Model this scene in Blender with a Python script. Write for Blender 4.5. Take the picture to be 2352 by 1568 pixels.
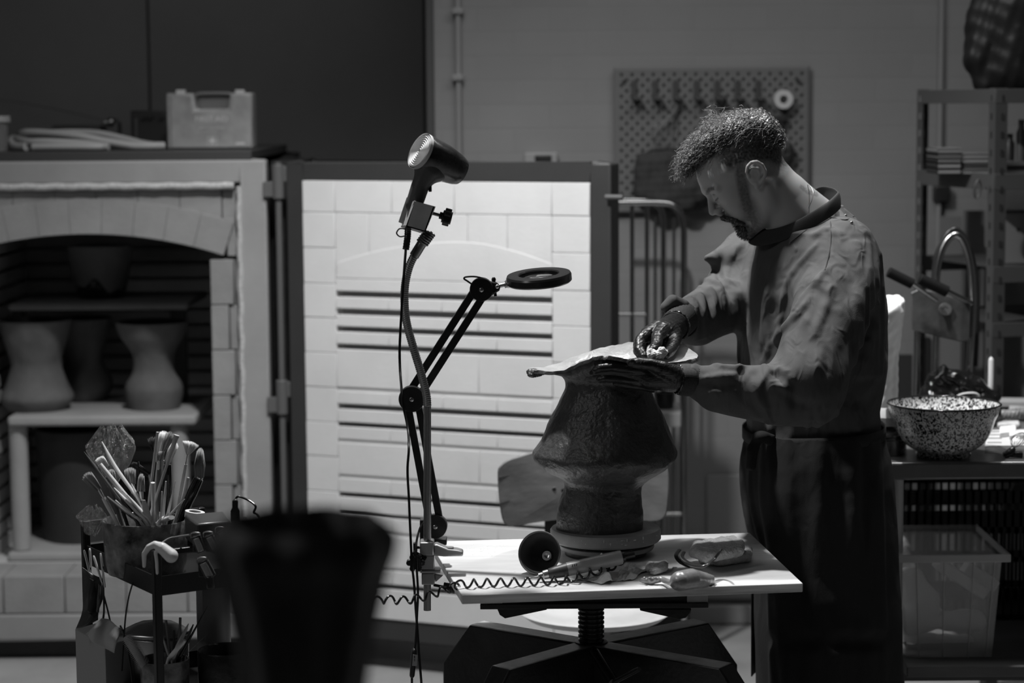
import bpy, math, random
import numpy as np
from mathutils import Vector, Matrix, noise
for o in list(bpy.data.objects): bpy.data.objects.remove(o)
SC = bpy.context.scene
rad = math.radians
# ---------------- camera ----------------
FP = 5000.0
cam = bpy.data.cameras.new('camera'); co = bpy.data.objects.new('camera', cam); SC.collection.objects.link(co)
cam.sensor_width = 36; cam.lens = 36*FP/2352; cam.clip_start = .05; cam.clip_end = 60
CAMM = Matrix.Translation((0, 0, 1.65)) @ Matrix.Rotation(rad(90-6.2), 4, 'X') @ Matrix.Rotation(rad(-.4), 4, 'Z')
co.matrix_world = CAMM; SC.camera = co
cam.dof.use_dof = True; cam.dof.focus_distance = 4.45; cam.dof.aperture_fstop = 2.8
CR = CAMM.to_3x3()
# ---------------- world, lights, exposure ----------------
w = bpy.data.worlds.new('world'); SC.world = w; w.use_nodes = True
w.node_tree.nodes['Background'].inputs[0].default_value = (.5, .5, .5, 1)
w.node_tree.nodes['Background'].inputs[1].default_value = .05
SC.view_settings.view_transform = 'Standard'; SC.view_settings.look = 'None'
SC.view_settings.exposure = 0; SC.view_settings.gamma = 1; SC.view_settings.use_curve_mapping = False
def spot(name, loc, tgt, power, size, angle=100, blend=.6):
    l = bpy.data.lights.new(name, 'SPOT'); l.energy = power; l.shadow_soft_size = size
    l.spot_size = rad(angle); l.spot_blend = blend
    o = bpy.data.objects.new(name, l); SC.collection.objects.link(o); o.location = loc
    o.rotation_euler = (Vector(tgt)-Vector(loc)).to_track_quat('-Z', 'Y').to_euler()
    return o
def area(name, loc, tgt, power, sx, sy):
    l = bpy.data.lights.new(name, 'AREA'); l.energy = power; l.shape = 'RECTANGLE'; l.size = sx; l.size_y = sy
    o = bpy.data.objects.new(name, l); SC.collection.objects.link(o); o.location = loc
    o.rotation_euler = (Vector(tgt)-Vector(loc)).to_track_quat('-Z', 'Y').to_euler()
    return o
spot('key_spot', (-.38, 4.75, 3.1), (-.05, 4.9, .6), 270, .05, 125, .8)
spot('bench_spot', (.98, 5.22, 3.1), (.93, 4.92, .9), 150, .05, 56, .6)
area('ceiling_fill', (.6, 5.3, 3.45), (.6, 6.4, .6), 34, 2.6, .8)  # unseen soft fill added overhead to lift the back wall
area('front_panel', (-2.2, 2.6, 3.0), (-.1, 4.6, .8), 9, .7, .7)  # unseen soft fill added front left for surfaces facing the camera
# ---------------- pixel -> place ----------------
def ray(px, py):
    return CR @ Vector(((px-1176)/FP, -(py-784)/FP, -1))
def W(px, py, Y):
    d = ray(px, py); t = Y/d.y
    return Vector((d.x*t, Y, 1.65+d.z*t))
def WZ(px, py, Z):
    d = ray(px, py); t = (Z-1.65)/d.z
    return Vector((d.x*t, d.y*t, Z))
V = Vector
def lerp(a, b, t): return a+(b-a)*t
def interp(x, xs, ys): return float(np.interp(x, xs, ys))
# ---------------- materials ----------------
MATS = {}
def mat(name, v, rough=.6, metal=0, nz=None, bump=None, spec=None, trans=0, ior=1.45, coat=0, sheen=0, stretch=None, alpha=None):
    """grey procedural material: v albedo, nz=(scale, amount), bump=(scale, strength)"""
    if name in MATS: return MATS[name]
    m = bpy.data.materials.new(name); m.use_nodes = True; MATS[name] = m
    nt = m.node_tree; b = nt.nodes['Principled BSDF']; L = nt.links.new
    b.inputs['Base Color'].default_value = (v, v, v, 1)
    b.inputs['Roughness'].default_value = rough; b.inputs['Metallic'].default_value = metal
    b.inputs['IOR'].default_value = ior
    if spec is not None: b.inputs['Specular IOR Level'].default_value = spec
    if trans: b.inputs['Transmission Weight'].default_value = trans
    if coat: b.inputs['Coat Weight'].default_value = coat; b.inputs['Coat Roughness'].default_value = .15
    if sheen: b.inputs['Sheen Weight'].default_value = sheen
    if alpha is not None: b.inputs['Alpha'].default_value = alpha
    if nz or bump:
        tc = nt.nodes.new('ShaderNodeTexCoord'); src = tc.outputs['Object']
        if stretch:
            mp = nt.nodes.new('ShaderNodeMapping'); mp.inputs['Scale'].default_value = stretch
            L(src, mp.inputs['Vector']); src = mp.outputs['Vector']
    if nz:
        n = nt.nodes.new('ShaderNodeTexNoise'); n.inputs['Scale'].default_value = nz[0]; n.inputs['Detail'].default_value = 6
        n.inputs['Roughness'].default_value = .6
        L(src, n.inputs['Vector'])
        r = nt.nodes.new('ShaderNodeMapRange')
        r.inputs['From Min'].default_value = .3; r.inputs['From Max'].default_value = .7
        r.inputs['To Min'].default_value = max(0, v*(1-nz[1])); r.inputs['To Max'].default_value = min(1, v*(1+nz[1]))
        L(n.outputs['Fac'], r.inputs['Value'])
        c = nt.nodes.new('ShaderNodeCombineColor')
        for i in range(3): L(r.outputs['Result'], c.inputs[i])
        L(c.outputs['Color'], b.inputs['Base Color'])
    if bump:
        n2 = nt.nodes.new('ShaderNodeTexNoise'); n2.inputs['Scale'].default_value = bump[0]; n2.inputs['Detail'].default_value = 5
        L(src, n2.inputs['Vector'])
        bp = nt.nodes.new('ShaderNodeBump'); bp.inputs['Strength'].default_value = bump[1]; bp.inputs['Distance'].default_value = .01
        L(n2.outputs['Fac'], bp.inputs['Height']); L(bp.outputs['Normal'], b.inputs['Normal'])
    return m
def brickmat(name, v, vm, bw, bh, mortar, rough=.8, bumps=.4, nz=.12):
    m = bpy.data.materials.new(name); m.use_nodes = True
    nt = m.node_tree; b = nt.nodes['Principled BSDF']; L = nt.links.new
    tc = nt.nodes.new('ShaderNodeTexCoord'); sp = nt.nodes.new('ShaderNodeSeparateXYZ'); cb = nt.nodes.new('ShaderNodeCombineXYZ')
    L(tc.outputs['Object'], sp.inputs[0]); L(sp.outputs[0], cb.inputs[0]); L(sp.outputs[2], cb.inputs[1])
    br = nt.nodes.new('ShaderNodeTexBrick'); br.inputs['Scale'].default_value = 1
    br.inputs['Brick Width'].default_value = bw; br.inputs['Row Height'].default_value = bh; br.inputs['Mortar Size'].default_value = mortar
    br.inputs['Mortar Smooth'].default_value = .6
    br.inputs['Color1'].default_value = (v, v, v, 1); br.inputs['Color2'].default_value = (v*.95, v*.95, v*.95, 1)
    br.inputs['Mortar'].default_value = (vm, vm, vm, 1); L(cb.outputs[0], br.inputs['Vector'])
    n = nt.nodes.new('ShaderNodeTexNoise'); n.inputs['Scale'].default_value = 3; n.inputs['Detail'].default_value = 8; L(tc.outputs['Object'], n.inputs['Vector'])
    r = nt.nodes.new('ShaderNodeMapRange'); r.inputs['To Min'].default_value = 1-nz*2; r.inputs['To Max'].default_value = 1+nz*2; L(n.outputs['Fac'], r.inputs['Value'])
    mx = nt.nodes.new('ShaderNodeVectorMath'); mx.operation = 'SCALE'; L(br.outputs['Color'], mx.inputs[0]); L(r.outputs[0], mx.inputs['Scale'])
    L(mx.outputs[0], b.inputs['Base Color']); b.inputs['Roughness'].default_value = rough
    bp = nt.nodes.new('ShaderNodeBump'); bp.inputs['Strength'].default_value = bumps; bp.inputs['Distance'].default_value = .004; bp.invert = True
    L(br.outputs['Fac'], bp.inputs['Height']); L(bp.outputs[0], b.inputs['Normal'])
    return m
# ---------------- mesh building ----------------
def frame(d):
    d = d.normalized(); a = V((0, 0, 1)) if abs(d.z) < .95 else V((1, 0, 0))
    x = a.cross(d).normalized(); return x, d.cross(x)
def cr(pts, n=8, closed=False):
    """smooth curve through points (vectors or tuples of any size)"""
    P = [np.array(p, float) for p in pts]; out = []; N = len(P)
    rng = range(N) if closed else range(N-1)
    for i in rng:
        if closed: a, b, c, d = P[(i-1) % N], P[i], P[(i+1) % N], P[(i+2) % N]
        else: a, b, c, d = P[max(i-1, 0)], P[i], P[i+1], P[min(i+2, N-1)]
        for k in range(n):
            t = k/n
            out.append(.5*((2*b)+(-a+c)*t+(2*a-5*b+4*c-d)*t*t+(-a+3*b-3*c+d)*t**3))
    if not closed: out.append(P[-1])
    return [Vector(o) if len(o) == 3 else o for o in out]
class MB:
    def __init__(s): s.v = []; s.f = []
    def add(s, vs, fs):
        n = len(s.v); s.v += [tuple(v) for v in vs]; s.f += [tuple(i+n for i in f) for f in fs]; return s
    def box(s, c, size, R=None):
        x, y, z = [q/2 for q in size]; c = V(c)
        vs = [V((a, b, d)) for a in (-x, x) for b in (-y, y) for d in (-z, z)]
        if R is not None: vs = [R @ q for q in vs]
        return s.add([c+q for q in vs], [(0, 1, 3, 2), (4, 6, 7, 5), (0, 4, 5, 1), (2, 3, 7, 6), (0, 2, 6, 4), (1, 5, 7, 3)])
    def bb(s, x0, x1, y0, y1, z0, z1):
        return s.box(((x0+x1)/2, (y0+y1)/2, (z0+z1)/2), (abs(x1-x0), abs(y1-y0), abs(z1-z0)))
    def bar(s, p0, p1, w, h, up=None):
        """rectangular bar from p0 to p1, w sideways, h upwards"""
        p0 = V(p0); p1 = V(p1); d = (p1-p0).normalized(); u = V(up) if up else V((0, 0, 1))
        x = d.cross(u).normalized(); u = x.cross(d)
        vs = [p+x*a*w/2+u*b*h/2 for p in (p0, p1) for a, b in ((-1, -1), (1, -1), (1, 1), (-1, 1))]
        return s.add(vs, [(0, 3, 2, 1), (4, 5, 6, 7), (0, 1, 5, 4), (1, 2, 6, 5), (2, 3, 7, 6), (3, 0, 4, 7)])
    def tube(s, pts, r, n=8, closed=False, cap=True, flat=None):
        pts = [V(p) for p in pts]; N = len(pts)
        rs = [r]*N if not hasattr(r, '__len__') else list(r)
        if len(rs) != N: rs = list(np.interp(np.linspace(0, 1, N), np.linspace(0, 1, len(rs)), rs))
        T = []
        for i in range(N):
            a = pts[(i-1) % N] if closed else pts[max(i-1, 0)]; b = pts[(i+1) % N] if closed else pts[min(i+1, N-1)]
            d = b-a; T.append(d.normalized() if d.length > 1e-9 else (T[-1] if T else V((0, 0, 1))))
        x, y = frame(T[0]); vs = []
        for i in range(N):
            x = x-T[i]*x.dot(T[i]); x = x.normalized() if x.length > 1e-6 else frame(T[i])[0]; y = T[i].cross(x)
            for k in range(n):
                a = 2*math.pi*k/n; vs.append(pts[i]+x*math.cos(a)*rs[i]+y*math.sin(a)*rs[i]*(flat or 1))
        fs = []
        for i in range(N if closed else N-1):
            j = (i+1) % N
            for k in range(n): fs.append((i*n+k, i*n+(k+1) % n, j*n+(k+1) % n, j*n+k))
        if cap and not closed: fs += [tuple(range(n))[::-1], tuple((N-1)*n+k for k in range(n))]
        return s.add(vs, fs)
    def cyl(s, p0, p1, r0, r1=None, n=20, cap=True):
        return s.tube([p0, p1], [r0, r0 if r1 is None else r1], n, cap=cap)
    def lathe(s, prof, c, n=32, R=None, ex=1, wob=None, cap=True):
        c = V(c); vs = []
        for i, (r, z) in enumerate(prof):
            for k in range(n):
                a = 2*math.pi*k/n; rr = r*(1+(wob(a, z) if wob else 0)); q = V((rr*math.cos(a), rr*math.sin(a)*ex, z))
                vs.append(c+(R @ q if R is not None else q))
        fs = [(i*n+k, i*n+(k+1) % n, (i+1)*n+(k+1) % n, (i+1)*n+k) for i in range(len(prof)-1) for k in range(n)]
        if prof[0] == prof[-1]: cap = False
        if cap and prof[0][0] > 1e-6: fs.append(tuple(range(n))[::-1])
        if cap and prof[-1][0] > 1e-6: fs.append(tuple((len(prof)-1)*n+k for k in range(n)))
        return s.add(vs, fs)
    def prism(s, poly, o, ea, eb, en, t):
        """2-D outline in axes ea, eb at o, thickness t along en"""
        o, ea, eb, en = V(o), V(ea), V(eb), V(en); n = len(poly)
        vs = [o+ea*a+eb*b for a, b in poly]+[o+ea*a+eb*b+en*t for a, b in poly]
        return s.add(vs, [tuple(range(n))[::-1], tuple(range(n, 2*n))]+[(i, (i+1) % n, n+(i+1) % n, n+i) for i in range(n)])
    def pxprism(s, poly, Y, t):
        """outline standing upright at distance Y, thickness t away from camera"""
        n = len(poly); vs = [W(a, b, Y) for a, b in poly]; vs += [q+V((0, t, 0)) for q in vs]
        return s.add(vs, [tuple(range(n)), tuple(range(n, 2*n))[::-1]]+[(i, n+i, n+(i+1) % n, (i+1) % n) for i in range(n)])
    def sph(s, c, r, n=14, R=None):
        r = (r, r, r) if not hasattr(r, '__len__') else r; vs = []; c = V(c)
        for i in range(n//2+1):
            t = math.pi*i/(n//2)
            for k in range(n):
                a = 2*math.pi*k/n; q = V((r[0]*math.sin(t)*math.cos(a), r[1]*math.sin(t)*math.sin(a), r[2]*math.cos(t)))
                vs.append(c+(R @ q if R is not None else q))
        return s.add(vs, [(i*n+k, (i+1)*n+k, (i+1)*n+(k+1) % n, i*n+(k+1) % n) for i in range(n//2) for k in range(n)])
    def grid(s, rows, closed=False):
        n = len(rows[0]); vs = [p for r in rows for p in r]
        return s.add(vs, [(i*n+k, i*n+(k+1) % n, (i+1)*n+(k+1) % n, (i+1)*n+k) for i in range(len(rows)-1) for k in range(n if closed else n-1)])
def thing(name, label, cat, loc, group=None, kind=None):
    o = bpy.data.objects.new(name, None); SC.collection.objects.link(o); o.location = loc; o.empty_display_size = .05
    o['label'] = label; o['category'] = cat
    if group: o['group'] = group
    if kind: o['kind'] = kind
    return o
def finish(me, name, m, parent, label=None, cat=None, group=None, kind=None, bevel=0, angle=38, solid=0, sub=0, origin=None):
    import bmesh
    bm = bmesh.new(); bm.from_mesh(me); bmesh.ops.remove_doubles(bm, verts=bm.verts, dist=1e-6)
    bmesh.ops.recalc_face_normals(bm, faces=bm.faces); bm.to_mesh(me); bm.free()
    me.materials.append(m)
    o = bpy.data.objects.new(name, me); SC.collection.objects.link(o)
    me.shade_smooth(); me.set_sharp_from_angle(angle=rad(angle))
    if parent is None:
        co_ = np.array([v.co for v in me.vertices]); lo = co_.min(0); hi = co_.max(0)
        b = V(((lo[0]+hi[0])/2, (lo[1]+hi[1])/2, lo[2])) if origin is None else V(origin)
        me.transform(Matrix.Translation(-b)); o.location = b
    else:
        o.parent = parent
        if parent.parent is None:
            if parent.type == 'EMPTY': o.location = -parent.location
            else: me.transform(Matrix.Translation(-parent.location))
        elif parent.parent.type != 'EMPTY': me.transform(Matrix.Translation(-parent.parent.location))
    if solid:
        md = o.modifiers.new('solid', 'SOLIDIFY'); md.thickness = solid; md.offset = 0
    if bevel:
        md = o.modifiers.new('bevel', 'BEVEL'); md.width = bevel; md.segments = 2; md.limit_method = 'ANGLE'; md.angle_limit = rad(40); md.harden_normals = False
    if sub:
        md = o.modifiers.new('sub', 'SUBSURF'); md.levels = sub; md.render_levels = sub
    if label: o['label'] = label
    if cat: o['category'] = cat
    if group: o['group'] = group
    if kind: o['kind'] = kind
    return o
def obj(name, mb, m, parent=None, label=None, cat=None, group=None, kind=None, **k):
    me = bpy.data.meshes.new(name); me.from_pydata([tuple(v) for v in mb.v], [], mb.f); me.update()
    return finish(me, name, m, parent, label, cat, group, kind, **k)
def struct(name, mb, m, parent=None, **k):
    return obj(name, mb, m, parent, kind=None if parent else 'structure', **k)
# ---------------- distance fields -> one continuous surface ----------------
def smin(a, b, k):
    h = np.clip(.5+.5*(a-b)/k, 0, 1); return a*(1-h)+b*h-k*h*(1-h)
class Field:
    def __init__(s, lo, hi, h):
        lo, hi = np.array(lo, float), np.array(hi, float); lo, hi = np.minimum(lo, hi), np.maximum(lo, hi)
        s.lo = lo; s.h = h; s.n = np.ceil((hi-lo)/h).astype(int)+1
        s.a = np.full(s.n, .03, np.float32)
    def block(s, lo, hi):
        i0 = np.clip(np.floor((np.array(lo)-s.lo)/s.h).astype(int), 0, s.n); i1 = np.clip(np.ceil((np.array(hi)-s.lo)/s.h).astype(int)+1, 0, s.n)
        if (i1 <= i0).any(): return None
        g = [(s.lo[i]+s.h*np.arange(i0[i], i1[i])).astype(np.float32) for i in range(3)]
        return tuple(slice(i0[i], i1[i]) for i in range(3)), g[0][:, None, None], g[1][None, :, None], g[2][None, None, :]
    def put(s, sl, d, k, op):
        if op == 'add': s.a[sl] = smin(s.a[sl], d, k) if k > 0 else np.minimum(s.a[sl], d)
        else: s.a[sl] = -smin(-s.a[sl], d, k) if k > 0 else np.maximum(s.a[sl], -d)
    def cap(s, p0, p1, r0, r1=None, k=.01, op='add'):
        r1 = r0 if r1 is None else r1; p0 = np.array(p0, float); p1 = np.array(p1, float); m = max(r0, r1)+k+.02
        b = s.block(np.minimum(p0, p1)-m, np.maximum(p0, p1)+m)
        if b is None: return s
        sl, x, y, z = b; d = p1-p0; L2 = max((d*d).sum(), 1e-12)
        t = np.clip(((x-p0[0])*d[0]+(y-p0[1])*d[1]+(z-p0[2])*d[2])/L2, 0, 1)
        q = np.sqrt((x-p0[0]-t*d[0])**2+(y-p0[1]-t*d[1])**2+(z-p0[2]-t*d[2])**2)-(r0+(r1-r0)*t)
        s.put(sl, q, k, op); return s
    def chain(s, pts, rs, k=.01, op='add'):
        P = np.array([tuple(p) for p in pts], float); m = max(rs)+k+.02; b = s.block(P.min(0)-m, P.max(0)+m)
        if b is None: return s
        sl, x, y, z = b; q = None
        for i in range(len(P)-1):
            p0, d = P[i], P[i+1]-P[i]; L2 = max((d*d).sum(), 1e-12)
            t = np.clip(((x-p0[0])*d[0]+(y-p0[1])*d[1]+(z-p0[2])*d[2])/L2, 0, 1)
            e = np.sqrt((x-p0[0]-t*d[0])**2+(y-p0[1]-t*d[1])**2+(z-p0[2]-t*d[2])**2)-(rs[i]+(rs[i+1]-rs[i])*t)
            q = e if q is None else np.minimum(q, e)
        s.put(sl, q, k, op); return s
    def ell(s, c, r, k=.01, op='add', R=None):
        c = np.array(c, float); m = max(r)+k+.02; b = s.block(c-m, c+m)
        if b is None: return s
        sl, x, y, z = b; x = x-c[0]; y = y-c[1]; z = z-c[2]
        if R is not None:   # rows of R are the ellipsoid axes
            R = np.array(R); x, y, z = [R[i][0]*x+R[i][1]*y+R[i][2]*z for i in range(3)]
        k0 = np.sqrt((x/r[0])**2+(y/r[1])**2+(z/r[2])**2); k1 = np.sqrt((x/r[0]**2)**2+(y/r[1]**2)**2+(z/r[2]**2)**2)
        s.put(sl, k0*(k0-1)/np.maximum(k1, 1e-6), k, op); return s
    def loft(s, rows, k=.01, op='add', pw=2.4):
        """rows (z, cx, cy, a, b) from low to high"""
        R = np.array(rows, float); m = .03+k
        b = s.block((min(R[:, 1]-R[:, 3])-m, min(R[:, 2]-R[:, 4])-m, R[0, 0]-.001), (max(R[:, 1]+R[:, 3])+m, max(R[:, 2]+R[:, 4])+m, R[-1, 0]+.001))
        sl, x, y, z = b; zz = z.ravel(); g = [np.interp(zz, R[:, 0], R[:, i]).astype(np.float32)[None, None, :] for i in range(1, 5)]
        q = (np.abs((x-g[0])/g[2])**pw+np.abs((y-g[1])/g[3])**pw)**(1/pw)
        d = (q-1)*np.minimum(g[2], g[3]); s.put(sl, d.astype(np.float32), k, op); return s
    def sample(s, p):
        i = np.round((np.array(p)-s.lo)/s.h).astype(int)
        return .03 if (i < 0).any() or (i >= s.n).any() else float(s.a[tuple(i)])
    def hit(s, px, py, Y0, Y1):
        Y = Y0
        while Y < Y1:
            if s.sample(W(px, py, Y)) < 0: return W(px, py, Y)
            Y += s.h*.7
        return None
    def fold(s, pts, r, k=.012, Y=(3.9, 5.3), sink=.3, op='add'):
        """a cloth fold along image points, laid on the surface where it stands"""
        if op == 'sub': sink = -.6
        q = [s.hit(a, b, *Y) for a, b in cr([(float(a), float(b)) for a, b in pts], 4)]
        q = [p+V((0, r*sink, 0)) for p in q if p is not None]; n = len(q)
        run, rr = [], []
        for i in range(n):
            if run and (q[i]-run[-1]).length > .06:
                if len(run) > 1: s.chain(run, rr, k, op)
                run, rr = [], []
            run.append(q[i]); rr.append(r*(.25+.75*math.sin(math.pi*(i+.3)/(n-.4+.001))**.7 if 0 < i < n-1 else r*.0+.25))
        if len(run) > 1: s.chain(run, rr, k, op)
        return s
    def wob(s, amp, scales, seed=0):
        x = (s.lo[0]+s.h*np.arange(s.n[0]))[:, None, None]; y = (s.lo[1]+s.h*np.arange(s.n[1]))[None, :, None]; z = (s.lo[2]+s.h*np.arange(s.n[2]))[None, None, :]
        rs = np.random.RandomState(seed); t = 0
        for sc in scales:
            ph = rs.rand(6)*6.28; a = rs.randn(3, 3)
            t = t+np.sin(sc*(a[0, 0]*x+a[0, 1]*y+a[0, 2]*z)+ph[0])*np.sin(sc*(a[1, 0]*x+a[1, 1]*y+a[1, 2]*z)+ph[1])
        s.a += (amp*t).astype(np.float32); return s
    def mesh(s, name):
        A = s.a; ins = A < 0; n = s.n; cn = n-1
        cells = np.zeros(cn, np.int8)
        for dx in (0, 1):
            for dy in (0, 1):
                for dz in (0, 1): cells += ins[dx:dx+cn[0], dy:dy+cn[1], dz:dz+cn[2]]
        idx = np.argwhere((cells > 0) & (cells < 8)); vid = -np.ones(cn, np.int32); vid[tuple(idx.T)] = np.arange(len(idx))
        acc = np.zeros((len(idx), 3)); cnt = np.zeros(len(idx))
        for ax in range(3):
            o1, o2 = [i for i in range(3) if i != ax]
            for a in (0, 1):
                for b in (0, 1):
                    off = np.zeros(3, int); off[o1] = a; off[o2] = b; e = np.zeros(3, int); e[ax] = 1
                    p = idx+off; q = p+e; va = A[tuple(p.T)]; vb = A[tuple(q.T)]; m = (va < 0) != (vb < 0)
                    t = np.where(m, va/np.where(m, va-vb, 1), 0); pos = off[None, :].astype(float)+t[:, None]*e[None, :]
                    acc[m] += pos[m]; cnt[m] += 1
        vs = s.lo+s.h*(idx+acc/np.maximum(cnt, 1)[:, None]); fs = []
        for ax in range(3):
            o1, o2 = (ax+1) % 3, (ax+2) % 3; e = np.zeros(3, int); e[ax] = 1
            sa = [slice(0, n[i]) for i in range(3)]; sb = list(sa); sa[ax] = slice(0, n[ax]-1); sb[ax] = slice(1, n[ax])
            m = ins[tuple(sa)] != ins[tuple(sb)]; p = np.argwhere(m)
            p = p[(p[:, o1] > 0) & (p[:, o2] > 0) & (p[:, o1] < n[o1]-1) & (p[:, o2] < n[o2]-1)]
            if not len(p): continue
            d1 = np.zeros(3, int); d1[o1] = 1; d2 = np.zeros(3, int); d2[o2] = 1
            q = np.stack([vid[tuple((p-d1-d2).T)], vid[tuple((p-d2).T)], vid[tuple(p.T)], vid[tuple((p-d1).T)]], 1)
            fl = ~ins[tuple(p.T)]; q[fl] = q[fl][:, ::-1]; fs.append(q)
        F = np.concatenate(fs); F = F[(F >= 0).all(1)]
        me = bpy.data.meshes.new(name); me.from_pydata(vs.tolist(), [], F.tolist()); me.update(); return me
def fobj(name, fld, m, parent=None, label=None, cat=None, smooth=0, **k):
    me = fld.mesh(name); k.setdefault('angle', 180)
    o = finish(me, name, m, parent, label, cat, **k)
    if smooth:
        md = o.modifiers.new('smooth', 'SMOOTH'); md.iterations = smooth; md.factor = .5
    return o
# ---------------- the room ----------------
M_wall = brickmat('painted_brick', .20, .19, .225, .075, .006, bumps=.12, nz=.07)
M_floor = mat('concrete_floor', .30, .55, nz=(2.5, .25), bump=(30, .05))
M_dark = mat('dark_partition', .13, .55, nz=(1.5, .12))
M_black = mat('black_paint', .02, .4, nz=(20, .3))
M_ceil = mat('ceiling_paint', .2, .8)
WY = 6.82; WX0 = W(985, 300, WY).x
struct('floor', MB().bb(-3, 3.2, -.6, 8.0, -.1, 0), M_floor)
struct('wall_back', MB().bb(WX0, 3.2, WY, WY+.12, 0, 3.5), M_wall)
struct('wall_right', MB().bb(3.0, 3.12, -.6, WY, 0, 3.5), M_wall)
struct('wall_left', MB().bb(-2.9, -2.78, -.6, 7.9, 0, 3.5), mat('grey_wall', .12, .8))
struct('wall_front', MB().bb(-3, 3.2, -.75, -.6, 0, 3.5), mat('grey_wall', .12, .8))
struct('ceiling', MB().bb(-3, 3.2, -.6, 8.0, 3.5, 3.6), M_ceil)
# big dark sliding doors in the recess behind the kiln
PY = 7.7
xs = [W(-30, 100, PY).x-1.5, W(340, 100, PY).x, W(973, 100, PY).x]
d = struct('door_1', MB().bb(xs[0], xs[1]-.003, PY, PY+.05, .01, 3.45), M_dark, bevel=.004)
d = struct('door_2', MB().bb(xs[1]+.003, xs[2], PY, PY+.05, .01, 3.45), M_dark, bevel=.004)
struct('trim_1', MB().bb(W(978, 100, WY).x, W(996, 100, WY).x, WY-.02, WY+.14, 0, 3.5), mat('dark_jamb', .05, .6), bevel=.003)
struct('trim_2', MB().bb(xs[2], W(990, 100, 7.8).x+.06, PY+.02, 7.9, 0, 3.5), M_black)
struct('wall_recess', MB().bb(-3, WX0+.5, 7.9, 8.0, 0, 3.5), mat('dark_recess', .04, .8))
# conduits
M_pipe = mat('grey_conduit', .22, .4)
mb = MB(); a = W(1051, 0, WY-.03); mb.cyl((a.x, WY-.014, .1), (a.x, WY-.014, 3.4), .0095, n=12)
t = thing('conduit_pipe', 'thin vertical grey conduit pipe beside the dark doorway edge', 'pipe', (a.x, WY, .1))
obj('pipe', mb, M_pipe, t)
for py in (178, 25):
    q = W(1051, py, WY-.03); obj('pipe_clip', MB().box((q.x, WY-.016, q.z), (.034, .03, .02)), M_pipe, t, bevel=.003)
mb = MB(); a = W(2166, 0, WY-.03); mb.cyl((a.x, WY-.013, .1), (a.x, WY-.013, 3.4), .0085, n=12)
t = thing('conduit_pipe', 'thin vertical conduit pipe running down behind the metal shelving', 'pipe', (a.x, WY, .1))
obj('pipe', mb, M_pipe, t); q = W(2164, 445, WY-.03)
obj('pipe_clip', MB().box((q.x, WY-.016, q.z), (.05, .035, .05)), M_black, t, bevel=.004)
# wall socket above the kiln door
t = thing('wall_socket', 'grey double wall socket just above the open kiln door', 'socket', W(1242, 370, WY))
a = W(1205, 350, WY); b = W(1280, 384, WY)
obj('back_plate', MB().bb(a.x, b.x, WY-.035, WY, b.z, a.z), mat('socket_grey', .26, .5), t, bevel=.004)
a = W(1228, 356, WY); b = W(1266, 368, WY)
obj('socket_face', MB().bb(a.x, b.x, WY-.042, WY-.034, b.z, a.z), M_black, t, bevel=.002)
# ---------------- kiln ----------------
KY = 6.40
M_frame = mat('kiln_fibre_board', .29, .75, nz=(4, .10), bump=(60, .08))
M_brick = mat('kiln_brick', .27, .9, nz=(6, .14), bump=(90, .15))
M_metal = mat('kiln_dark_metal', .065, .5, nz=(3, .1))
M_inner = mat('kiln_inner_brick', .5, .9, nz=(5, .15))
kx = lambda px, py=900: W(px, py, KY).x
kz = lambda py, px=600: W(px, py, KY).z
KT, KB = kz(367), kz(1465); KL = kx(-420); KR = kx(620)
kiln = thing('kiln', 'large brick kiln standing open at the left with its brick lined door swung out', 'kiln', ((KL+KR)/2, KY+.5, 0))
OP_R = kx(487); OP_C = kx(205); OP_L = 2*OP_C-OP_R; OP_B = kz(1322, 300)
IN_R = kx(562); IN_L = 2*OP_C-IN_R; IN_T = kz(420, 560)
fr = MB()
fr.bb(IN_R, KR, KY, KY+.06, KB, KT); fr.bb(KL, IN_L, KY, KY+.06, KB, KT)
fr.bb(IN_L, IN_R, KY, KY+.06, IN_T, KT); fr.bb(IN_L, IN_R, KY, KY+.06, KB, kz(1410, 300))
obj('kiln_frame', fr, M_frame, kiln, bevel=.006)
# body shell
sh = MB(); D1 = 7.45
sh.bb(KR-.05, KR-.004, KY+.06, D1, KB, KT); sh.bb(KL, KL+.05, KY+.06, D1, KB, KT); sh.bb(KL, KR-.004, D1, D1+.04, KB, KT)
sh.bb(KL, KR-.004, KY+.06, D1, KT-.05, KT); sh.bb(KL, KR-.004, KY+.06, D1, KB, KB+.05)
obj('kiln_shell', sh, M_metal, kiln)
a = kx(586); obj('top_plate', MB().bb(KL, a, KY+.02, D1, KT, kz(346)), mat('kiln_top_plate', .045, .6), kiln, bevel=.002)
# arch: centre of circle from three points
def circ(p, q, r):
    ax, ay = p; bx, by = q; cx, cy = r; d = 2*(ax*(by-cy)+bx*(cy-ay)+cx*(ay-by))
    ux = ((ax*ax+ay*ay)*(by-cy)+(bx*bx+by*by)*(cy-ay)+(cx*cx+cy*cy)*(ay-by))/d
    uy = ((ax*ax+ay*ay)*(cx-bx)+(bx*bx+by*by)*(ax-cx)+(cx*cx+cy*cy)*(bx-ax))/d
    return ux, uy, math.hypot(ax-ux, ay-uy)
xr, zr = kx(512, 587), kz(587, 512); xm, zm = OP_C, kz(538, 205)
ux, uz, Ri = circ((xr, zr), (xm, zm), (2*OP_C-xr, zr)); Ro = Ri+(kz(458, 205)-zm)
a0 = math.atan2(zr-uz, xr-ux); a1 = a0-rad(-1.0)
def arc(R, A0, A1, n): return [(ux+R*math.cos(lerp(A0, A1, i/n)), uz+R*math.sin(lerp(A0, A1, i/n))) for i in range(n+1)]
am = math.pi-a0
ab = MB(); NB = 9
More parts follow.
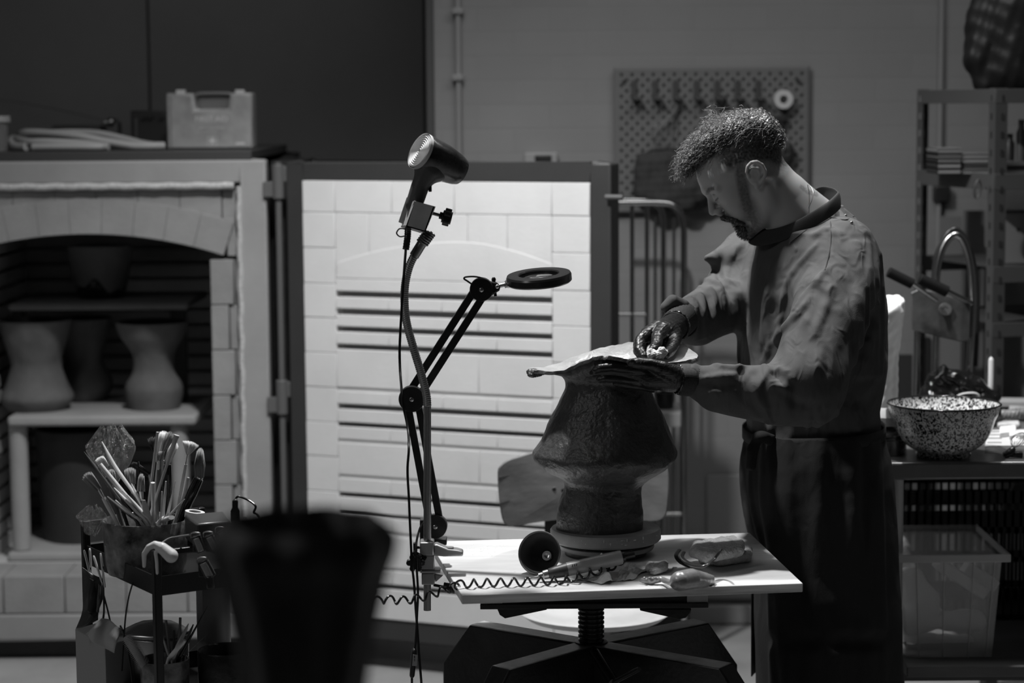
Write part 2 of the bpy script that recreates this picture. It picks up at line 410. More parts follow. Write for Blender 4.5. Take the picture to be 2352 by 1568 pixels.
for i in range(NB):
    s0 = lerp(a0-.0, am, i/NB); s1 = lerp(a0, am, (i+1)/NB)-.0006
    ab.prism(arc(Ri, s0, s1, 4)+arc(Ro, s1, s0, 4), (0, KY+.012, 0), (1, 0, 0), (0, 0, 1), (0, 1, 0), .18)
obj('arch_bricks', ab, M_brick, kiln, bevel=.0008)
# lintel bricks above arch and jamb bricks: faces 15 mm behind the arch
lb = MB(); n = 7
for i in range(n):
    x0 = lerp(IN_L, IN_R-.06, i/n)+.0004; x1 = lerp(IN_L, IN_R-.06, (i+1)/n)-.0004; pts = []
    for k in range(7):
        x = lerp(x0, x1, k/6); c = (x-ux)/(Ro-.004); z = uz+(Ro-.004)*math.sqrt(max(0, 1-c*c)); pts.append((x, z))
    lb.prism([(x0, IN_T-.008)]+pts+[(x1, IN_T-.008)], (0, KY+.022, 0), (1, 0, 0), (0, 0, 1), (0, 1, 0), .15)
lb.bb(IN_R-.058, IN_R, KY+.028, KY+.2, kz(505, 560), IN_T-.01)
obj('lintel_bricks', lb, M_brick, kiln, bevel=.002)
jbs = {1: MB(), -1: MB()}; z = OP_B; row = 0
rng = random.Random(3)
while z < kz(590, 500)-.01:
    z1 = min(z+.135, kz(590, 500)-.002)
    for sx, xo, xi in ((1, OP_R, IN_R), (-1, OP_L, IN_L)):
        cut = xo+(xi-xo)*(.55 if row % 2 else .72)
        jb = jbs[sx]; jb.bb(xo, cut-sx*.0015, KY+.016+rng.random()*.002, KY+.17, z+.0012, z1-.0012)
        jb.bb(cut+sx*.0015, xi-sx*.006, KY+.026, KY+.17, z+.0012, z1-.0012)
    z = z1; row += 1
for sx, xo, xi in ((1, kx(518, 500), IN_R-.004), (-1, 2*OP_C-kx(518, 500), IN_L+.004)):
    jbs[sx].bb(xo, xi, KY+.026, KY+.17, kz(590, 500), kz(502, 500))
    obj('jamb_bricks', jbs[sx], M_brick, kiln, bevel=.0025)
sb = MB(); n = 5
for i in range(n):
    x0 = lerp(IN_L, IN_R, i/n)+.0015; x1 = lerp(IN_L, IN_R, (i+1)/n)-.0015
    sb.bb(x0, x1, KY+.004, KY+.2, kz(1408, 300), OP_B)
obj('sill_bricks', sb, M_brick, kiln, bevel=.003)
gk = MB(); pts = []
for k in range(40): pts.append((lerp(IN_R-.02, IN_L+.02, k/39), KY+.004+.001*math.sin(k*2.3), IN_T-.008+.0012*math.sin(k*1.7)))
gk.tube(pts, .011, 10)
pts = [(IN_R-.006+.002*math.sin(k*1.9), KY+.004+.002*math.sin(k*2.1), lerp(IN_T-.01, kz(1400, 560), k/39)) for k in range(40)]
gk.tube(pts, .008, 10)
obj('door_gasket', gk, mat('fibre_rope', .5, .95, nz=(120, .25), bump=(200, .5)), kiln)
# chamber
B1 = 7.25; ch = MB(); z = OP_B; GA = .052; i = 0
while z < zm+.01:
    ch.bb(OP_L, OP_R, B1, B1+.1, z, min(z+GA-.013, zm+.05)); ch.bb(OP_R, OP_R+.06, KY+.18, B1, z, min(z+GA-.013, zm+.05)); ch.bb(OP_L-.06, OP_L, KY+.18, B1, z, min(z+GA-.013, zm+.05)); z += GA; i += 1
ch.bb(OP_L-.06, OP_R+.06, B1+.03, B1+.12, OP_B, zm+.1); ch.bb(OP_R+.03, OP_R+.1, KY+.18, B1, OP_B, zm+.1); ch.bb(OP_L-.1, OP_L-.03, KY+.18, B1, OP_B, zm+.1)
ch.bb(OP_L-.05, OP_R+.05, KY+.2, B1+.05, OP_B-.06, OP_B-.002)
obj('chamber_bricks', ch, M_inner, kiln)
rf = MB(); o1 = arc(Ri+.001, a0, am, 16); rf.prism(o1+[(q[0], q[1]+.05) for q in o1[::-1]], (0, KY+.18, 0), (1, 0, 0), (0, 0, 1), (0, 1, 0), B1-KY-.1)
obj('chamber_roof', rf, M_inner, kiln)
st = MB(); st.bb(KL, KR-.03, KY+.05, D1, 0, KB-.002)
obj('kiln_stand', st, M_black, kiln)
# ---- door, swung open towards the camera ----
HP = W(660, 900, KY-.02); HP = V((HP.x, HP.y, 0))
ang = rad(23.2); U = V((math.cos(ang), -math.sin(ang), 0)); Nn = V((-math.sin(ang), -math.cos(ang), 0))
def D(px, py):
    """image point -> (along door, height) on the door's face"""
    d = ray(px, py); C0 = V((0, 0, 1.65)); t = (HP-C0).dot(Nn)/d.dot(Nn); p = C0+d*t
    return (p-HP).dot(U), p.z
def dbox(mb, u0, u1, z0, z1, n0, n1):
    """n: out of the face towards camera"""
    p = lambda u, n, z: HP+U*u+Nn*n+V((0, 0, z))
    vs = [p(u, n, z) for u in (u0, u1) for n in (n0, n1) for z in (z0, z1)]
    mb.add(vs, [(0, 1, 3, 2), (4, 6, 7, 5), (0, 4, 5, 1), (2, 3, 7, 6), (0, 2, 6, 4), (1, 5, 7, 3)])
u0, _ = D(662, 700); u1, _ = D(1403, 700); _, zt = D(700, 372); _, zb = D(1000, 1478)
zb = max(zb, .05)
ui0, _ = D(699, 700); ui1, _ = D(1358, 700); _, zit = D(700, 414); _, zib = D(1000, 1432)
df = MB()
dbox(df, u0, ui0, zb, zt, -.07, 0); dbox(df, ui1, u1, zb, zt, -.07, 0); dbox(df, ui0, ui1, zit, zt, -.07, 0); dbox(df, ui0, ui1, zb, zib, -.07, 0)
dbox(df, ui0, ui1, zb, zt, -.072, -.062)
M_dframe = mat('kiln_door_frame', .04, .5, nz=(4, .1))
door = obj('kiln_door', df, M_dframe, kiln, bevel=.005)
M_fire = mat('door_fire_brick', .70, .92, nz=(5, .05), bump=(120, .10))
fb = MB(); G = .0007
uc0, _ = D(775, 800); uc1, _ = D(1270, 800)
_, zc = D(775, 605)
cz = [zit]
for py in (487, 568, 650, 728, 808, 887, 967, 1045, 1125, 1205, 1285, 1365): cz.append(D(720, py)[1])
cz = [z for z in cz if z > zib+.03]+[zib]
for i in range(len(cz)-1):
    dbox(fb, ui0+.002, uc0-G, cz[i+1]+G, cz[i]-G, -.06, .004+.001*(i % 2)); dbox(fb, uc1+G, ui1-.002, cz[i+1]+G, cz[i]-G, -.06, .004+.001*((i+1) % 2))
# top courses over the centre
z1 = cz[1]; z2 = cz[2]
for a, b in ((0, .27), (.27, .56), (.56, 1)): dbox(fb, lerp(uc0, uc1, a)+G, lerp(uc0, uc1, b)-G, z1+G, cz[0]-G, -.06, .003)
for a, b in ((0, .16), (.16, .44), (.44, .62), (.62, .8), (.8, 1)): dbox(fb, lerp(uc0, uc1, a)+G, lerp(uc0, uc1, b)-G, zc-.02, z1-G, -.06, .003)
obj('border_bricks', fb, M_fire, door, bevel=.0018)
# plug: arched top and courses with element grooves
pg = MB(); up = [D(775, 603), D(850, 580), D(960, 560), D(1080, 556), D(1180, 575), D(1269, 606)]
up = [tuple(q) for q in cr([(a, b) for a, b in up], 5)]
_, zg0 = D(775, 638)
poly = [(uc0+G, zg0)]+[(a, b) for a, b in up]+[(uc1-G, zg0)]
P0 = HP+Nn*(-.06)
pg.prism(poly, P0, U, (0, 0, 1), Nn, .0642)
gro = [(667, 681, 1), (707, 722, 1), (748, 761, 1), (788, 801, 1), (887, 897, 0), (925, 938, 1), (967, 978, 1), (1006, 1015, 0), (1087, 1096, 0), (1128, 1139, 1), (1172, 1181, 1), (1212, 1222, 0), (1292, 1300, 0), (1330, 1342, 1)]
prev = zg0-.0015; M_coil = mat('element_wire', .10, .5); coils = MB(); tongue = 0
for (p0, p1, deep) in gro:
    za = D(775, p0)[1]; zb_ = D(775, p1)[1]
    if za < zib: break
    n = 4 if tongue % 2 else 3
    for k in range(n): dbox(pg, lerp(uc0, uc1, k/n)+G, lerp(uc0, uc1, (k+1)/n)-G*.3, za, prev, -.06, .0055)
    dbox(pg, uc0+G, uc1-G, zb_, za, -.06, -.022 if deep else .001)
    if deep:
        pts = []; L_ = uc1-uc0-.02; nt = 110
        for k in range(nt*6):
            t = k/6; pts.append(HP+U*(uc0+.01+L_*t/nt)+Nn*(-.014+.0045*math.cos(t*2*math.pi))+V((0, 0, (za+zb_)/2-.001+.0045*math.sin(t*2*math.pi))))
        coils.tube(pts, .0011, 4)
    prev = zb_; tongue += 1
dbox(pg, uc0+G, uc1-G, zib+.001, prev, -.06, .0055)
obj('plug_bricks', pg, M_fire, door, bevel=.0015)
obj('heating_coils', coils, M_coil, door)
# hinge
hp = W(648, 900, KY-.005); h = MB(); z0 = kz(1440, 650); h.cyl((hp.x, hp.y, z0), (hp.x, hp.y, kz(372, 640)), .0095, n=14)
obj('hinge_post', h, mat('hinge_grey', .11, .4), kiln)
for p0, p1 in ((378, 456), (872, 950), (1350, 1420)):
    hb = MB(); hb.cyl((hp.x, hp.y, kz(p1, 645)), (hp.x, hp.y, kz(p0, 645)), .0175, n=18)
    hb.bb(hp.x-.045, hp.x, hp.y-.006, hp.y+.006, kz(p1, 645)+.005, (kz(p1, 645)+kz(p0, 645))/2); hb.bb(hp.x, hp.x+.04, hp.y-.006, hp.y+.006, (kz(p1, 645)+kz(p0, 645))/2, kz(p0, 645)-.005)
    obj('hinge_barrel', hb, mat('hinge_grey', .11, .4), kiln, bevel=.002)
obj('gap_block', MB().bb(KR+.004, KR+.10, KY+.1, KY+.5, KB, kz(372)), M_black, kiln)  # black block filling the dark gap behind the hinge post
# door latch bolt at its far edge
lt = MB(); _, zl = D(1400, 452); p = HP+U*(u1-.01)+Nn*(.012)+V((0, 0, zl)); lt.cyl(p, p+U*.05, .007, n=12)
obj('latch_bolt', lt, mat('hinge_grey', .11, .4), door)
# ---- things on the kiln roof ----
RT = kz(346)
def kw(px, py, Y): return W(px, py, Y)
YB = 6.72
t = thing('first_aid_kit', 'grey plastic first aid case with recessed handle standing on the kiln roof', 'first aid kit', (W(480, 340, YB).x, YB, RT))
a = W(381, 214, YB); b = W(581, 344, YB); M_fa = mat('first_aid_plastic', .30, .35, nz=(14, .22)); x0, x1 = a.x, b.x; z0, z1 = RT, a.z
hx0, hx1 = W(448, 214, YB).x, W(524, 214, YB).x; hz = W(448, 250, YB).z
cs = MB(); poly = [(x0, z0), (x1, z0), (x1, z1), (hx1+.006, z1), (hx1, hz), (hx0, hz), (hx0-.006, z1), (x0, z1)]
cs.prism(poly, (0, YB, 0), (1, 0, 0), (0, 0, 1), (0, 1, 0), .1)
obj('case', cs, M_fa, t, bevel=.006)
cs = MB(); cs.prism([(x0+.014, z0+.004), (x1-.004, z0+.004), (x1-.004, z1-.008), (hx1+.012, z1-.008), (hx1+.01, hz-.009), (hx0-.01, hz-.009), (hx0-.012, z1-.008), (x0+.014, z1-.008)], (0, YB-.004, 0), (1, 0, 0), (0, 0, 1), (0, 1, 0), .006)
obj('front_panel', cs, mat('first_aid_front', .34, .3, nz=(12, .25)), t, bevel=.002)
hd = MB(); hd.tube(cr([(hx0-.002, YB+.05, z1-.006), (hx0+.012, YB+.05, z1-.002), (hx1-.012, YB+.05, z1-.002), (hx1+.002, YB+.05, z1-.006)], 4), .006, 10)
hd.bb(hx0, hx1, YB+.06, YB+.075, hz-.005, z1-.004)
obj('handle', hd, mat('first_aid_handle', .16, .4), t)
for px in (414, 550):
    c = W(px, 209, YB); obj('latch', MB().bb(c.x-.014, c.x+.014, YB+.0, YB+.035, z1-.012, c.z+.004), mat('pale_plastic', .5, .4), t, bevel=.002)
def text(name, s, loc, size, m, parent, ext=.0006, align='CENTER', R=None, bold=0):
    cu = bpy.data.curves.new(name, 'FONT'); cu.body = s; cu.size = size; cu.extrude = ext; cu.align_x = align; cu.offset = bold
    o = bpy.data.objects.new(name, cu); SC.collection.objects.link(o)
    dg = bpy.context.evaluated_depsgraph_get(); me = bpy.data.meshes.new_from_object(o.evaluated_get(dg)); bpy.data.objects.remove(o)
    me.transform(Matrix.Translation(V(loc)) @ (R.to_4x4() if R is not None else Matrix.Rotation(rad(90), 4, 'X')))
    return finish(me, name, m, parent)
M_let = mat('pale_lettering', .62, .5)
c = W(486, 279, YB); text('lettering', 'FIRST AID', (c.x, YB-.0045, c.z), .0235, M_let, t)
c = W(486, 296, YB); text('lettering', 'EERSTE HULP KOFFER', (c.x, YB-.0045, c.z), .0082, M_let, t)
c = W(486, 304, YB); text('lettering', 'FIRST AID BOX', (c.x, YB-.0045, c.z), .006, M_let, t)
c = W(488, 323, YB); s = .0155
cb = MB()
for A in ((-s, s, s-.0012, s), (-s, s, -s, -s+.0012), (-s, -s+.0012, -s, s), (s-.0012, s, -s, s)): cb.bb(c.x+A[0], c.x+A[1], YB-.0048, YB-.004, c.z+A[2], c.z+A[3])
cb.bb(c.x-.0095, c.x+.0095, YB-.0048, YB-.004, c.z-.0035, c.z+.0035); cb.bb(c.x-.0035, c.x+.0035, YB-.0049, YB-.004, c.z-.0095, c.z+.0095)
obj('cross_emblem', cb, M_let, t)
a = W(542, 327, YB); b = W(562, 332, YB); obj('small_logo', MB().bb(a.x, b.x, YB-.0048, YB-.004, b.z, a.z), M_let, t)
# hose
M_hose = mat('pale_hose', .36, .5)
def hz_(pts): return [V((p.x, p.y, max(p.z, RT+.0125))) for p in cr([W(a, b, c) for a, b, c in pts], 8)]
hs = MB(); r = .0118
hs.tube(hz_([(378, 338, 6.62), (330, 338, 6.6), (250, 326, 6.6), (180, 313, 6.6), (110, 306, 6.62), (55, 305, 6.66), (48, 318, 6.75), (80, 330, 6.8), (160, 328, 6.78), (240, 322, 6.74), (300, 330, 6.68), (335, 335, 6.66)]), r, 12)
hs.tube(hz_([(60, 337, 6.56), (36, 336, 6.6), (24, 326, 6.66), (34, 318, 6.7), (60, 326, 6.58), (110, 326, 6.55), (190, 330, 6.55), (250, 338, 6.54)]), r, 12)
hs.tube(hz_([(75, 338, 6.53), (130, 337, 6.52), (200, 337, 6.52), (235, 338, 6.53)]), r*.95, 12)
hs.tube(hz_([(120, 306, 6.7), (180, 305, 6.71), (230, 308, 6.7), (290, 321, 6.68), (330, 331, 6.66), (374, 337, 6.64)]), r, 12)
obj('rubber_hose', hs, M_hose, label='pale rubber hose lying in loose coils on the kiln roof', cat='hose')
# clear tub with lid
t = thing('plastic_tub', 'clear plastic tub with a lid at the far left of the kiln roof', 'tub', W(2, 345, 6.6))
c = W(-12, 345, 6.6); zt = W(0, 266, 6.6).z
M_clear = mat('cloudy_plastic', .55, .25, trans=.75)
obj('tub_body', MB().lathe([(.001, 0), (.038, 0), (.042, zt-RT-.02), (.0395, zt-RT-.02), (.036, .003), (.001, .003)], (c.x, 6.6, RT), 28), M_clear, t)
obj('tub_lid', MB().lathe([(.001, zt-RT-.019), (.049, zt-RT-.019), (.049, zt-RT-.004), (.046, zt-RT), (.001, zt-RT)], (c.x, 6.6, RT), 28), mat('tub_lid_plastic', .35, .4), t)
# dark device, junction box with wire
t = thing('black_power_box', 'black box shaped device standing behind the first aid case', 'device', W(340, 345, 7.0))
a = W(300, 254, 7.0); b = W(384, 345, 7.0)
obj('housing', MB().bb(a.x, b.x, 7.0, 7.12, RT, a.z), mat('matte_black', .018, .5), t, bevel=.004)
a = W(308, 272, 7.0); b = W(350, 335, 7.0); obj('side_rib', MB().bb(a.x, a.x+.012, 6.99, 7.01, RT, a.z), mat('dark_grey_plastic', .05, .5), t, bevel=.002)
for px in (333, 348, 374): c = W(px, 268, 7.0); obj('knob', MB().cyl((c.x, 6.985, c.z), (c.x, 7.0, c.z), .006), M_black, t)
t = thing('valve_tap', 'small dark valve on a bent pipe behind the coiled hose', 'valve', W(262, 345, 7.1))
vb = MB(); vb.tube(cr([W(275, 345, 7.1), W(275, 300, 7.1), W(273, 280, 7.1), W(262, 276, 7.1), W(246, 280, 7.1)], 5), .006, 10); obj('bent_pipe', vb, M_black, t)
c = W(254, 281, 7.1); obj('valve_head', MB().sph(c, (.014, .014, .016)).cyl(c+V((-.02, -.01, 0)), c+V((.01, .005, 0)), .006), mat('dull_steel', .25, .35, 1), t)
a = W(125, 288, 7.1); b = W(235, 345, 7.1)
obj('storage_case', MB().bb(a.x, b.x, 7.06, 7.2, RT, a.z), mat('dark_case', .03, .6), label='low dark case standing behind the coiled hose', cat='case', bevel=.004)
wr = MB(); wr.tube(cr([W(250, 278, 7.1), W(180, 262, 7.2), W(90, 243, 7.4), W(0, 229, 7.6), W(-30, 224, PY-.001)], 6), .0012, 6)
obj('thin_wire', wr, mat('wire_grey', .1, .5), label='thin wire sagging across the dark partition behind the kiln', cat='wire')
# ---- kiln furniture and pots inside ----
M_shelf = mat('kiln_shelf', .34, .8, nz=(5, .1), bump=(60, .1))
def shelf(pxl, pxr, pyt, pyb, Y0, Y1, label):
    a = W(pxl, pyt, Y0); b = W(pxr, pyt, Y0); c = W(pxl, pyb, Y0)
    return obj('kiln_shelf', MB().bb(a.x, b.x, Y0, Y1, c.z, a.z), M_shelf, label=label, cat='kiln shelf', bevel=.009), a.z, c.z, a.x, b.x
YS = 6.62
zs0 = shelf(16, 450, 1270, 1291, YS, 7.1, 'pale kiln shelf lowest in the chamber, under the big dark bucket shaped pot')
zs1 = shelf(16, 450, 957, 980, YS, 7.12, 'pale kiln shelf at mid height carrying three waisted clay pots')
M_shelf = mat('kiln_shelf_shade', .13, .8, nz=(5, .1))  # top shelf darkened in colour for the shade up in the chamber
zs2 = shelf(18, 432, 697, 714, YS+.06, 7.1, 'shade toned kiln shelf near the chamber top under the drip glazed pot')
M_shelf = mat('kiln_shelf', .50)
def kpost(px, Y, z0, z1, label, r=.028):
    x = W(px, 1000, Y).x
    return obj('kiln_post', MB().lathe([(r, 0), (r, z1-z0)], (x, Y, z0), 24), M_shelf, label=label, cat='kiln post', bevel=.004, group='kiln posts')
kpost(42, YS+.05, zs0[1], zs1[2], 'tall round kiln post at the left front of the chamber')
kpost(413, YS+.05, zs0[1], zs1[2], 'tall round kiln post at the right front behind the brushes')
kpost(40, YS+.05, OP_B, zs0[2], 'short kiln post under the lowest shelf at the left')
kpost(413, YS+.05, OP_B, zs0[2], 'short kiln post under the lowest shelf hidden behind the trolley')
kpost(230, 7.08, zs0[1], zs1[2], 'round kiln post at the back of the lower tier')
kpost(230, 7.05, OP_B, zs0[2], 'short kiln post at the back under the lowest shelf')
M_post = mat('kiln_post_shade', .12, .9)  # upper posts carry the chamber's shade in their colour
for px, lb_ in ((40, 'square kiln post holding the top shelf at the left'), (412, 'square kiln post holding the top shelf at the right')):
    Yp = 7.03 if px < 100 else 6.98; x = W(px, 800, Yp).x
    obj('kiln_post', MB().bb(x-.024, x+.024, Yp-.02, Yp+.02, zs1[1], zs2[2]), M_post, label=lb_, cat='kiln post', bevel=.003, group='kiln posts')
M_bisque = mat('bisque_clay', .13, .85, nz=(9, .2), bump=(25, .35))
def pot(prof, pxc, Y, zbase, label, m=M_bisque, ex=1, seed=0, name='clay_pot', cat='pot', amp=.03, th=.010, n=64):
    """prof: (half width px, y px) from top to bottom, seen at distance Y"""
    c = W(pxc, 800, Y); s = Y/FP*1.0; pr = [(w*s, W(pxc, py, Y).z) for w, py in prof]; zb0 = pr[-1][1]; pr = [(r, zbase+(z-zb0)) for r, z in pr]
    pr = pr[::-1]; pr = [(float(q[0]), float(q[1])) for q in cr([(a, b) for a, b in pr], 5)]
    f = lambda a, z: amp*(noise.noise(V((math.cos(a)*2+seed, math.sin(a)*2, z*9)))+.5*noise.noise(V((math.cos(a)*6+seed, math.sin(a)*6, z*25))))
    mb = MB(); out = [(.001, pr[0][1])]+pr; inn = [(max(r-th, .002), z) for r, z in pr[::-1]]; inn[-1] = (inn[-1][0], inn[-1][1]+th)
    mb.lathe(out+inn+[(.001, inn[-1][1])], (c.x, Y, 0), n, ex=ex, wob=f)
    return obj(name, mb, m, label=label, cat=cat, angle=70)
pot([(84, 752), (74, 790), (60, 835), (58, 860), (72, 900), (84, 925), (80, 940), (66, 957)], 82, YS+.17, zs1[1], 'waisted clay pot at the left of the middle kiln shelf', seed=1)
pot([(66, 742), (56, 780), (44, 830), (46, 850), (62, 880), (64, 900), (48, 930)], 192, YS+.38, zs1[1], 'waisted clay pot standing behind and between the other two', seed=5)
pot([(84, 738), (74, 770), (50, 810), (48, 850), (64, 880), (66, 900), (56, 937)], 352, YS+.17, zs1[1], 'waisted clay pot alone at the right of the middle kiln shelf', seed=9)
pot([(73, 570), (70, 600), (62, 650), (50, 690)], 236, YS+.25, zs2[1], 'flared pot with black glaze dripping at its foot on the top kiln shelf', seed=12, amp=.015,
    m=None or M_bisque)
pot([(98, 1000), (98, 1060), (94, 1180), (84, 1252)], 176, YS+.24, zs0[1], 'large dark bucket shaped pot on the lowest kiln shelf', seed=15, amp=.01, m=mat('dark_clay_jar', .035, .6, nz=(6, .3)))
# glaze drip shell on the top pot
g = MB(); c = W(236, 800, YS+.25); rows = []
for k in range(48):
    a = 2*math.pi*k/48; hgt = .038+.018*math.sin(a*3+.5)+.012*math.sin(a*7); hgt = max(.01, hgt); rows.append([V((c.x, YS+.25, zs2[1]+.002))+V((math.cos(a)*(.0705+q*hgt*.25), math.sin(a)*(.0705+q*hgt*.25), q*hgt)) for q in (0, .5, 1)])
rows.append(rows[0]); g.grid(rows)
tp = [o for o in bpy.data.objects if o.get('label', '').startswith('flared pot')][0]
obj('glaze_drips', g, mat('black_glaze', .008, .2), tp, solid=.003)
# ---------------- modelling stand with its board ----------------
TZ = .72
M_ply = mat('board_top', .66, .55, nz=(5, .12), bump=(60, .05), stretch=(1, 6, 1))
M_plyedge = mat('plywood_edge', .6, .7, nz=(70, .45), stretch=(.06, .06, 1))
M_steel = mat('black_steel', .012, .35, nz=(12, .5), bump=(90, .08))
M_worn = mat('worn_steel_top', .42, .35, nz=(9, .6), bump=(60, .1))
M_screw = mat('screw_steel', .03, .25, .4)
fl = WZ(1061, 1367, TZ); frr = WZ(1844, 1339, TZ); bl = WZ(986, 1243, TZ); br = WZ(1722, 1223, TZ)
stand = thing('modelling_stand', 'black steel four armed sculpting stand with a threaded column carrying a square plywood board', 'stand', (.17, 4.42, 0))
ang_t = math.atan2(frr.y-fl.y, frr.x-fl.x); TX = V((math.cos(ang_t), math.sin(ang_t), 0)); TYv = V((-TX.y, TX.x, 0))
bo = MB()
cor = [fl, frr, br, bl]
vs = [c for c in cor]+[c-V((0, 0, .0175)) for c in cor]
bo.add(vs, [(0, 1, 2, 3), (7, 6, 5, 4), (0, 4, 5, 1), (1, 5, 6, 2), (2, 6, 7, 3), (3, 7, 4, 0)])
board = obj('board', bo, M_ply, stand, bevel=.0015)
board.data.materials.append(M_plyedge)
for p in board.data.polygons:
    if abs(p.normal.z) < .5: p.material_index = 1
# paint splashes dried on the board
sp = MB(); rng = random.Random(8)
for k in range(90):
    a, b = (rng.gauss(.18, .07), rng.gauss(.82, .07)) if k < 55 else (rng.random(), rng.random()*.96+.02)
    a = min(max(a, .02), .98); b = min(max(b, .02), .98)
    q = (fl*(1-a)+frr*a)*(1-b)+(bl*(1-a)+br*a)*b; r = rng.choice([.001, .0015, .002, .003, .006 if k < 12 else .0015]); n = 12
    sp.prism([((1+.35*math.sin(j*1.7+k))*r*(2.2 if r > .005 else 1.2)*math.cos(j/n*6.283), (1+.35*math.cos(j*2.3+k))*r*math.sin(j/n*6.283)) for j in range(n)], q+V((0, 0, -.0001)), (1, 0, 0), (0, 1, 0), (0, 0, 1), .0004)
obj('slip_splashes', sp, mat('dried_slip', .8, .8), stand, kind='stuff')
# cleats, plate, gussets
zp1 = W(1300, 1386, 4.25).z; zp0 = W(1300, 1397, 4.25).z; yf = 4.25; yb = 4.6
xl = W(1103, 1390, yf).x; xr_ = W(1627, 1390, yf).x
zbt = TZ-.0177
M_cleat = mat('cleat_wood', .25, .7, nz=(30, .3), stretch=(.2, 1, 1))
for x0, x1 in ((W(1104, 1390, yf).x, W(1154, 1390, yf).x), (W(1578, 1390, yf).x, W(1626, 1390, yf).x)):
    obj('cleat', MB().bb(x0, x1, yf, yb, zp1+.0002, zbt), M_cleat, stand, bevel=.001)
obj('support_block', MB().bb(W(1155, 1390, yf).x, W(1577, 1390, yf).x, yf+.006, yb, zp1+.0002, zbt), M_steel, stand)
obj('head_plate', MB().bb(xl, xr_, yf-.004, yb+.02, zp0, zp1), M_steel, stand, bevel=.001)
for s, pts in ((0, [(1142, 1398), (1256, 1398), (1256, 1400), (1160, 1420), (1148, 1412)]), (1, [(1470, 1398), (1588, 1398), (1586, 1408), (1575, 1419), (1560, 1422), (1470, 1402)])):
    obj('gusset', MB().pxprism(pts, 4.3, .2), M_steel, stand, bevel=.002)
HX, HY = W(1358, 1470, 4.42).x, 4.42; HZ = W(1358, 1474, 4.42).z
prof = []; z = HZ; z1 = zp0; pitch = .0095; R0 = W(1388, 1440, 4.42).x-HX
while z < z1-.001:
    prof += [(R0-.003, z), (R0, z+pitch*.25), (R0, z+pitch*.65), (R0-.003, z+pitch*.9)]; z += pitch
obj('threaded_column', MB().lathe([(.001, HZ-.05)]+[(R0-.002, HZ-.05)]+prof+[(R0-.002, z1), (.001, z1)], (HX, HY, 0), 40), M_screw, stand, angle=60)
obj('hub_collar', MB().lathe([(.001, HZ-.012), (.034, HZ-.012), (.034, HZ+.002), (.026, HZ+.005), (.001, HZ+.005)], (HX, HY, 0), 32), M_steel, stand)
obj('centre_post', MB().lathe([(.001, 0), (.032, 0), (.032, HZ-.012), (.001, HZ-.012)], (HX, HY, 0), 28), M_steel, stand)
def legarm(px, py, foot, nm='leg'):
    e = WZ(px, py, HZ); e = V((e.x, e.y, HZ)); c = V((HX, HY, HZ)); d = (e-c).normalized(); w_ = .052; hh = .14
    side = d.cross(V((0, 0, 1))); mb = MB()
    fo = e+d*foot; k0 = e; z2 = HZ-.075*(1.2 if foot < .1 else 1)
    # outline in the vertical plane of the arm: top edge out, slope down, leg to floor, back in
    L_ = (e-c).length; drop = min(foot*1.0, .09)
    poly = [(.02, 0), (L_, 0), (L_+foot, -foot*1.25), (L_+foot, -HZ), (L_+foot-.075, -HZ), (L_+foot-.075, -foot*1.25-.075), (L_-.06, -hh), (.02, -hh)]
    mb.prism(poly, c-side*w_/2, d, (0, 0, 1), side, w_)
    o = obj(nm, mb, M_steel, stand, bevel=.004)
    o.data.materials.append(M_worn)
    for p in o.data.polygons:
        if p.normal.z > .9: p.material_index = 1
    return o
legarm(1095, 1429, .075); legarm(1150, 1532, .10); legarm(1610, 1424, .085); legarm(1668, 1527, .13)
obj('locking_handle', MB().cyl(W(1410, 1566, 4.25), W(1468, 1536, 4.2), .005).cyl(W(1365, 1500, 4.36), W(1410, 1570, 4.25), .012), M_screw, stand)

# ---------------- turntable ----------------
def zon(px, py, z): return WZ(px, py, z)
VY = 4.46; VX = W(1391, 1230, VY).x
wt = thing('turntable', 'round plaster topped turntable on the board under the tall dark vase', 'turntable', (VX, VY, TZ))
s = VY/FP; R1 = 129*s
M_pl = mat('turntable_plaster', .28, .6, nz=(14, .2), bump=(60, .06))
obj('base', MB().lathe([(.001, .0002), (.085, .0002), (.085, .012), (.001, .012)], (VX, VY, TZ), 40), M_steel, wt)
obj('lower_disc', MB().lathe([(.001, .012), (R1*.84, .012), (R1*.86, .016), (R1*.86, .022), (.001, .022)], (VX+.002, VY, TZ), 56), mat('grey_disc', .22, .5), wt, bevel=.001)
dz = .055
obj('wheel_head', MB().lathe([(.001, .030), (R1-.004, .030), (R1, .034), (R1, dz-.004), (R1-.003, dz), (.001, dz)], (VX, VY, TZ), 72), M_pl, wt)
obj('spacer', MB().lathe([(.001, .022), (R1*.72, .022), (R1*.72, .030), (.001, .030)], (VX, VY, TZ), 56), M_steel, wt)
mk = MB(); rng = random.Random(4)
for k in range(15):
    a = -math.pi/2+rng.gauss(0, .7); zz = TZ+dz-.009+rng.uniform(-.007, .004); hgt = rng.choice([.001, .0015, .006]); wd = rng.choice([.001, .003, .006]) if hgt < .005 else .001
    c = V((VX+R1*math.cos(a), VY+R1*math.sin(a), zz)); t = V((-math.sin(a), math.cos(a), 0)); nn = V((math.cos(a), math.sin(a), 0))
    mk.add([c+t*u*wd/2+V((0, 0, 1))*w_*hgt/2+nn*.0004 for u, w_ in ((-1, -1), (1, -1), (1, 1), (-1, 1))], [(0, 1, 2, 3)])
obj('slip_marks', mk, mat('dried_slip', .8, .8), wt, kind='stuff', solid=.0006)
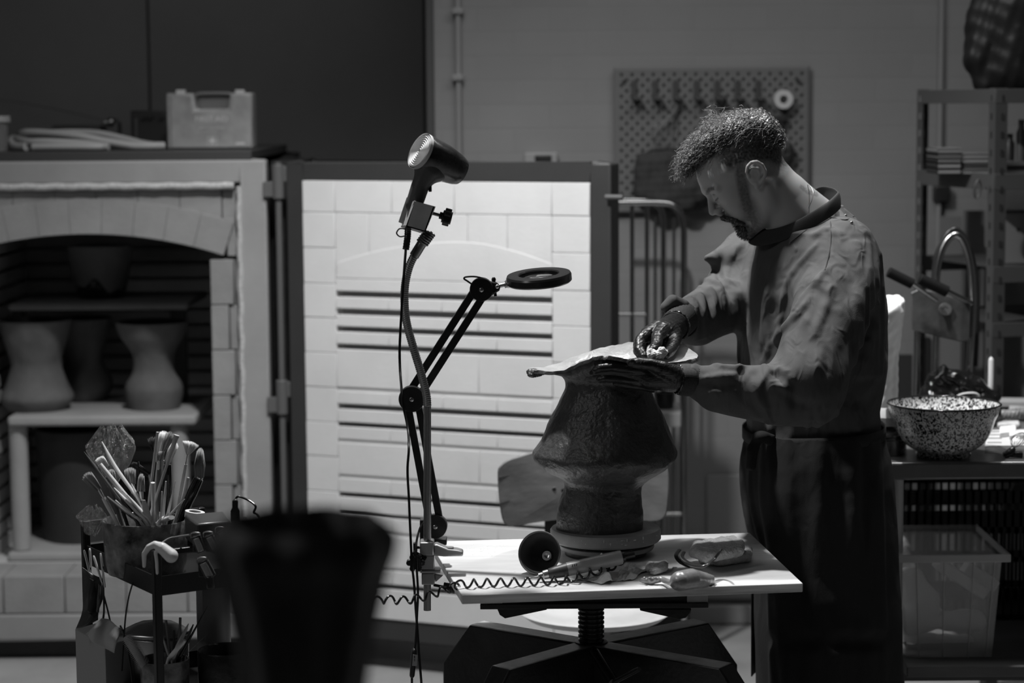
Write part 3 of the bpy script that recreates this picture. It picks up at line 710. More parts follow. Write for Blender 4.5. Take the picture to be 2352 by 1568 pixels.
# ---------------- tall vase ----------------
prof = [(1228, 1277, 1477), (1200, 1280, 1477), (1180, 1283, 1476), (1160, 1290, 1475), (1140, 1295, 1476), (1125, 1297, 1479), (1110, 1291, 1493), (1098, 1272, 1512), (1085, 1247, 1530), (1065, 1228, 1549), (1047, 1223, 1552), (1030, 1234, 1548), (1000, 1250, 1536), (960, 1265, 1521), (930, 1279, 1508), (905, 1291, 1499), (888, 1297, 1494), (873, 1297, 1490), (862, 1288, 1492)]
VZ0 = TZ+dz
zs_ = [W(1380, p[0]-14, VY).z for p in prof]; zoff = VZ0-zs_[0]
prof_y = [p[0] for p in prof]
N = 120; rows = []
def vasept(th, i, infl=0):
    y, xl_, xr2 = prof[i]; L_, R_ = W(xl_, y, VY).x, W(xr2, y, VY).x; cx = (L_+R_)/2; a = (R_-L_)/2-infl
    z = W(1380, y, VY).z; z = VZ0+(z-zb_v)*(zt_v-VZ0)/(zt_v-zb_v)
    dep = .92 if y > 1100 else .98
    return V((cx+a*math.cos(th), VY+a*dep*math.sin(th), z))
zb_v = W(1380, prof[0][0], VY).z; zt_v = W(1380, prof[-1][0], VY).z
def noisy(p, amp, q, keep=1):
    n_ = noise.noise(p*9)*amp+noise.noise(p*28)*amp*.45+noise.noise(p*70)*amp*.18
    return p+q*n_
prof_s = list(range(len(prof)))
fine = []
for th_i in range(N):
    th = 2*math.pi*th_i/N; col = cr([vasept(th, i) for i in prof_s], 4); fine.append(col)
nr = len(fine[0]); outer = []
for r_ in range(nr):
    row = []
    for k in range(N):
        p = fine[k][r_]; th = 2*math.pi*k/N; d = V((math.cos(th), math.sin(th), 0))
        # rough torn shelf of clay on the belly and its lower edge tilting down to the right
        e = .006 if r_ > 2 else .0015
        p = noisy(p, e, d)
        bz = (p.z-W(1380, 1060, VY).z)/.02
        if abs(bz) < 2.2: p = p+d*(.004*noise.noise(V((th*6, p.z*60, 2))))*(1-abs(bz)/2.2)
        row.append(p)
    outer.append(row)
# rim: polar list (theta deg, image point, distance Y)
rim = [(180, W(1212, 853, 4.47)), (197, W(1232, 857, 4.43)), (215, W(1285, 860, 4.38)), (240, W(1335, 838, 4.35)), (262, W(1385, 824, 4.335)), (285, W(1440, 832, 4.33)), (310, W(1500, 842, 4.36)), (335, W(1560, 838, 4.40)), (0, W(1604, 826, 4.46)), (25, W(1572, 800, 4.55)), (50, W(1530, 793, 4.60)), (75, W(1480, 792, 4.63)), (100, W(1430, 797, 4.64)), (125, W(1375, 806, 4.61)), (145, W(1325, 825, 4.57)), (163, W(1262, 846, 4.52))]
rim.sort(key=lambda q: q[0]); ths = [q[0] for q in rim]+[360+rim[0][0]]
def rimp(th):
    d = math.degrees(th) % 360; P = [q[1] for q in rim]; P = P+[P[0]]
    i = max(j for j in range(len(ths)-1) if ths[j] <= d+1e-9); t = (d-ths[i])/(ths[i+1]-ths[i]); n_ = len(rim)
    a, b, c, e = P[(i-1) % n_], P[i], P[(i+1) % n_], P[(i+2) % n_]
    q = .5*((2*b)+(c-a)*t+(2*a-5*b+4*c-e)*t*t+(-a+3*b-3*c+e)*t**3)
    return q+V((noise.noise(V((th*5, 0, 0)))*.004, noise.noise(V((th*5, 4, 0)))*.004, noise.noise(V((th*9, 9, 0)))*.0035))
M_ = 12; top = outer[-1]; flare = []
for j in range(1, M_+1):
    t = j/M_; row = []
    for k in range(N):
        th = 2*math.pi*k/N; a = top[k]; b = rimp(th); h = 1-(1-t)**1.9; o_ = t**1.35
        p = V((lerp(a.x, b.x, o_), lerp(a.y, b.y, o_), lerp(a.z, b.z, h)))
        row.append(noisy(p, .004*(1-.5*t), V((0, 0, 1))))
    flare.append(row)
rows = [[V((W(1377, 1200, VY).x, VY, VZ0+.0003))]*N]+[[V((p.x, p.y, VZ0+.0003)) for p in outer[0]]]+outer[1:]+flare
TH = .008; cxy = V((W(1394, 860, VY).x, VY, 0))
inner = []
for j, row in enumerate(flare[::-1]):
    t = 1-j/M_; inner.append([p+V((0, 0, TH*.9))+(V((cxy.x, cxy.y, p.z))-p).normalized()*TH*(.25+.9*(1-t)) for p in row])
for row in outer[::-1][:-6:2]: inner.append([p+(V((cxy.x-.01, cxy.y, p.z))-p).normalized()*TH*1.2 for p in row])
inner.append([V((cxy.x-.01, cxy.y, inner[-1][0].z))]*N)
vm = MB(); vm.grid([r+[r[0]] for r in rows+inner])
M_vase = mat('wet_dark_clay', .055, .38, nz=(14, .45), bump=(90, .42), spec=.7)
vase = obj('clay_vase', vm, M_vase, label='tall dark clay vase with a jutting belly and wide torn rim, being smoothed', cat='vase', angle=75)
M_in = mat('pale_rim_clay', .42, .35, nz=(22, .25), bump=(90, .35), coat=.4); vase.data.materials.append(M_in)  # paler tone for upward faces near the rim
for p in vase.data.polygons:
    if p.normal.z > .35 and p.center.z+vase.location.z > W(1400, 868, VY).z: p.material_index = 1
F = Field(W(1195, 880, VY)-V((0, .06, 0)), W(1265, 838, VY)+V((0, .04, 0)), .0015)
F.chain([W(1258, 854, 4.45), W(1240, 856, 4.45), W(1226, 857, 4.45), W(1215, 853, 4.455)], [.003, .0065, .0095, .006], .004).ell(W(1222, 860, 4.45), (.009, .012, .006), .004)
F.wob(.0012, (300, 520), 3)
fobj('torn_clay_tip', F, M_vase, vase, smooth=1)
# ---------------- gooseneck stand with heat gun ----------------
M_chr = mat('polished_tube', .42, .25, .75); M_flex = mat('flexible_metal', .30, .32, .55); M_alu = mat('cast_aluminium', .42, .42, .8, nz=(40, .08))
M_bp = mat('black_plastic', .016, .32)
GY = 4.27
gs = thing('gooseneck_stand', 'steel gooseneck stand clamped to the left edge of the board holding the dryer', 'stand', V((W(981, 1250, GY).x, GY, TZ)))
t0 = W(981.5, 930, GY); t1 = W(981.5, 1401, GY); r = 8.8*GY/FP
obj('steel_tube', MB().tube([t0, t1], r, 28).tube([t1+V((0, 0, .0003)), t1-V((0, 0, .0002))], r*.8, 28), M_chr, gs)
path = cr([W(981.5, 932, GY), W(979, 905, GY), W(968, 860, GY), W(950, 800, GY), W(934, 740, GY), W(929, 690, GY), W(931, 650, GY), W(940, 612, GY), W(951, 588, GY)], 14)
gp = []; rr_ = []
acc = 0; S = [0]
for i in range(1, len(path)): S.append(S[-1]+(path[i]-path[i-1]).length)
nring = 74
for k in range(nring*4+1):
    t = S[-1]*k/(nring*4); i = min(max(np.searchsorted(S, t), 1), len(path)-1); u = (t-S[i-1])/max(S[i]-S[i-1], 1e-9)
    gp.append(path[i-1].lerp(path[i], u)); rr_.append([.0076, .0083, .0085, .0078][k % 4])
obj('gooseneck', MB().tube(gp, rr_, 20), M_flex, gs, angle=80)
a = W(951, 588, GY); b = W(969, 559, GY)
obj('tube_ferrule', MB().tube([a, b], .0098, 20), M_chr, gs)
sp_ = MB(); c = W(988, 533, GY); ax = (c-b); x_, y_ = frame(ax); pts = []
for k in range(6*16+1): t = k/(6*16); pts.append(b+ax*t+(x_*math.cos(t*6*6.283)+y_*math.sin(t*6*6.283))*.0105)
sp_.tube(pts, .0024, 8)
obj('spring', sp_, mat('dull_steel', .25, .35, 1), gs); obj('spring_core', MB().tube([b, c], .006, 12), M_bp, gs)
M_clamp = mat('holder_metal', .4, .45, .1, nz=(30, .15))
def P4(px, py, Y=GY): return W(px, py, Y)
# holder: open-topped box, tilted
hb = MB()
A = [(950, 461), (998, 474), (977, 533), (932, 520)]     # face toward camera
fr_ = [W(x, y, GY-.028) for x, y in A]; bk = [p+V((-.012, .05, -.004)) for p in fr_]
TT = .003
def quadbox(mb, q0, q1, q2, q3, n):
    vs = [q0, q1, q2, q3]+[q+n for q in (q0, q1, q2, q3)]
    mb.add(vs, [(0, 1, 2, 3), (7, 6, 5, 4), (0, 4, 5, 1), (1, 5, 6, 2), (2, 6, 7, 3), (3, 7, 4, 0)])
quadbox(hb, *fr_, V((0, TT, 0)))
quadbox(hb, fr_[0], bk[0], bk[3], fr_[3], V((TT, 0, 0))); quadbox(hb, fr_[1], bk[1], bk[2], fr_[2], V((-TT, 0, 0)))
quadbox(hb, bk[0], bk[1], bk[2], bk[3], V((0, -TT, 0))); quadbox(hb, fr_[3], fr_[2], bk[2], bk[3], V((0, 0, TT)))
obj('dryer_holder', hb, M_clamp, gs, bevel=.0008)
lf = MB(); q = [W(x, y, GY+.012) for x, y in ((934, 452), (950, 461), (929, 515), (915, 510))]; quadbox(lf, *q, V((0, .004, 0)))
obj('holder_flange', lf, M_clamp, gs, bevel=.0008)
a = W(994, 490, GY); b = W(1016, 496, GY); obj('clamp_screw', MB().tube([a, b], .0032, 12), mat('dull_steel', .25, .35, 1), gs)
kb = MB(); ax = (b-a).normalized(); x_, y_ = frame(ax)
for k in range(5):
    an = 2*math.pi*k/5; kb.cyl(b+ax*.003+(x_*math.cos(an)+y_*math.sin(an))*.012, b+ax*.016+(x_*math.cos(an)+y_*math.sin(an))*.012, .0062, n=14)
kb.cyl(b, b+ax*.019, .0125, n=20); kb.cyl(b-ax*.006, b, .007)
obj('clamp_knob', kb, M_bp, gs, bevel=.001)
# clamp at the board
cl = MB()
def pb(mb, x0, y0, x1, y1, Y0, Y1): a = W(x0, y0, Y0); b = W(x1, y1, Y0); return mb.bb(a.x, b.x, Y0, Y1, b.z, a.z)
pb(cl, 964, 1246, 996, 1276, GY-.022, GY+.022); pb(cl, 966, 1276, 998, 1309, GY-.016, GY+.016)
pb(cl, 965, 1309, 1012, 1316, GY-.018, GY+.018); pb(cl, 968, 1316, 998, 1343, GY-.017, GY+.017)
cl.prism([(W(x, y, GY).x, W(x, y, GY).z) for x, y in ((998, 1316), (1018, 1320), (1000, 1336))], (0, GY-.006, 0), (1, 0, 0), (0, 0, 1), (0, 1, 0), .012)
obj('clamp_body', cl, M_alu, gs, bevel=.002)
jw = MB(); pts = [(996, 1248), (1004, 1247), (1030, 1258), (1050, 1260), (1064, 1264), (1064, 1274), (1020, 1275), (968, 1270), (968, 1262), (996, 1262)]
jw.prism([(W(x, y, GY).x, W(x, y, GY).z) for x, y in pts], (0, GY-.014, 0), (1, 0, 0), (0, 0, 1), (0, 1, 0), .03)
jz = W(1060, 1274, GY).z
obj('clamp_jaw', jw, M_alu, gs, bevel=.003)
c = W(1032, 1259, GY); obj('jaw_pad', MB().lathe([(.001, 0), (.009, 0), (.009, .004), (.001, .004)], (c.x, GY, c.z-.001), 24), M_alu, gs)
ks = MB(); a = W(996, 1343, GY); b = W(1026, 1349, GY-.01); ks.tube([a, b], .003, 10); ax = V((1, -.1, -.2)).normalized()
ks.cyl(b, b+ax*.018, .009, n=18); ks.cyl(b+V((-.006, 0, .006)), b+ax*.02+V((0, 0, .006)), .005)
obj('clamp_knob', ks, M_bp, gs, bevel=.001)
# ---------------- hair dryer in the holder ----------------
dr = thing('hair_dryer', 'old black hair dryer with a scratched barrel held at the top of the gooseneck', 'hair dryer', W(965, 440, GY))
c0 = W(966, 347, GY); c1 = W(1061, 399, GY); ax = (c1-c0).normalized()
ax = (ax+V((0, .55, 0))).normalized(); L_ = (c1-c0).length*1.08
M_drk = mat('scratched_black', .035, .25, nz=(24, .9), bump=(70, .08), coat=.3)
x_, y_ = frame(ax); Rm = Matrix((x_, y_, ax)).transposed()
rb = 44*GY/FP
obj('barrel', MB().lathe([(.001, 0), (rb*.93, 0), (rb*.98, .004), (rb, .012), (rb*.98, .05), (rb*.86, .082), (rb*.80, .092), (rb*.78, L_-.006), (rb*.72, L_), (rb*.62, L_-.002), (rb*.6, L_-.03), (.001, L_-.03)], c0, 40, Rm), M_drk, dr, angle=50)
gr = MB()
gr.lathe([(rb*.99, -.003), (rb*.99, .004), (rb*.9, .004), (rb*.9, -.004)], c0, 40, Rm, cap=False)
for k in range(1, 8):
    R_ = rb*.93*k/8; gr.lathe([(R_-.0012, -.002), (R_, -.0042), (R_+.0012, -.002)], c0, 40, Rm, cap=False)
gr.lathe([(.001, -.001), (rb*.92, -.001), (rb*.92, .001), (.001, .001)], c0, 40, Rm)
obj('rear_grille', gr, mat('dryer_grille', .55, .5), dr, angle=50)
hF = Field((c0.x-.07, GY-.05, W(940, 480, GY).z-.03), (c1.x+.02, GY+.06, c0.z+.06), .0025)
p0 = W(985, 392, GY); p1 = W(966, 425, GY); p2 = W(951, 470, GY)
hF.chain([p0, p1, p2], [.0225, .018, .017], .01); hF.cap(W(976, 378, GY+.01), W(1008, 396, GY+.015), .020, .017, k=.02)
fobj('handle', hF, mat('dryer_handle', .08, .3), dr, smooth=3)
obj('switch', MB().box(W(988, 432, GY), (.006, .012, .014)), M_bp, dr, bevel=.001)
cg = MB(); a = W(937, 522, GY-.02); pts = cr([a, W(936, 545, GY-.02), W(932, 573, GY-.02)], 10); cg.tube(pts, [.0062+(.0008 if i % 2 else 0) for i in range(len(pts))], 14)
obj('strain_relief', cg, M_bp, dr)
hl = MB(); hl.tube(cr([W(932, 526, GY-.02), W(918, 525, GY-.02), W(911, 535, GY-.02), W(918, 543, GY-.02), W(929, 542, GY-.02)], 6), .0014, 8); obj('hanging_loop', hl, M_bp, dr)
M_cable = mat('black_cable', .010, .3)
cb = MB(); pts = [W(932, 573, GY-.02), W(927, 640, GY-.03), W(922, 720, GY-.03), (W(918, 800, GY-.03)), W(919, 850, GY-.02), W(922, 890, GY+.05), W(926, 930, GY+.06), W(937, 985, GY+.04), W(939, 1030, GY-.02), W(936, 1080, GY-.03), W(939, 1140, GY-.03), W(942, 1210, GY-.03), W(946, 1290, GY-.045), W(951, 1340, GY-.045), W(955, 1400, GY-.04), W(959, 1450, GY-.04), W(963, 1510, GY-.04), W(968, 1570, GY-.04), W(972, 1640, GY-.02), V((W(975, 1568, GY).x, GY, .25)), V((W(960, 1568, GY).x, GY, .02)), V((-.45, GY+.3, .008))]
cb.tube(cr(pts, 8), .0026, 8); obj('power_cord', cb, M_cable, dr)
# ---------------- magnifier lamp ----------------
MY = 4.36
ml = thing('magnifier_lamp', 'black jointed magnifier lamp clamped beside the board with a round lens ring', 'magnifier lamp', V((W(998, 1240, MY).x, MY, TZ)))
M_arm = mat('black_arm', .012, .35, nz=(18, .8), bump=(50, .05))
J0, J1, J2 = W(1000, 1207, MY), W(946, 915, MY), W(1106, 664, MY)
def joint(c, r, nm, th=.026):
    mb = MB(); mb.lathe([(.001, -th/2), (r*.8, -th/2), (r, -th/2+.006), (r, th/2-.004), (r*.96, th/2), (.001, th/2)], c, 40, Matrix.Rotation(rad(90), 3, 'X'))
    o = obj(nm, mb, M_bp, ml, angle=40); obj('pivot_bolt', MB().sph(c+V((0, -th/2-.0005, 0)), (.0052, .003, .0052), 16), mat('bolt_steel', .5, .3, 1), o)
    return o
joint(J0, .0245, 'base_joint'); joint(J1, .0265, 'elbow_joint'); joint(J2, .0238, 'head_joint')
def arms(a, b, nm, off, w1):
    d = (b-a).normalized(); s = d.cross(V((0, 1, 0))).normalized()
    for q in (-1, 1):
        obj(nm, MB().bar(a+s*q*off, b+s*q*off, w1, .014, up=(0, 1, 0)), M_arm, ml, bevel=.0012)
arms(J0+V((0, .003, 0)), J1+V((0, .003, 0)), 'lower_arm', .0105, .014); arms(J1+V((0, .012, 0)), J2+V((0, .006, 0)), 'upper_arm', .0108, .015)
bk_ = MB(); pts = [(1100, 640), (1122, 645), (1141, 648), (1150, 658), (1147, 667), (1136, 674), (1118, 686), (1096, 688)]
bk_.prism([(W(x, y, MY).x, W(x, y, MY).z) for x, y in pts], (0, MY-.008, 0), (1, 0, 0), (0, 0, 1), (0, 1, 0), .016)
obj('head_bracket', bk_, M_bp, ml, bevel=.003)
c = W(1142, 658, MY-.012); obj('pivot_bolt', MB().sph(c, (.0042, .003, .0042), 14), mat('bolt_steel', .5, .3, 1), ml)
obj('wing_screw', MB().cyl(W(1134, 640, MY), W(1138, 680, MY), .003).sph(W(1134, 642, MY), (.0045, .003, .0055)), M_bp, ml)
obj('head_rod', MB().cyl(W(1148, 656, MY), W(1170, 651, MY), .0042).cyl(W(1158, 655, MY), W(1164, 653, MY), .0062), M_chr, ml)
# lens ring tilted slightly towards the camera
C = W(1238, 640, MY); Rr = 75.5*MY/FP; mid = W(1238, 634, MY)
tilt = Matrix.Rotation(rad(7), 3, 'X') @ Matrix.Rotation(rad(-4.5), 3, 'Y')
obj('lens_ring', MB().lathe([(Rr*.61, -.006), (Rr*.66, -.009), (Rr*.95, -.009), (Rr, -.006), (Rr, .006), (Rr*.97, .010), (Rr*.93, .0105), (Rr*.64, .0105), (Rr*.61, .008), (Rr*.61, -.006)], C, 72, tilt), mat('ring_plastic', .018, .27, spec=.6), ml, angle=25)
obj('lens', MB().lathe([(.001, -.006), (Rr*.4, -.004), (Rr*.61, 0), (Rr*.4, .005), (.001, .0075)], C, 56, tilt), mat('lens_glass', 1, .02, trans=1, ior=1.45), ml)
obj('ring_socket', MB().sph(W(1168, 651, MY), (.009, .008, .009), 16), M_chr, ml)
obj('head_wire', MB().tube(cr([W(1086, 654, MY-.01), W(1073, 645, MY-.01), W(1066, 640, MY-.01), W(1070, 636, MY-.01), W(1090, 635, MY-.01), W(1108, 639, MY-.01), W(1118, 645, MY-.01)], 6), .0018, 8), M_cable, ml)
obj('desk_clamp', pb(pb(MB(), 964, 1195, 975, 1300, MY-.015, MY+.015), 964, 1240, 1026, 1252, MY-.02, MY+.02), M_bp, ml, bevel=.002)
wr = MB(); wr.tube(cr([W(976, 1195, MY-.03), W(964, 1215, MY-.05), W(956, 1250, GY-.03), W(957, 1300, GY-.05), W(960, 1360, GY-.05), W(958, 1410, GY-.05), W(956, 1450, GY-.05), W(953, 1490, GY-.05), W(949, 1500, GY-.05)], 8), .0024, 8)
wr.tube(cr([W(946, 1550, GY-.05), W(946, 1580, GY-.05), W(944, 1650, GY-.03), V((W(944, 1568, GY).x, GY, .03)), V((-.5, GY+.2, .008))], 8), .0024, 8)
obj('lamp_cord', wr, M_cable, ml)
sw = MB(); a = W(952, 1488, GY-.05); b = W(946, 1556, GY-.05); sw.tube(cr([a, a.lerp(b, .12), a.lerp(b, .5), a.lerp(b, .88), b], 4), [.004, .0088, .009, .009, .0088, .004], 16, flat=.6)
s_ = obj('cord_switch', sw, mat('switch_plastic', .02, .4), ml)
c = W(953, 1516, GY-.0605); obj('switch_label', MB().box(c, (.0095, .0012, .0225), Matrix.Rotation(rad(5), 3, 'Y')), mat('label_grey', .28, .5), s_)
c = W(952, 1508, GY-.0615); obj('label_mark', MB().box(c, (.0018, .0008, .004)).box(c+V((0, 0, -.0065)), (.001, .0008, .005)), M_bp, s_)
kn = MB(); c = W(955, 1291, GY-.03)
for k in range(6): an = k/6*6.283; kn.cyl(c+V((.013*math.cos(an), -.008, .013*math.sin(an))), c+V((.013*math.cos(an), .008, .013*math.sin(an))), .0058, n=12)
kn.cyl(c+V((0, -.009, 0)), c+V((0, .009, 0)), .013); kn.cyl(c+V((-.005, .004, .02)), c+V((.02, .01, .005)), .004)
obj('clamp_knob', kn, mat('shiny_black', .01, .12), gs, bevel=.001)
obj('side_screw', MB().box(W(954, 1256, GY), (.008, .014, .018)).cyl(W(954, 1257, GY), W(966, 1257, GY), .0028), M_bp, gs, bevel=.001)
# ---------------- things on the board ----------------
def onb(px, py, h=0): return WZ(px, py, TZ+h)
# flexible funnel cup lying on its side
c = onb(1238, 1318, .0); r = .0445; ctr = W(1238, 1273, c.y-.002); ctr.z = max(ctr.z, TZ+r*.98)
R3 = V((.35, .9, -.32)).to_track_quat('Z', 'Y').to_matrix()
t = thing('rubber_funnel', 'grey rubber funnel lying on its side with its dark mouth towards the camera', 'funnel', (ctr.x, ctr.y, TZ))
Fm = mat('grey_rubber', .24, .5, nz=(30, .1))
obj('cone', MB().lathe([(r*.93, .004), (r*.98, -.001), (r*1.0, .001), (r*.97, .008), (r*.72, .034), (r*.42, .054), (r*.34, .062), (r*.34, .072), (r*.15, .072), (r*.15, .058), (r*.34, .05), (r*.66, .032), (r*.93, .004)], ctr, 48, R3), Fm, t, angle=45)
obj('inner_lining', MB().lathe([(r*.925, .004), (r*.64, .0315), (r*.335, .0495), (r*.14, .056)], ctr, 48, R3, cap=False), mat('dark_rubber', .03, .6), t, solid=.0004)
obj('threaded_neck', MB().lathe([(r*.22, .046), (r*.24, .057), (r*.12, .057), (r*.12, .046), (r*.22, .046)], ctr, 16, R3), mat('pale_plastic', .5, .4), t)
# cloth pieces
def crumple(name, pts, label, m, seed, hmax=.02, n=26, h0=.0012, peaks=()):
    """pts: four corners on the board (image), heights from folded noise"""
    P = [onb(*p) for p in pts]; rows = []
    for i in range(n+1):
        row = []
        for j in range(n+1):
            u, v = i/n, j/n; q = (P[0]*(1-u)+P[1]*u)*(1-v)+(P[3]*(1-u)+P[2]*u)*v
            e = min(u, 1-u, v, 1-v)*4; e = min(1, e)
            a = abs(noise.noise(V((u*2.6+seed, v*2.2, seed))))*1.5+.5*abs(noise.noise(V((u*6+seed, v*5, 3))))
            hgt = a*hmax*(.35+.65*e)
            for (pu, pv, ph, pr) in peaks: hgt += ph*math.exp(-((u-pu)**2+(v-pv)**2)/pr**2)
            q = q+V((noise.noise(V((u*3, v*3, seed+5)))*.010, noise.noise(V((u*3, v*3, seed+9)))*.010, h0+hgt)); row.append(q)
        rows.append(row)
    return obj(name, MB().grid(rows), m, label=label, cat=name.split('_')[-1], solid=.0016, sub=1, angle=180)
M_cloth = mat('dusty_cloth', .68, .95, nz=(60, .12), bump=(400, .3))
M_rag = mat('wiping_cloth', .58, .95, nz=(50, .15), bump=(400, .3))
crumple('folded_cloth', [(1322, 1330), (1380, 1343), (1418, 1337), (1372, 1302)], 'grey cloth folded into a peak under the engraving tool', M_cloth, 3.2, .008, peaks=((.45, .8, .044, .14), (.8, .5, .016, .2)))
crumple('wiping_cloth', [(1412, 1336), (1455, 1333), (1500, 1306), (1440, 1296)], 'flat wrinkled wiping cloth between the engraving tool and the scoop', M_rag, 7.7, .012)
# engraving handpiece
a = W(1262, 1317, 4.195); b = W(1428, 1279, 4.215); ax = (b-a); L_ = ax.length; Rm = ax.to_track_quat('Z', 'Y').to_matrix()
t = thing('engraving_tool', 'grey electric engraving handpiece lying across the cloth on the board', 'tool', V((b.x, b.y, TZ)))
rr = 16.5*4.2/FP
obj('grip', MB().lathe([(.001, -.003), (.0085, -.003), (.0105, 0), (rr*.86, .012), (rr*.98, .034), (rr*.98, .036), (.001, .036)], a, 32, Rm), mat('grip_dark', .05, .45), t)
obj('motor_body', MB().lathe([(.001, .036), (rr, .036), (rr, .085), (rr*1.03, .087), (rr*1.03, L_-.004), (rr*.96, L_), (.001, L_)], a, 36, Rm), mat('handpiece_grey', .26, .35), t, bevel=.0005)
obj('chuck', MB().lathe([(.001, -.022), (.0055, -.022), (.0062, -.014), (.009, -.012), (.0095, -.003), (.001, -.003)], a, 24, Rm), M_chr, t)
obj('burr_bit', MB().lathe([(.0004, -.052), (.0016, -.05), (.0018, -.036), (.001, -.034), (.0015, -.022)], a, 12, Rm), mat('dull_steel', .25, .35, 1), t)
obj('end_cap', MB().lathe([(.001, L_), (rr*.75, L_), (rr*.75, L_+.006), (rr*.45, L_+.007), (.006, L_+.026), (.001, L_+.026)], a, 20, Rm), M_bp, t)
mk = MB()
for k in range(3):
    an = rad(-118-0); d0 = a+Rm @ V((0, 0, .046+k*.0042)); mk.box(d0+V((0, -rr*.86, rr*.55)), (.0014, .001, .006), Matrix.Rotation(rad(14), 3, 'Y'))
obj('vent_slots', mk, M_bp, t)
# coiled cord
base = [(1452, 1266, .040, 1), (1436, 1277, .035, 1), (1410, 1297, .022, 1), (1368, 1312, .020, 1), (1320, 1326, .012, 1), (1270, 1333, .010, 1), (1200, 1336, .0095, 1), (1120, 1338, .0095, 1), (1062, 1341, .0095, 1), (1040, 1348, .004, 0), (1010, 1358, 0, 0), (975, 1370, 0, 0), (930, 1378, 0, 0), (880, 1377, 0, 0), (840, 1385, 0, 0), (780, 1400, 0, 0), (700, 1370, 0, 0), (640, 1290, 0, 0), (612, 1215, 0, 0)]
P = []
for x, y, h, tb in base:
    P.append(onb(x, y, h) if tb else W(x, y, 4.16 if x > 900 else 4.16+.1*(900-x)/300))
cen = cr(P, 30); S = [0]
for i in range(1, len(cen)): S.append(S[-1]+(cen[i]-cen[i-1]).length)
pts = []; turns = S[-1]/.0262; n = int(turns*14); ups = V((0, 0, 1))
for k in range(n+1):
    tt = S[-1]*k/n; i = min(max(int(np.searchsorted(S, tt)), 1), len(cen)-1); u = (tt-S[i-1])/max(S[i]-S[i-1], 1e-9)
    q = cen[i-1].lerp(cen[i], u); d = (cen[i]-cen[i-1]).normalized(); x_ = d.cross(ups).normalized(); y_ = x_.cross(d)
    an = 2*math.pi*turns*k/n; R_ = .0078*min(1, k/10); pts.append(q+x_*math.cos(an)*R_+y_*math.sin(an)*R_)
pts += cr([pts[-1], W(600, 1195, 4.28), W(590, 1180, 4.29), W(583, 1176, 4.29), W(587, 1162, 4.29), W(570, 1148, 4.3), W(548, 1140, 4.3), W(541, 1147, 4.3), W(541, 1152, 4.3)], 6)[1:]
obj('coiled_cord', MB().tube(pts, .0023, 8), M_cable, label='black coiled cord running from the engraving tool across the board to the trolley', cat='cord')
# scoop
F = Field(onb(1455, 1338, -.005)+V((0, -.03, 0)), onb(1662, 1300, .075)+V((0, .03, 0)), .0016)
b0 = onb(1562, 1334, .0205); b1 = onb(1646, 1331, .006)
F.chain([b0, b0.lerp(b1, .3)+V((0, 0, .003)), b0.lerp(b1, .65), b1], [.0195, .0205, .0155, .0065], .004)
F.chain([b0+V((-.012, 0, -.006)), onb(1520, 1330, .010), onb(1495, 1334, .007), onb(1472, 1332, .006)], [.006, .0055, .007, .005], .006)
for k in range(4): F.cap(onb(1480+12*k, 1328, .013), onb(1480+12*k, 1328, .013), .0035, k=.004)
fobj('scoop', F, mat('worn_scoop', .34, .25, .35, nz=(40, .3), bump=(80, .1)), label='shiny grey scoop lying face down near the front of the board', cat='scoop', smooth=2)
# sponges
M_sp = mat('cream_sponge', .60, .95, nz=(45, .25), bump=(260, .6))
def block(name, pts, h0, h1, label, m, seed, k=.006, cat=None):
    P = [onb(x, y, h0) for x, y in pts]; lo = V((min(p.x for p in P)-.02, min(p.y for p in P)-.02, TZ+h0-.002)); hi = V((max(p.x for p in P)+.02, max(p.y for p in P)+.02, TZ+h1+.012))
    F = Field(lo, hi, .0018); c = sum(P, V())/len(P); rr_ = (h1-h0)/2; zc_ = TZ+(h0+h1)/2; Q = [c+(p-c)*(1-rr_*1.4/max((p-c).length, .01)) for p in P]; Q = [V((q.x, q.y, zc_)) for q in Q]
    # fill the outline with a fan of rounded bars
    n = 12
    for i in range(len(Q)):
        a, b = Q[i], Q[(i+1) % len(Q)]
        for j in range(n): F.cap(a.lerp(b, j/n), V((c.x, c.y, zc_)), rr_, k=.001)
    F.wob(.0009, (120, 260), seed)
    return fobj(name, F, m, label=label, cat=cat or name.split('_')[-1], smooth=1)
block('cut_sponge', [(1604, 1297), (1648, 1303), (1728, 1292), (1728, 1272), (1690, 1262), (1620, 1272)], .0008, .021, 'lower of the two cream sponges stacked beside the potter', M_sp, 4)
block('cut_sponge', [(1580, 1283), (1620, 1296), (1712, 1280), (1712, 1262), (1690, 1250), (1590, 1262)], .022, .044, 'upper cream sponge lying on another sponge at the back right of the board', M_sp, 9)
block('sponge_offcut', [(1482, 1316), (1500, 1322), (1536, 1314), (1532, 1300), (1484, 1304)], .0015, .015, 'small wedge of sponge between the cloth and the scoop', M_sp, 14, cat='sponge')
# white sponge in the right hand
F = Field(W(1480, 835, 4.345)-V((0, .03, 0)), W(1545, 785, 4.345)+V((0, .04, 0)), .0013)
for q, r in (((1499, 814), .0115), ((1515, 816), .0115), ((1520, 803), .0075), ((1527, 808), .0065), ((1495, 806), .007)): F.ell(W(*q, 4.345), (r, r*.9, r*.85), .003)
F.cap(W(1497, 799, 4.335), W(1512, 800, 4.335), .0035, k=.003, op='sub'); F.wob(.0008, (400, 800), 2)
fobj('small_sponge', F, mat('white_sponge', .85, .95, nz=(90, .08), bump=(300, .5)), label='small white sponge pressed between the gloved hands', cat='sponge')
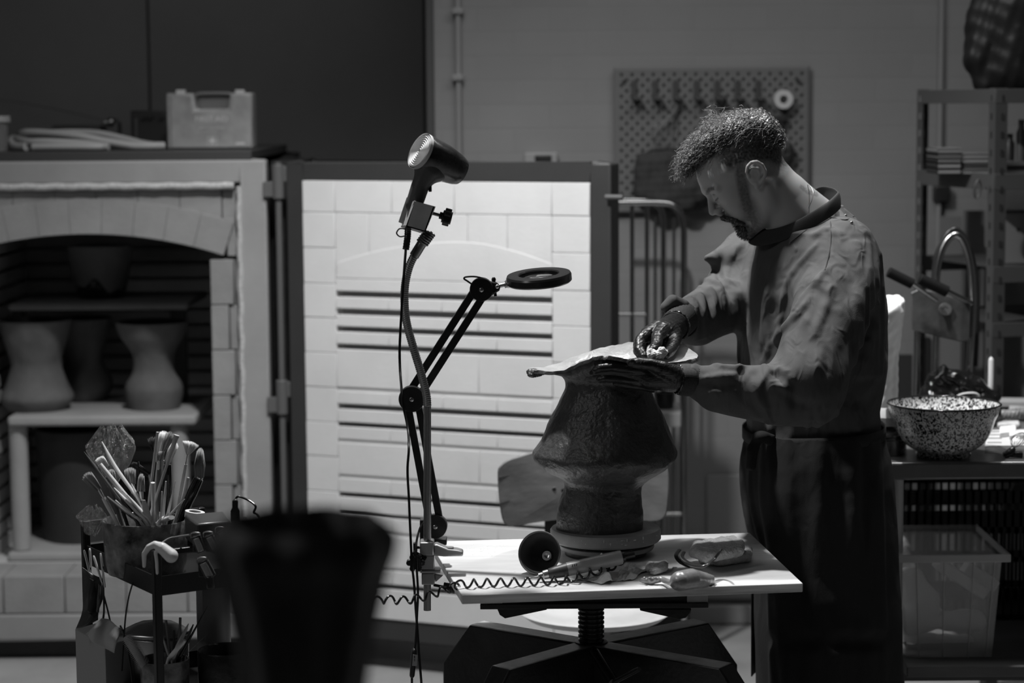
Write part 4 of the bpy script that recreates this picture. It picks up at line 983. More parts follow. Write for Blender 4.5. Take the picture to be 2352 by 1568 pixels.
# callipers
cp = MB(); pp = cr([onb(1570, 1268, .030), onb(1566, 1280, .030), onb(1580, 1293, .030), onb(1602, 1300, .030), onb(1620, 1298, .034), onb(1640, 1283, .040), onb(1652, 1268, .055), onb(1658, 1262, .066)], 8)
cp.tube(pp, [.0045, .005, .007, .007, .0065, .006, .005, .002], 10, flat=.5)
cp.tube(cr([onb(1560, 1263, .032), onb(1553, 1275, .031), onb(1562, 1290, .024), onb(1588, 1303, .020)], 6), .0045, 8, flat=.6)
obj('curved_tool', cp, mat('dark_tool', .03, .3, .5), label='dark curved modelling tool resting against the stacked sponges', cat='tool')
# ---------------- chair behind the board ----------------
CY = 5.3
ch_ = thing('workshop_chair', 'old plywood swivel chair standing behind the board', 'chair', V((W(1365, 1400, CY).x, CY-.15, 0)))
M_plyw = mat('worn_plywood', .16, .6, nz=(7, .4), bump=(20, .1), stretch=(1, 1, 2.5))
ol = [(1143, 1075), (1150, 1060), (1165, 1050), (1195, 1042), (1240, 1032), (1320, 1024), (1400, 1024), (1480, 1034), (1520, 1050), (1532, 1085), (1530, 1150), (1522, 1178), (1490, 1190), (1400, 1188), (1290, 1192), (1180, 1201), (1165, 1198), (1153, 1180), (1146, 1130)]
c0 = W(1338, 1110, CY); mbx = MB(); nv = []
def bend(p): dx = p.x-c0.x; return V((p.x, p.y-.9*dx*dx*1.6, p.z))
pts2 = cr([(float(a), float(b)) for a, b in ol], 3, True); fr0 = [W(a, b, CY) for a, b in pts2]; n = len(fr0)
for off in (0, .012): mbx.v += [tuple(bend(p)+V((0, off, 0))) for p in fr0]+[tuple(bend(c0.lerp(p, .5))+V((0, off, 0))) for p in fr0]+[tuple(c0+V((0, off, 0)))]
st_ = 2*n+1
for k in range(n):
    j = (k+1) % n; mbx.f += [(k, j, n+j, n+k), (n+k, n+j, 2*n), (st_+j, st_+k, st_+n+k, st_+n+j), (st_+n+j, st_+n+k, st_+2*n), (j, k, st_+k, st_+j)]
bkr = obj('backrest', mbx, M_plyw, ch_, bevel=.003)
for (x0, y0, x1, y1) in ((1146, 1088, 1222, 1074), (1147, 1147, 1210, 1133)):
    gl = MB(); gl.tube([bend(W(x0, y0, CY))+V((0, -.0005, 0)), bend(W((x0+x1)/2, (y0+y1)/2, CY))+V((0, -.001, 0)), bend(W(x1, y1, CY))+V((0, -.0005, 0))], .0016, 6)
    obj('split_line', gl, M_bp, bkr)
bt = MB(); 
for px, py in ((1272, 1122), (1292, 1125)): bt.sph(bend(W(px, py, CY))+V((0, -.002, 0)), (.006, .003, .006))
obj('bolts', bt, M_bp, bkr)
sz = W(1365, 1438, CY-.32).z-.03; sc = V((W(1365, 1400, CY-.1).x, CY-.15, sz))
obj('seat', MB().lathe([(.001, .0), (.10, .002), (.165, .014), (.185, .030), (.178, .034), (.15, .022), (.08, .012), (.001, .010)], sc, 48), mat('pale_seat', .5, .5, nz=(5, .2)), ch_, angle=60)
pz0 = sz+.02
obj('back_bracket', MB().bar(W(1267, 1185, CY+.02), V((W(1267, 1240, CY+.02).x, CY+.02, sz)), .016, .035, up=(1, 0, 0)).bar(V((W(1267, 1240, CY+.02).x, CY+.02, sz)), sc+V((0, 0, -.01)), .03, .012), M_steel, ch_, bevel=.001)
obj('pedestal', MB().cyl(sc+V((0, 0, .0)), V((sc.x, sc.y, .10)), .024), M_steel, ch_)
for k in range(5):
    an = k*2*math.pi/5+.3; e = V((sc.x+.24*math.cos(an), sc.y+.24*math.sin(an), .055))
    l_ = obj('leg', MB().bar(V((sc.x, sc.y, .10)), e, .03, .022), M_steel, ch_, bevel=.003)
    obj('caster', MB().cyl(e+V((-.01, 0, -.03)), e+V((.01, 0, -.03)), .025), M_bp, l_)
# ---------------- tube trolley by the wall ----------------
TY = 6.35
M_tube = mat('trolley_chrome', .45, .2, 1)
tr = thing('tube_trolley', 'chrome tube trolley frame with upright bars standing between kiln door and potter', 'trolley', V((W(1510, 1400, TY).x, TY+.05, 0)))
pz = lambda px, py, Y=TY: W(px, py, Y)
x2 = pz(1571, 800).x; zt_ = pz(1500, 465).z
def vb(px, py0, Y, r, nm='upright_bar', z1=.02, top=None):
    a = pz(px, py0, Y); return obj(nm, MB().tube([a, V((a.x, Y, z1))] if top is None else cr([pz(*q, Y) for q in top], 5)+[V((a.x, Y, z1))], r, 16), M_tube, tr)
obj('outer_frame', MB().tube(cr([pz(1400, 466), pz(1440, 466), pz(1520, 466), pz(1548, 474), pz(1564, 494), pz(1571, 530)], 6)+[V((x2, TY, .03))], .0095, 18), M_tube, tr)
obj('rear_frame', MB().tube(cr([pz(1400, 460, TY+.25), pz(1440, 460, TY+.25), pz(1490, 462, TY+.25), pz(1515, 475, TY+.25), pz(1524, 500, TY+.25)], 6)+[V((pz(1524, 500, TY+.25).x, TY+.25, .03))], .0085, 16), M_tube, tr)
for px in (1452, 1486): vb(px, 468, TY, .0065)
for px in (1505, 1548): vb(px, 500, TY+.25, .005)
cbx = MB()
for py in (722, 1180): cbx.cyl(pz(1420, py), pz(1571, py) if py > 1000 else pz(1486, py), .006)
obj('cross_bar', cbx, M_tube, tr)
zb_ = .03
for x, y in ((x2, TY), (pz(1440, 800).x, TY), (x2, TY+.25), (pz(1440, 800).x, TY+.25)):
    obj('wheel', MB().cyl((x-.012, y, .03), (x+.012, y, .03), .03, n=24), M_bp, tr)
obj('base_shelf', MB().bb(pz(1440, 800).x-.02, x2+.01, TY-.01, TY+.27, .06, .09), M_steel, tr)
a = pz(1514, 938, TY+.1); b = pz(1566, 970, TY+.1)
obj('trolley_shelf', MB().bb(pz(1440, 938, TY).x, b.x, TY+.005, TY+.24, b.z, a.z), mat('grey_board', .25, .7), tr, bevel=.002)
a = pz(1504, 900, TY+.1); b = pz(1550, 937, TY+.1)
obj('black_mug', MB().lathe([(.001, 0), (.026, 0), (.030, .05), (.026, .05), (.022, .004), (.001, .004)], ((a.x+b.x)/2, TY+.1, pz(1514, 938, TY+.1).z), 28), M_bp, label='small black pot standing on the trolley shelf behind the tall vase', cat='pot')
# ---------------- pegboard ----------------
M_peg = mat('peg_grey', .115, .6)
p0 = W(1409, 154, WY-.02); p1 = W(1858, 486, WY-.02)
pg_ = thing('pegboard', 'grey perforated pegboard fixed to the brick wall behind the potter', 'pegboard', ((p0.x+p1.x)/2, WY, p1.z))
cs_ = 12*WY/FP; nx = int((p1.x-p0.x)/cs_); nz = int((p0.z-p1.z)/cs_); cx_ = (p1.x-p0.x)/nx; cz_ = (p0.z-p1.z)/nz
hb = MB()
for i in range(nx):
    for j in range(nz):
        x = p0.x+i*cx_; z = p1.z+j*cz_; sq = [(x, z), (x+cx_/2, z), (x+cx_, z), (x+cx_, z+cz_/2), (x+cx_, z+cz_), (x+cx_/2, z+cz_), (x, z+cz_), (x, z+cz_/2)]
        if (i+j) % 2 or i in (0, nx-1) or j in (0, nz-1): hb.add([(a, WY-.02, b) for a, b in sq]+[(x+cx_/2, WY-.02, z+cz_/2)], [(k, (k+1) % 8, 8) for k in range(8)]); continue
        c = (x+cx_/2, z+cz_/2); ho = [(c[0]+(.0034)*math.cos(a), c[1]+.0058*math.sin(a)) for a in [rad(225+45*k) for k in range(8)]]
        hb.add([(a, WY-.02, b) for a, b in sq]+[(a, WY-.02, b) for a, b in ho], [(k, (k+1) % 8, 8+(k+1) % 8, 8+k) for k in range(8)])
obj('perforated_sheet', hb, M_peg, pg_, solid=.003)
obj('backing', MB().bb(p0.x+.004, p1.x-.004, WY-.006, WY-.001, p1.z+.004, p0.z-.004), mat('peg_backing', .06, .8), pg_)
M_hook = mat('hook_grey', .045, .5)
for px in (1457, 1505, 1552, 1600, 1647, 1694, 1741):
    a = W(px, 184, WY-.03); hk = MB(); hk.bb(a.x-.008, a.x+.008, WY-.03, WY-.0225, a.z-.06, a.z); hk.bb(a.x-.006, a.x+.02, WY-.07, WY-.028, a.z-.062, a.z-.052)
    obj('hook', hk, M_hook, pg_, bevel=.001)
for px, py in ((1433, 188), (1834, 187)): obj('screw', MB().cyl(W(px, py, WY-.026), W(px, py, WY-.0225), .006), M_black, pg_)
c = W(1799, 228, WY-.05); Ry = Matrix.Rotation(rad(90), 3, 'X')
obj('tape_roll', MB().lathe([(.012, -.014), (.029, -.014), (.029, .014), (.012, .014), (.012, -.014)], c, 36, Ry), mat('pale_tape', .42, .6), label='round pale roll of tape hanging on the pegboard', cat='tape')
obj('tape_hook', MB().cyl(c+V((0, -.02, 0)), c+V((0, .028, 0)), .006), M_hook, pg_)
c = W(1790, 272, WY-.04); obj('black_clip', MB().box(c, (.045, .03, .02)).box(c+V((.004, 0, -.014)), (.02, .02, .02)), mat('matte_black', .018, .5), label='small black clip fixed below the tape roll on the pegboard', cat='clip', bevel=.003)
F = Field(W(1770, 395, WY-.05)-V((0, .03, 0)), W(1835, 315, WY-.05)+V((0, .03, 0)), .003)
F.ell(W(1806, 352, WY-.05), (.026, .014, .038), .002).cap(W(1806, 352, WY-.1), W(1806, 345, WY), .007, k=.002, op='sub')
fobj('black_scraper', F, mat('matte_black', .018, .5), label='black oval scraper with a small hole hanging right of the potter\'s head', cat='scraper')
obj('rubber_ball', MB().sph(W(1657, 232, WY-.05), (.018, .016, .018), 20).cyl(W(1657, 232, WY-.05), W(1657, 225, WY-.025), .006), mat('matte_black', .018, .5), label='small black ball shaped bulb hooked on the pegboard above the potter\'s hair', cat='bulb')
wk = MB(); c = W(1560, 232, WY-.045); e = W(1520, 320, WY-.045); wk.tube([c, c.lerp(e, .35)], .006, 8)
for k in range(5):
    s = (k-2)*.012; m_ = c.lerp(e, .35); wk.tube(cr([m_, m_.lerp(e, .4)+V((s*1.6-.01, s*.4, -.01)), e+V((s, 0, -.012)), e+V((s*.2, 0, -.03))], 6), .0016, 6)
obj('hanging_whisk', wk, mat('whisk_grey', .09, .4), label='faint wire whisk hanging from the third peg hook', cat='whisk')
# dark bag hanging under the pegs
F = Field(W(1440, 520, WY-.06)-V((0, .05, 0)), W(1650, 340, WY-.06)+V((0, .06, 0)), .006)
F.chain([W(1480, 372, WY-.05), W(1480, 440, WY-.05), W(1510, 462, WY-.05)], [.03, .035, .03], .02).chain([W(1560, 370, WY-.05), W(1575, 430, WY-.055), W(1575, 462, WY-.055)], [.03, .042, .035], .02).chain([W(1520, 370, WY-.05), W(1525, 455, WY-.05)], [.032, .04], .03).chain([W(1610, 400, WY-.05), W(1612, 440, WY-.05)], [.03, .035], .03)
F.wob(.002, (60, 110), 6)
o = fobj('hanging_bag', F, mat('dark_cloth', .028, .9, bump=(40, .2)), label='dark cloth bag hanging on the pegboard left of the potter\'s face', cat='bag')
obj('bag_strap', MB().tube(cr([W(1480, 356, WY-.05), W(1500, 345, WY-.045), W(1545, 342, WY-.04), W(1580, 352, WY-.045)], 5), .005, 8), mat('dark_cloth', .028, .9), o)
# pale low duct along the wall foot, the shaded gap beneath drawn as a black strip
xd = W(1580, 1400, WY).x
struct('baseboard_back', MB().bb(xd, 3.0, WY-.035, WY-.001, W(1600, 1434, WY-.035).z, W(1600, 1392, WY-.035).z), mat('pale_skirting', .22, .6), bevel=.004)
struct('gap_shade', MB().bb(WX0, 3.0, WY-.012, WY-.001, .001, W(1600, 1436, WY-.03).z-.002), M_black)
struct('trim_4', MB().bb(W(1622, 1300, WY).x, W(1990, 1300, WY).x, WY-.012, WY-.001, W(1600, 1374, WY).z, W(1600, 1090, WY).z), mat('wall_panel', .2, .6), bevel=.003)
# ---------------- foreground vase, close to the lens ----------------
FY = 1.85; fx = W(698, 1300, FY).x; s = FY/FP
z1 = W(698, 1205, FY).z; pr = [(192, 0), (210, 22), (211, 60), (186, 130), (166, 220), (148, 330), (138, 400), (150, 480), (180, 580), (190, 680), (150, 800), (110, 860)]
pr = [(a*s, z1-b*s) for a, b in pr]; pr2 = [(float(q[0]), float(q[1])) for q in cr(pr, 6)][::-1]; zb_ = pr2[0][1]
fw = lambda a, z: .05*math.cos(9*a+.6)*min(1, max(0, (z-zb_)/.08))+.06*noise.noise(V((math.cos(a)*2, math.sin(a)*2, z*14)))
lip = [(pr2[-1][0]-.004, z1+.004), (pr2[-1][0]-.009, z1-.002), (pr2[-20][0]-.009, pr2[-20][1]), (.02, pr2[-24][1]), (.001, pr2[-24][1])]
obj('fluted_vase', MB().lathe([(.001, zb_)]+pr2+lip, (fx, FY, 0), 96, wob=fw), mat('dark_fluted_clay', .15, .7, nz=(20, .3), bump=(30, .3)), label='dark fluted vase close to the camera, completely out of focus', cat='vase', angle=60)
pl = thing('plinth', 'wooden plinth that carries the blurred fluted vase near the camera', 'plinth', (fx, FY, 0))
obj('top_board', MB().bb(fx-.13, fx+.13, FY-.13, FY+.13, zb_-.025, zb_-.0003), M_plyedge, pl, bevel=.003)
obj('plinth_body', MB().bb(fx-.11, fx+.11, FY-.11, FY+.11, 0, zb_-.025), M_plyedge, pl, bevel=.003)
# ---------------- black trolley at the left ----------------
cA, cB, cC, cD = V((-.88, 4.41, 0)), V((-.684, 4.10, 0)), V((-.467, 4.24, 0)), V((-.663, 4.55, 0))
M_cart = mat('trolley_black', .014, .3)
cart = thing('tool_trolley', 'narrow black metal trolley on the left loaded with brushes and tools', 'trolley', (-.67, 4.32, 0))
ZR0, ZR1, ZT = .718, .756, .807
for c in (cA, cB, cC, cD):
    dd = ((cA+cB+cC+cD)/4-c).normalized(); o = obj('post', MB().bar(c+V((0, 0, .05)), c+V((0, 0, ZT)), .016, .016, up=(cB-cA).normalized()), M_cart, cart, bevel=.002)
    obj('caster', MB().cyl(c+V((-.008, 0, .0255)), c+V((.008, 0, .0255)), .025, n=20).cyl(c+V((0, 0, .03)), c+V((0, 0, .055)), .006), M_bp, cart)
for zt_ in (ZR1, .500, .24):
    tb = MB()
    for p, q in ((cA, cB), (cB, cC), (cC, cD), (cD, cA)):
        tb.bar(p+V((0, 0, zt_-.019)), q+V((0, 0, zt_-.019)), .003, .038)
    ctr = (cA+cB+cC+cD)/4; vs = [ctr+(c-ctr)*.99 for c in (cA, cB, cC, cD)]
    tb.add([V((v.x, v.y, zt_-.037)) for v in vs]+[V((v.x, v.y, zt_-.034)) for v in vs], [(0, 3, 2, 1), (4, 5, 6, 7), (0, 1, 5, 4), (1, 2, 6, 5), (2, 3, 7, 6), (3, 0, 4, 7)])
    obj('tray', tb, M_cart, cart)
for p, q in ((cA, cD), (cB, cC)):
    obj('handle_rail', MB().bar(p+V((0, 0, ZT-.006)), q+V((0, 0, ZT-.006)), .012, .012), M_cart, cart, bevel=.002)
F1 = ZR1-.034; F2 = .500-.034
# ---- glazed pot with brushes ----
PX, PYc = W(333, 1200, 4.30).x, 4.30; prz = W(333, 1191, 4.30).z; R_ = .081
M_glz = mat('mottled_glaze', .12, .3, nz=(28, .98), bump=(26, .35), coat=.3)
wv = lambda a, z: .05*math.cos(2*a+.5)+.02*noise.noise(V((math.cos(a)*2, math.sin(a)*2, z*20)))
H = prz-F1
obj('brush_pot', MB().lathe([(.001, .0003), (R_*.9, .0003), (R_*.96, .02), (R_*1.0, H*.6), (R_*1.02, H-.002), (R_*1.0, H), (R_*.96, H-.002), (R_*.93, H*.5), (R_*.88, .008), (.001, .008)], (PX, PYc, F1), 64, wob=wv), M_glz, label='mottled dark glazed pot crammed with brushes on the trolley', cat='pot', angle=60)
M_wd = mat('pale_boxwood', .66, .5, nz=(25, .15), stretch=(1, 1, .3)); M_wd2 = mat('tan_wood', .42, .5, nz=(25, .2)); M_wd3 = mat('dark_wood', .09, .4, nz=(25, .3))
M_br_l = mat('white_bristle', .8, .6); M_br_g = mat('grey_bristle', .30, .6); M_br_d = mat('dark_bristle', .03, .5); M_fer = mat('ferrule_metal', .5, .25, 1); M_lac = mat('black_lacquer', .012, .12); M_whl = mat('white_lacquer', .6, .25)
BRG = 'tools standing in the mottled brush pot'
rb_ = random.Random(21)
def inpot(px, Y):
    p = W(px, 1203, Y); q = V((PX, PYc, 0)); d = V((p.x-q.x, p.y-q.y, 0))
    if d.length > R_*.80: d = d.normalized()*R_*.80
    return V((q.x+d.x, q.y+d.y, p.z))
def root_pt(top, px, Y):
    p = inpot(px, Y); d = (p-top).normalized(); L_ = (p.z-(F1+.03))/max(-d.z, .2); e = p+d*L_; q = V((PX, PYc, 0)); h = V((e.x-q.x, e.y-q.y, 0))
    if h.length > R_*.78: h = h.normalized()*R_*.78
    return V((q.x+h.x, q.y+h.y, F1+.03)), p
def stick(tx, ty, bx, Y, r, m, label, flat=.55, Yt=None, group=BRG, name='modelling_stick', cat='tool', bend=0):
    top = W(tx, ty, Yt or Y); e, p = root_pt(top, bx, Y); pts = cr([top, top.lerp(p, .3)+V((bend, 0, 0)), top.lerp(p, .7)+V((bend*.4, 0, 0)), p, e], 6)
    rs = list(np.interp(np.linspace(0, 1, len(pts)), np.linspace(0, 1, len(r)), r))
    return obj(name, MB().tube(pts, rs, 14, flat=flat), m, label=label, cat=cat, group=group)
def brush(tip, fer, bx, Y, wt, wb, wf, mb_, mh, label, nst=90, Yt=None, fl=.06, fan=1, hr=.004, name='paint_brush', ferr=.018, shape='round'):
    """tip, fer: image points of the bristle tips and bristle root; wt, wb: tip and root half widths; wf bristle depth"""
    a = W(*tip, Yt or Y); b = W(*fer, Y); e, p = root_pt(b, bx, Y)
    t = thing(name, label, 'brush', (e.x, e.y, e.z), group=BRG); d = (a-b).normalized(); x_ = d.cross(V((0, 1, 0))).normalized(); y_ = x_.cross(d)
    br_ = MB(); L_ = (a-b).length
    for k in range(int(nst*2.2)):
        u = rb_.uniform(-1, 1); v = rb_.uniform(-1, 1)
        if shape == 'round':
            while u*u+v*v > 1: u = rb_.uniform(-1, 1); v = rb_.uniform(-1, 1)
        r0 = b+x_*u*wb+y_*v*wf; belly = 1.0 if shape != 'mop' else 1.35
        r1 = b+d*L_*rb_.uniform(.88, 1.03)*(1-.12*u*u)+x_*(u*wt+rb_.gauss(0, .0006))+y_*(v*wf*fan+rb_.gauss(0, .0006)); m_ = (r0+r1)/2+x_*u*(wb*(belly-1)+.0003)+d*0
        br_.tube([r0, m_, r1], [.0005, .00045, .0002], 3)
    core = MB(); core.tube([b, b.lerp(a, .45), b.lerp(a, .8)], [wb*.8, (wb+wt)/2*.6, wt*.2], 12, flat=min(1, wf/wb))
    o = obj('bristles', br_, mb_, t, angle=180); obj('bristle_core', core, mb_, o)
    hd = (p-b).normalized(); f1 = b+hd*ferr
    obj('ferrule', MB().tube([b-hd*.001, b+hd*ferr*.6, f1], [wb*1.02, wb*.95, max(hr, wb*.6)], 18, flat=min(1, max(.5, wf/wb*1.1))), M_fer, t)
    hp_ = cr([f1, f1.lerp(p, .3), p, e], 6); obj('handle', MB().tube(hp_, [max(hr, wb*.58), hr*1.15, hr*.9, hr*.8], 12), mh, t)
    return t
stick(234, 1014, 358, 4.27, [.0015, .0065, .0068, .005, .0052, .006, .005], M_wd, 'pale knife shaped wooden tool, the tallest at the left', bend=-.006)
stick(193, 1037, 318, 4.24, [.0008, .004, .006, .006, .0055, .005, .005], M_wd3, 'dark pointed blade shaped tool leaning far left')
stick(229, 1066, 340, 4.245, [.0048, .0052, .0055, .0055, .005, .005], M_wd, 'pale blunt round wooden rod leaning left', flat=1)
stick(262, 1120, 340, 4.23, [.002, .0055, .006, .005, .005], M_wd, 'pale flat stick low beside the blunt rod')
stick(265, 1148, 325, 4.225, [.003, .0052, .005, .005], M_wd, 'short pale stick end over the pot rim, lowest of the left ones')
stick(291, 1135, 350, 4.23, [.002, .0055, .006, .005, .005], M_wd, 'pale rounded stick in front centre of the leaning bundle')
stick(281, 1126, 356, 4.24, [.001, .004, .005, .005], M_wd2, 'tan pointed stick behind the rounded pale stick')
stick(302, 1110, 345, 4.26, [.001, .0055, .006, .006, .005], M_wd, 'pale leaf shaped wooden blade under the bushy brush')
stick(362, 992, 336, 4.29, [.005, .0055, .0055, .0048, .0045, .0045], M_wd2, 'long flat tan stick standing upright near the fork brush')
stick(406, 999, 338, 4.25, [.0058, .0028, .0028, .0028, .0028], M_wd2, 'long thin stick with a cut round top, leaning right', flat=1)
stick(351, 1108, 356, 4.225, [.0046, .005, .0035, .005, .0055, .005], M_wd, 'pale bulb ended stick at the front centre of the pot', flat=.9)
stick(381, 1105, 376, 4.25, [.002, .0045, .0045, .007, .007], M_wd, 'pale round topped stick right of centre')
stick(403, 1104, 401, 4.24, [.0004, .002, .004, .005, .005], M_wd, 'pale needle pointed stick right of centre')
stick(424, 1146, 408, 4.225, [.001, .004, .006, .006], M_wd2, 'short tan split stick near the charger box')
stick(386, 1090, 418, 4.24, [.0008, .0022, .0028, .0028, .0028], M_lac, 'thin black pen shaped tool slanting right', flat=1)
stick(432, 1097, 432, 4.27, [.005, .0062, .004, .0052, .0058, .0055], M_wd2, 'curved tan wooden tool with a dark top beside the mop brush', bend=.003)
stick(394, 1188, 398, 4.215, [.007, .0075, .007], M_wd, 'pale spoon shaped tool end peeping over the pot rim', flat=.6)
stick(246, 1140, 322, 4.25, [.003, .005, .0055, .005], M_wd3, 'dark stick half hidden at the left of the pot')
stick(330, 1148, 345, 4.22, [.004, .008, .009, .004], M_wd2, 'tan toothed rib shaped blade at the centre of the pot', flat=.2)
stick(372, 1128, 372, 4.29, [.002, .006, .007, .006], M_wd2, 'broad tan stick behind the round topped one')
stick(318, 1060, 330, 4.33, [.003, .004, .005, .005], M_lac, 'thick black handle behind the grey oval brush')
brush((196, 1088), (228, 1124), 262, 4.25, .0115, .006, .003, M_br_g, M_whl, 'grey brush with splayed bristles hanging furthest left', hr=.0045, shape='flat')
brush((226, 1050), (243, 1075), 280, 4.32, .0100, .008, .003, M_br_l, M_wd3, 'pale flat brush upright just behind the leaning rods', shape='flat', hr=.005)
brush((254, 1078), (262, 1112), 292, 4.31, .0070, .006, .004, M_br_g, M_lac, 'grey brush between the tall knife and the blunt rod')
brush((298, 1074), (302, 1112), 318, 4.29, .0115, .009, .005, M_br_g, M_wd3, 'bushy grey brush at the left of the pot centre', hr=.006)
brush((303, 1063), (343, 1090), 362, 4.33, .0060, .005, .003, M_br_d, M_lac, 'black brush slanting across behind the others')
brush((325, 1088), (324, 1128), 330, 4.26, .0050, .0085, .003, M_br_g, M_lac, 'oval grey filbert brush at the pot centre', hr=.004)
brush((378, 990), (366, 1042), 352, 4.31, .0095, .005, .003, M_br_l, M_wd2, 'white wide brush at the top of the bunch', nst=130, shape='flat')
brush((350, 1003), (357, 1040), 352, 4.34, .0110, .004, .003, M_br_d, M_lac, 'ragged black bristle brush behind the flat tan stick', nst=60)
brush((394, 992), (376, 1036), 352, 4.275, .0100, .0035, .002, M_br_g, M_wd2, 'grey forked brush in front of the white bristles', nst=50, shape='flat')
brush((403, 1016), (384, 1062), 385, 4.31, .0085, .0065, .004, M_br_l, M_lac, 'white tapering brush on a thick black handle', nst=150, hr=.0085, ferr=.004)
brush((372, 1036), (366, 1058), 360, 4.27, .0055, .0045, .002, M_br_g, M_wd3, 'small flat grey brush below the forked one', nst=60, shape='flat')
brush((439, 1014), (431, 1044), 414, 4.28, .0165, .0022, .0012, M_br_l, M_whl, 'spread fan brush on a white handle', nst=170, shape='flat', hr=.0028, ferr=.02)
brush((460, 1030), (458, 1096), 455, 4.30, .0060, .0085, .007, M_br_g, M_lac, 'round grey mop brush on a stout black handle at the right', nst=220, shape='mop', hr=.0095, ferr=.003)
# tape roll
c = W(448, 1182, 4.27)
obj('tape_roll', MB().lathe([(.012, -.006), (.0195, -.006), (.0195, .006), (.012, .006), (.012, -.006)], W(447, 1181, 4.235), 30, Matrix.Rotation(rad(8), 3, 'Y')), mat('pale_tape2', .6, .7), label='white roll of tape resting on the charger box by the mop brush', cat='tape')
# clear plastic bag
def bag(name, cpt, w_, h_, seed, label, dep=.02, taper=.5, n=34):
    rows = []
    for i in range(n+1):
        v = i/n; row = []
        for j in range(n+1):
            u = j/n*2-1; prof_ = (math.sin(min(1, v*1.25+.16)*math.pi*.5)**.8)*(1-.55*max(0, v-.7)/.3)*(taper+(1-taper)*min(1, v*1.6))
            x = u*w_*prof_+.012*noise.noise(V((u*2+seed, v*2, 1)))
            y = math.sqrt(max(0, 1-u*u))*dep*prof_*(-1)+.010*noise.noise(V((u*3+seed, v*4, 5)))+.020*abs(noise.noise(V((u*5+seed, v*4+2, 8))))+.009*abs(noise.noise(V((u*11+seed, v*13+2, 3))))+.004*noise.noise(V((u*16, v*15, seed)))
            z = (v-.5)*h_+.010*noise.noise(V((u*3, v*3, seed+3)))
            row.append(cpt+V((x, y, z)))
        rows.append(row)
    rows2 = [[V((2*0+p.x, 2*cpt.y-p.y+.006, p.z)) for p in r[::-1]] for r in rows]
    return obj(name, MB().grid([r+s for r, s in zip(rows, rows2)], closed=True), M_film, label=label, cat='plastic bag', angle=25)
M_film = bpy.data.materials.new('clear_film'); M_film.use_nodes = True; nt = M_film.node_tree; nt.nodes.clear()
o_ = nt.nodes.new('ShaderNodeOutputMaterial'); g_ = nt.nodes.new('ShaderNodeBsdfGlossy'); tr_ = nt.nodes.new('ShaderNodeBsdfTransparent'); mx = nt.nodes.new('ShaderNodeMixShader'); fr_ = nt.nodes.new('ShaderNodeLayerWeight')
g_.inputs['Roughness'].default_value = .2; g_.inputs['Color'].default_value = (.9, .9, .9, 1); fr_.inputs['Blend'].default_value = .28; tr_.inputs[0].default_value = (.9, .9, .9, 1)
nz_ = nt.nodes.new('ShaderNodeTexNoise'); nz_.inputs['Scale'].default_value = 45; bp_ = nt.nodes.new('ShaderNodeBump'); bp_.inputs['Strength'].default_value = .8; bp_.inputs['Distance'].default_value = .01
nt.links.new(nz_.outputs['Fac'], bp_.inputs['Height']); nt.links.new(bp_.outputs[0], g_.inputs['Normal']); nt.links.new(bp_.outputs[0], fr_.inputs['Normal'])
nt.links.new(fr_.outputs['Facing'], mx.inputs[0]); nt.links.new(tr_.outputs[0], mx.inputs[1]); nt.links.new(g_.outputs[0], mx.inputs[2]); nt.links.new(mx.outputs[0], o_.inputs[0])
bag('plastic_bag', W(255, 1050, 4.375), .050, .125, 2, 'crinkled clear plastic bag standing up among the brushes', .022)
o = bag('plastic_bag', W(212, 1196, 4.37), .030, .058, 8, 'torn piece of clear plastic hanging beside the brush pot', .008, .9)
# ---- charger box with plug ----
def wb(mb, x0, y0, x1, y1, Y0, Y1): a = W(x0, y0, Y0); b = W(x1, y1, Y0); return mb.bb(a.x, b.x, Y0, Y1, b.z, a.z)
rz = ZT+.0003
t = thing('charger_box', 'dark grey control box with a black plug resting on the trolley rail', 'control box', V((W(490, 1230, 4.18).x, 4.2, rz)))
a = W(450, 1200, 4.14); b = W(528, 1200, 4.14); zt_ = W(480, 1198, 4.13).z
q = MB(); q.add([V((W(452, 1200, 4.11).x, 4.11, rz)), V((W(530, 1200, 4.14).x, 4.14, rz)), V((W(515, 1200, 4.24).x, 4.24, rz)), V((W(424, 1200, 4.21).x, 4.21, rz))]+[V((W(452, 1200, 4.11).x, 4.11, zt_)), V((W(530, 1200, 4.14).x, 4.14, zt_)), V((W(515, 1200, 4.24).x, 4.24, zt_)), V((W(424, 1200, 4.21).x, 4.21, zt_))], [(0, 3, 2, 1), (4, 5, 6, 7), (0, 1, 5, 4), (1, 2, 6, 5), (2, 3, 7, 6), (3, 0, 4, 7)])
obj('housing', q, mat('control_box_grey', .055, .3), t, bevel=.004)
obj('socket_block', wb(MB(), 530, 1197, 561, 1238, 4.145, 4.2), mat('control_box_grey', .055, .3), t, bevel=.003)
pg2 = MB(); pg2.prism([(W(x, y, 4.16).x, W(x, y, 4.16).z) for x, y in ((530, 1192), (530, 1172), (534, 1165), (534, 1150), (537, 1146), (544, 1146), (547, 1150), (547, 1165), (551, 1172), (551, 1197), (530, 1197))], (0, 4.155, 0), (1, 0, 0), (0, 0, 1), (0, 1, 0), .014)
obj('plug', pg2, M_bp, t, bevel=.002)
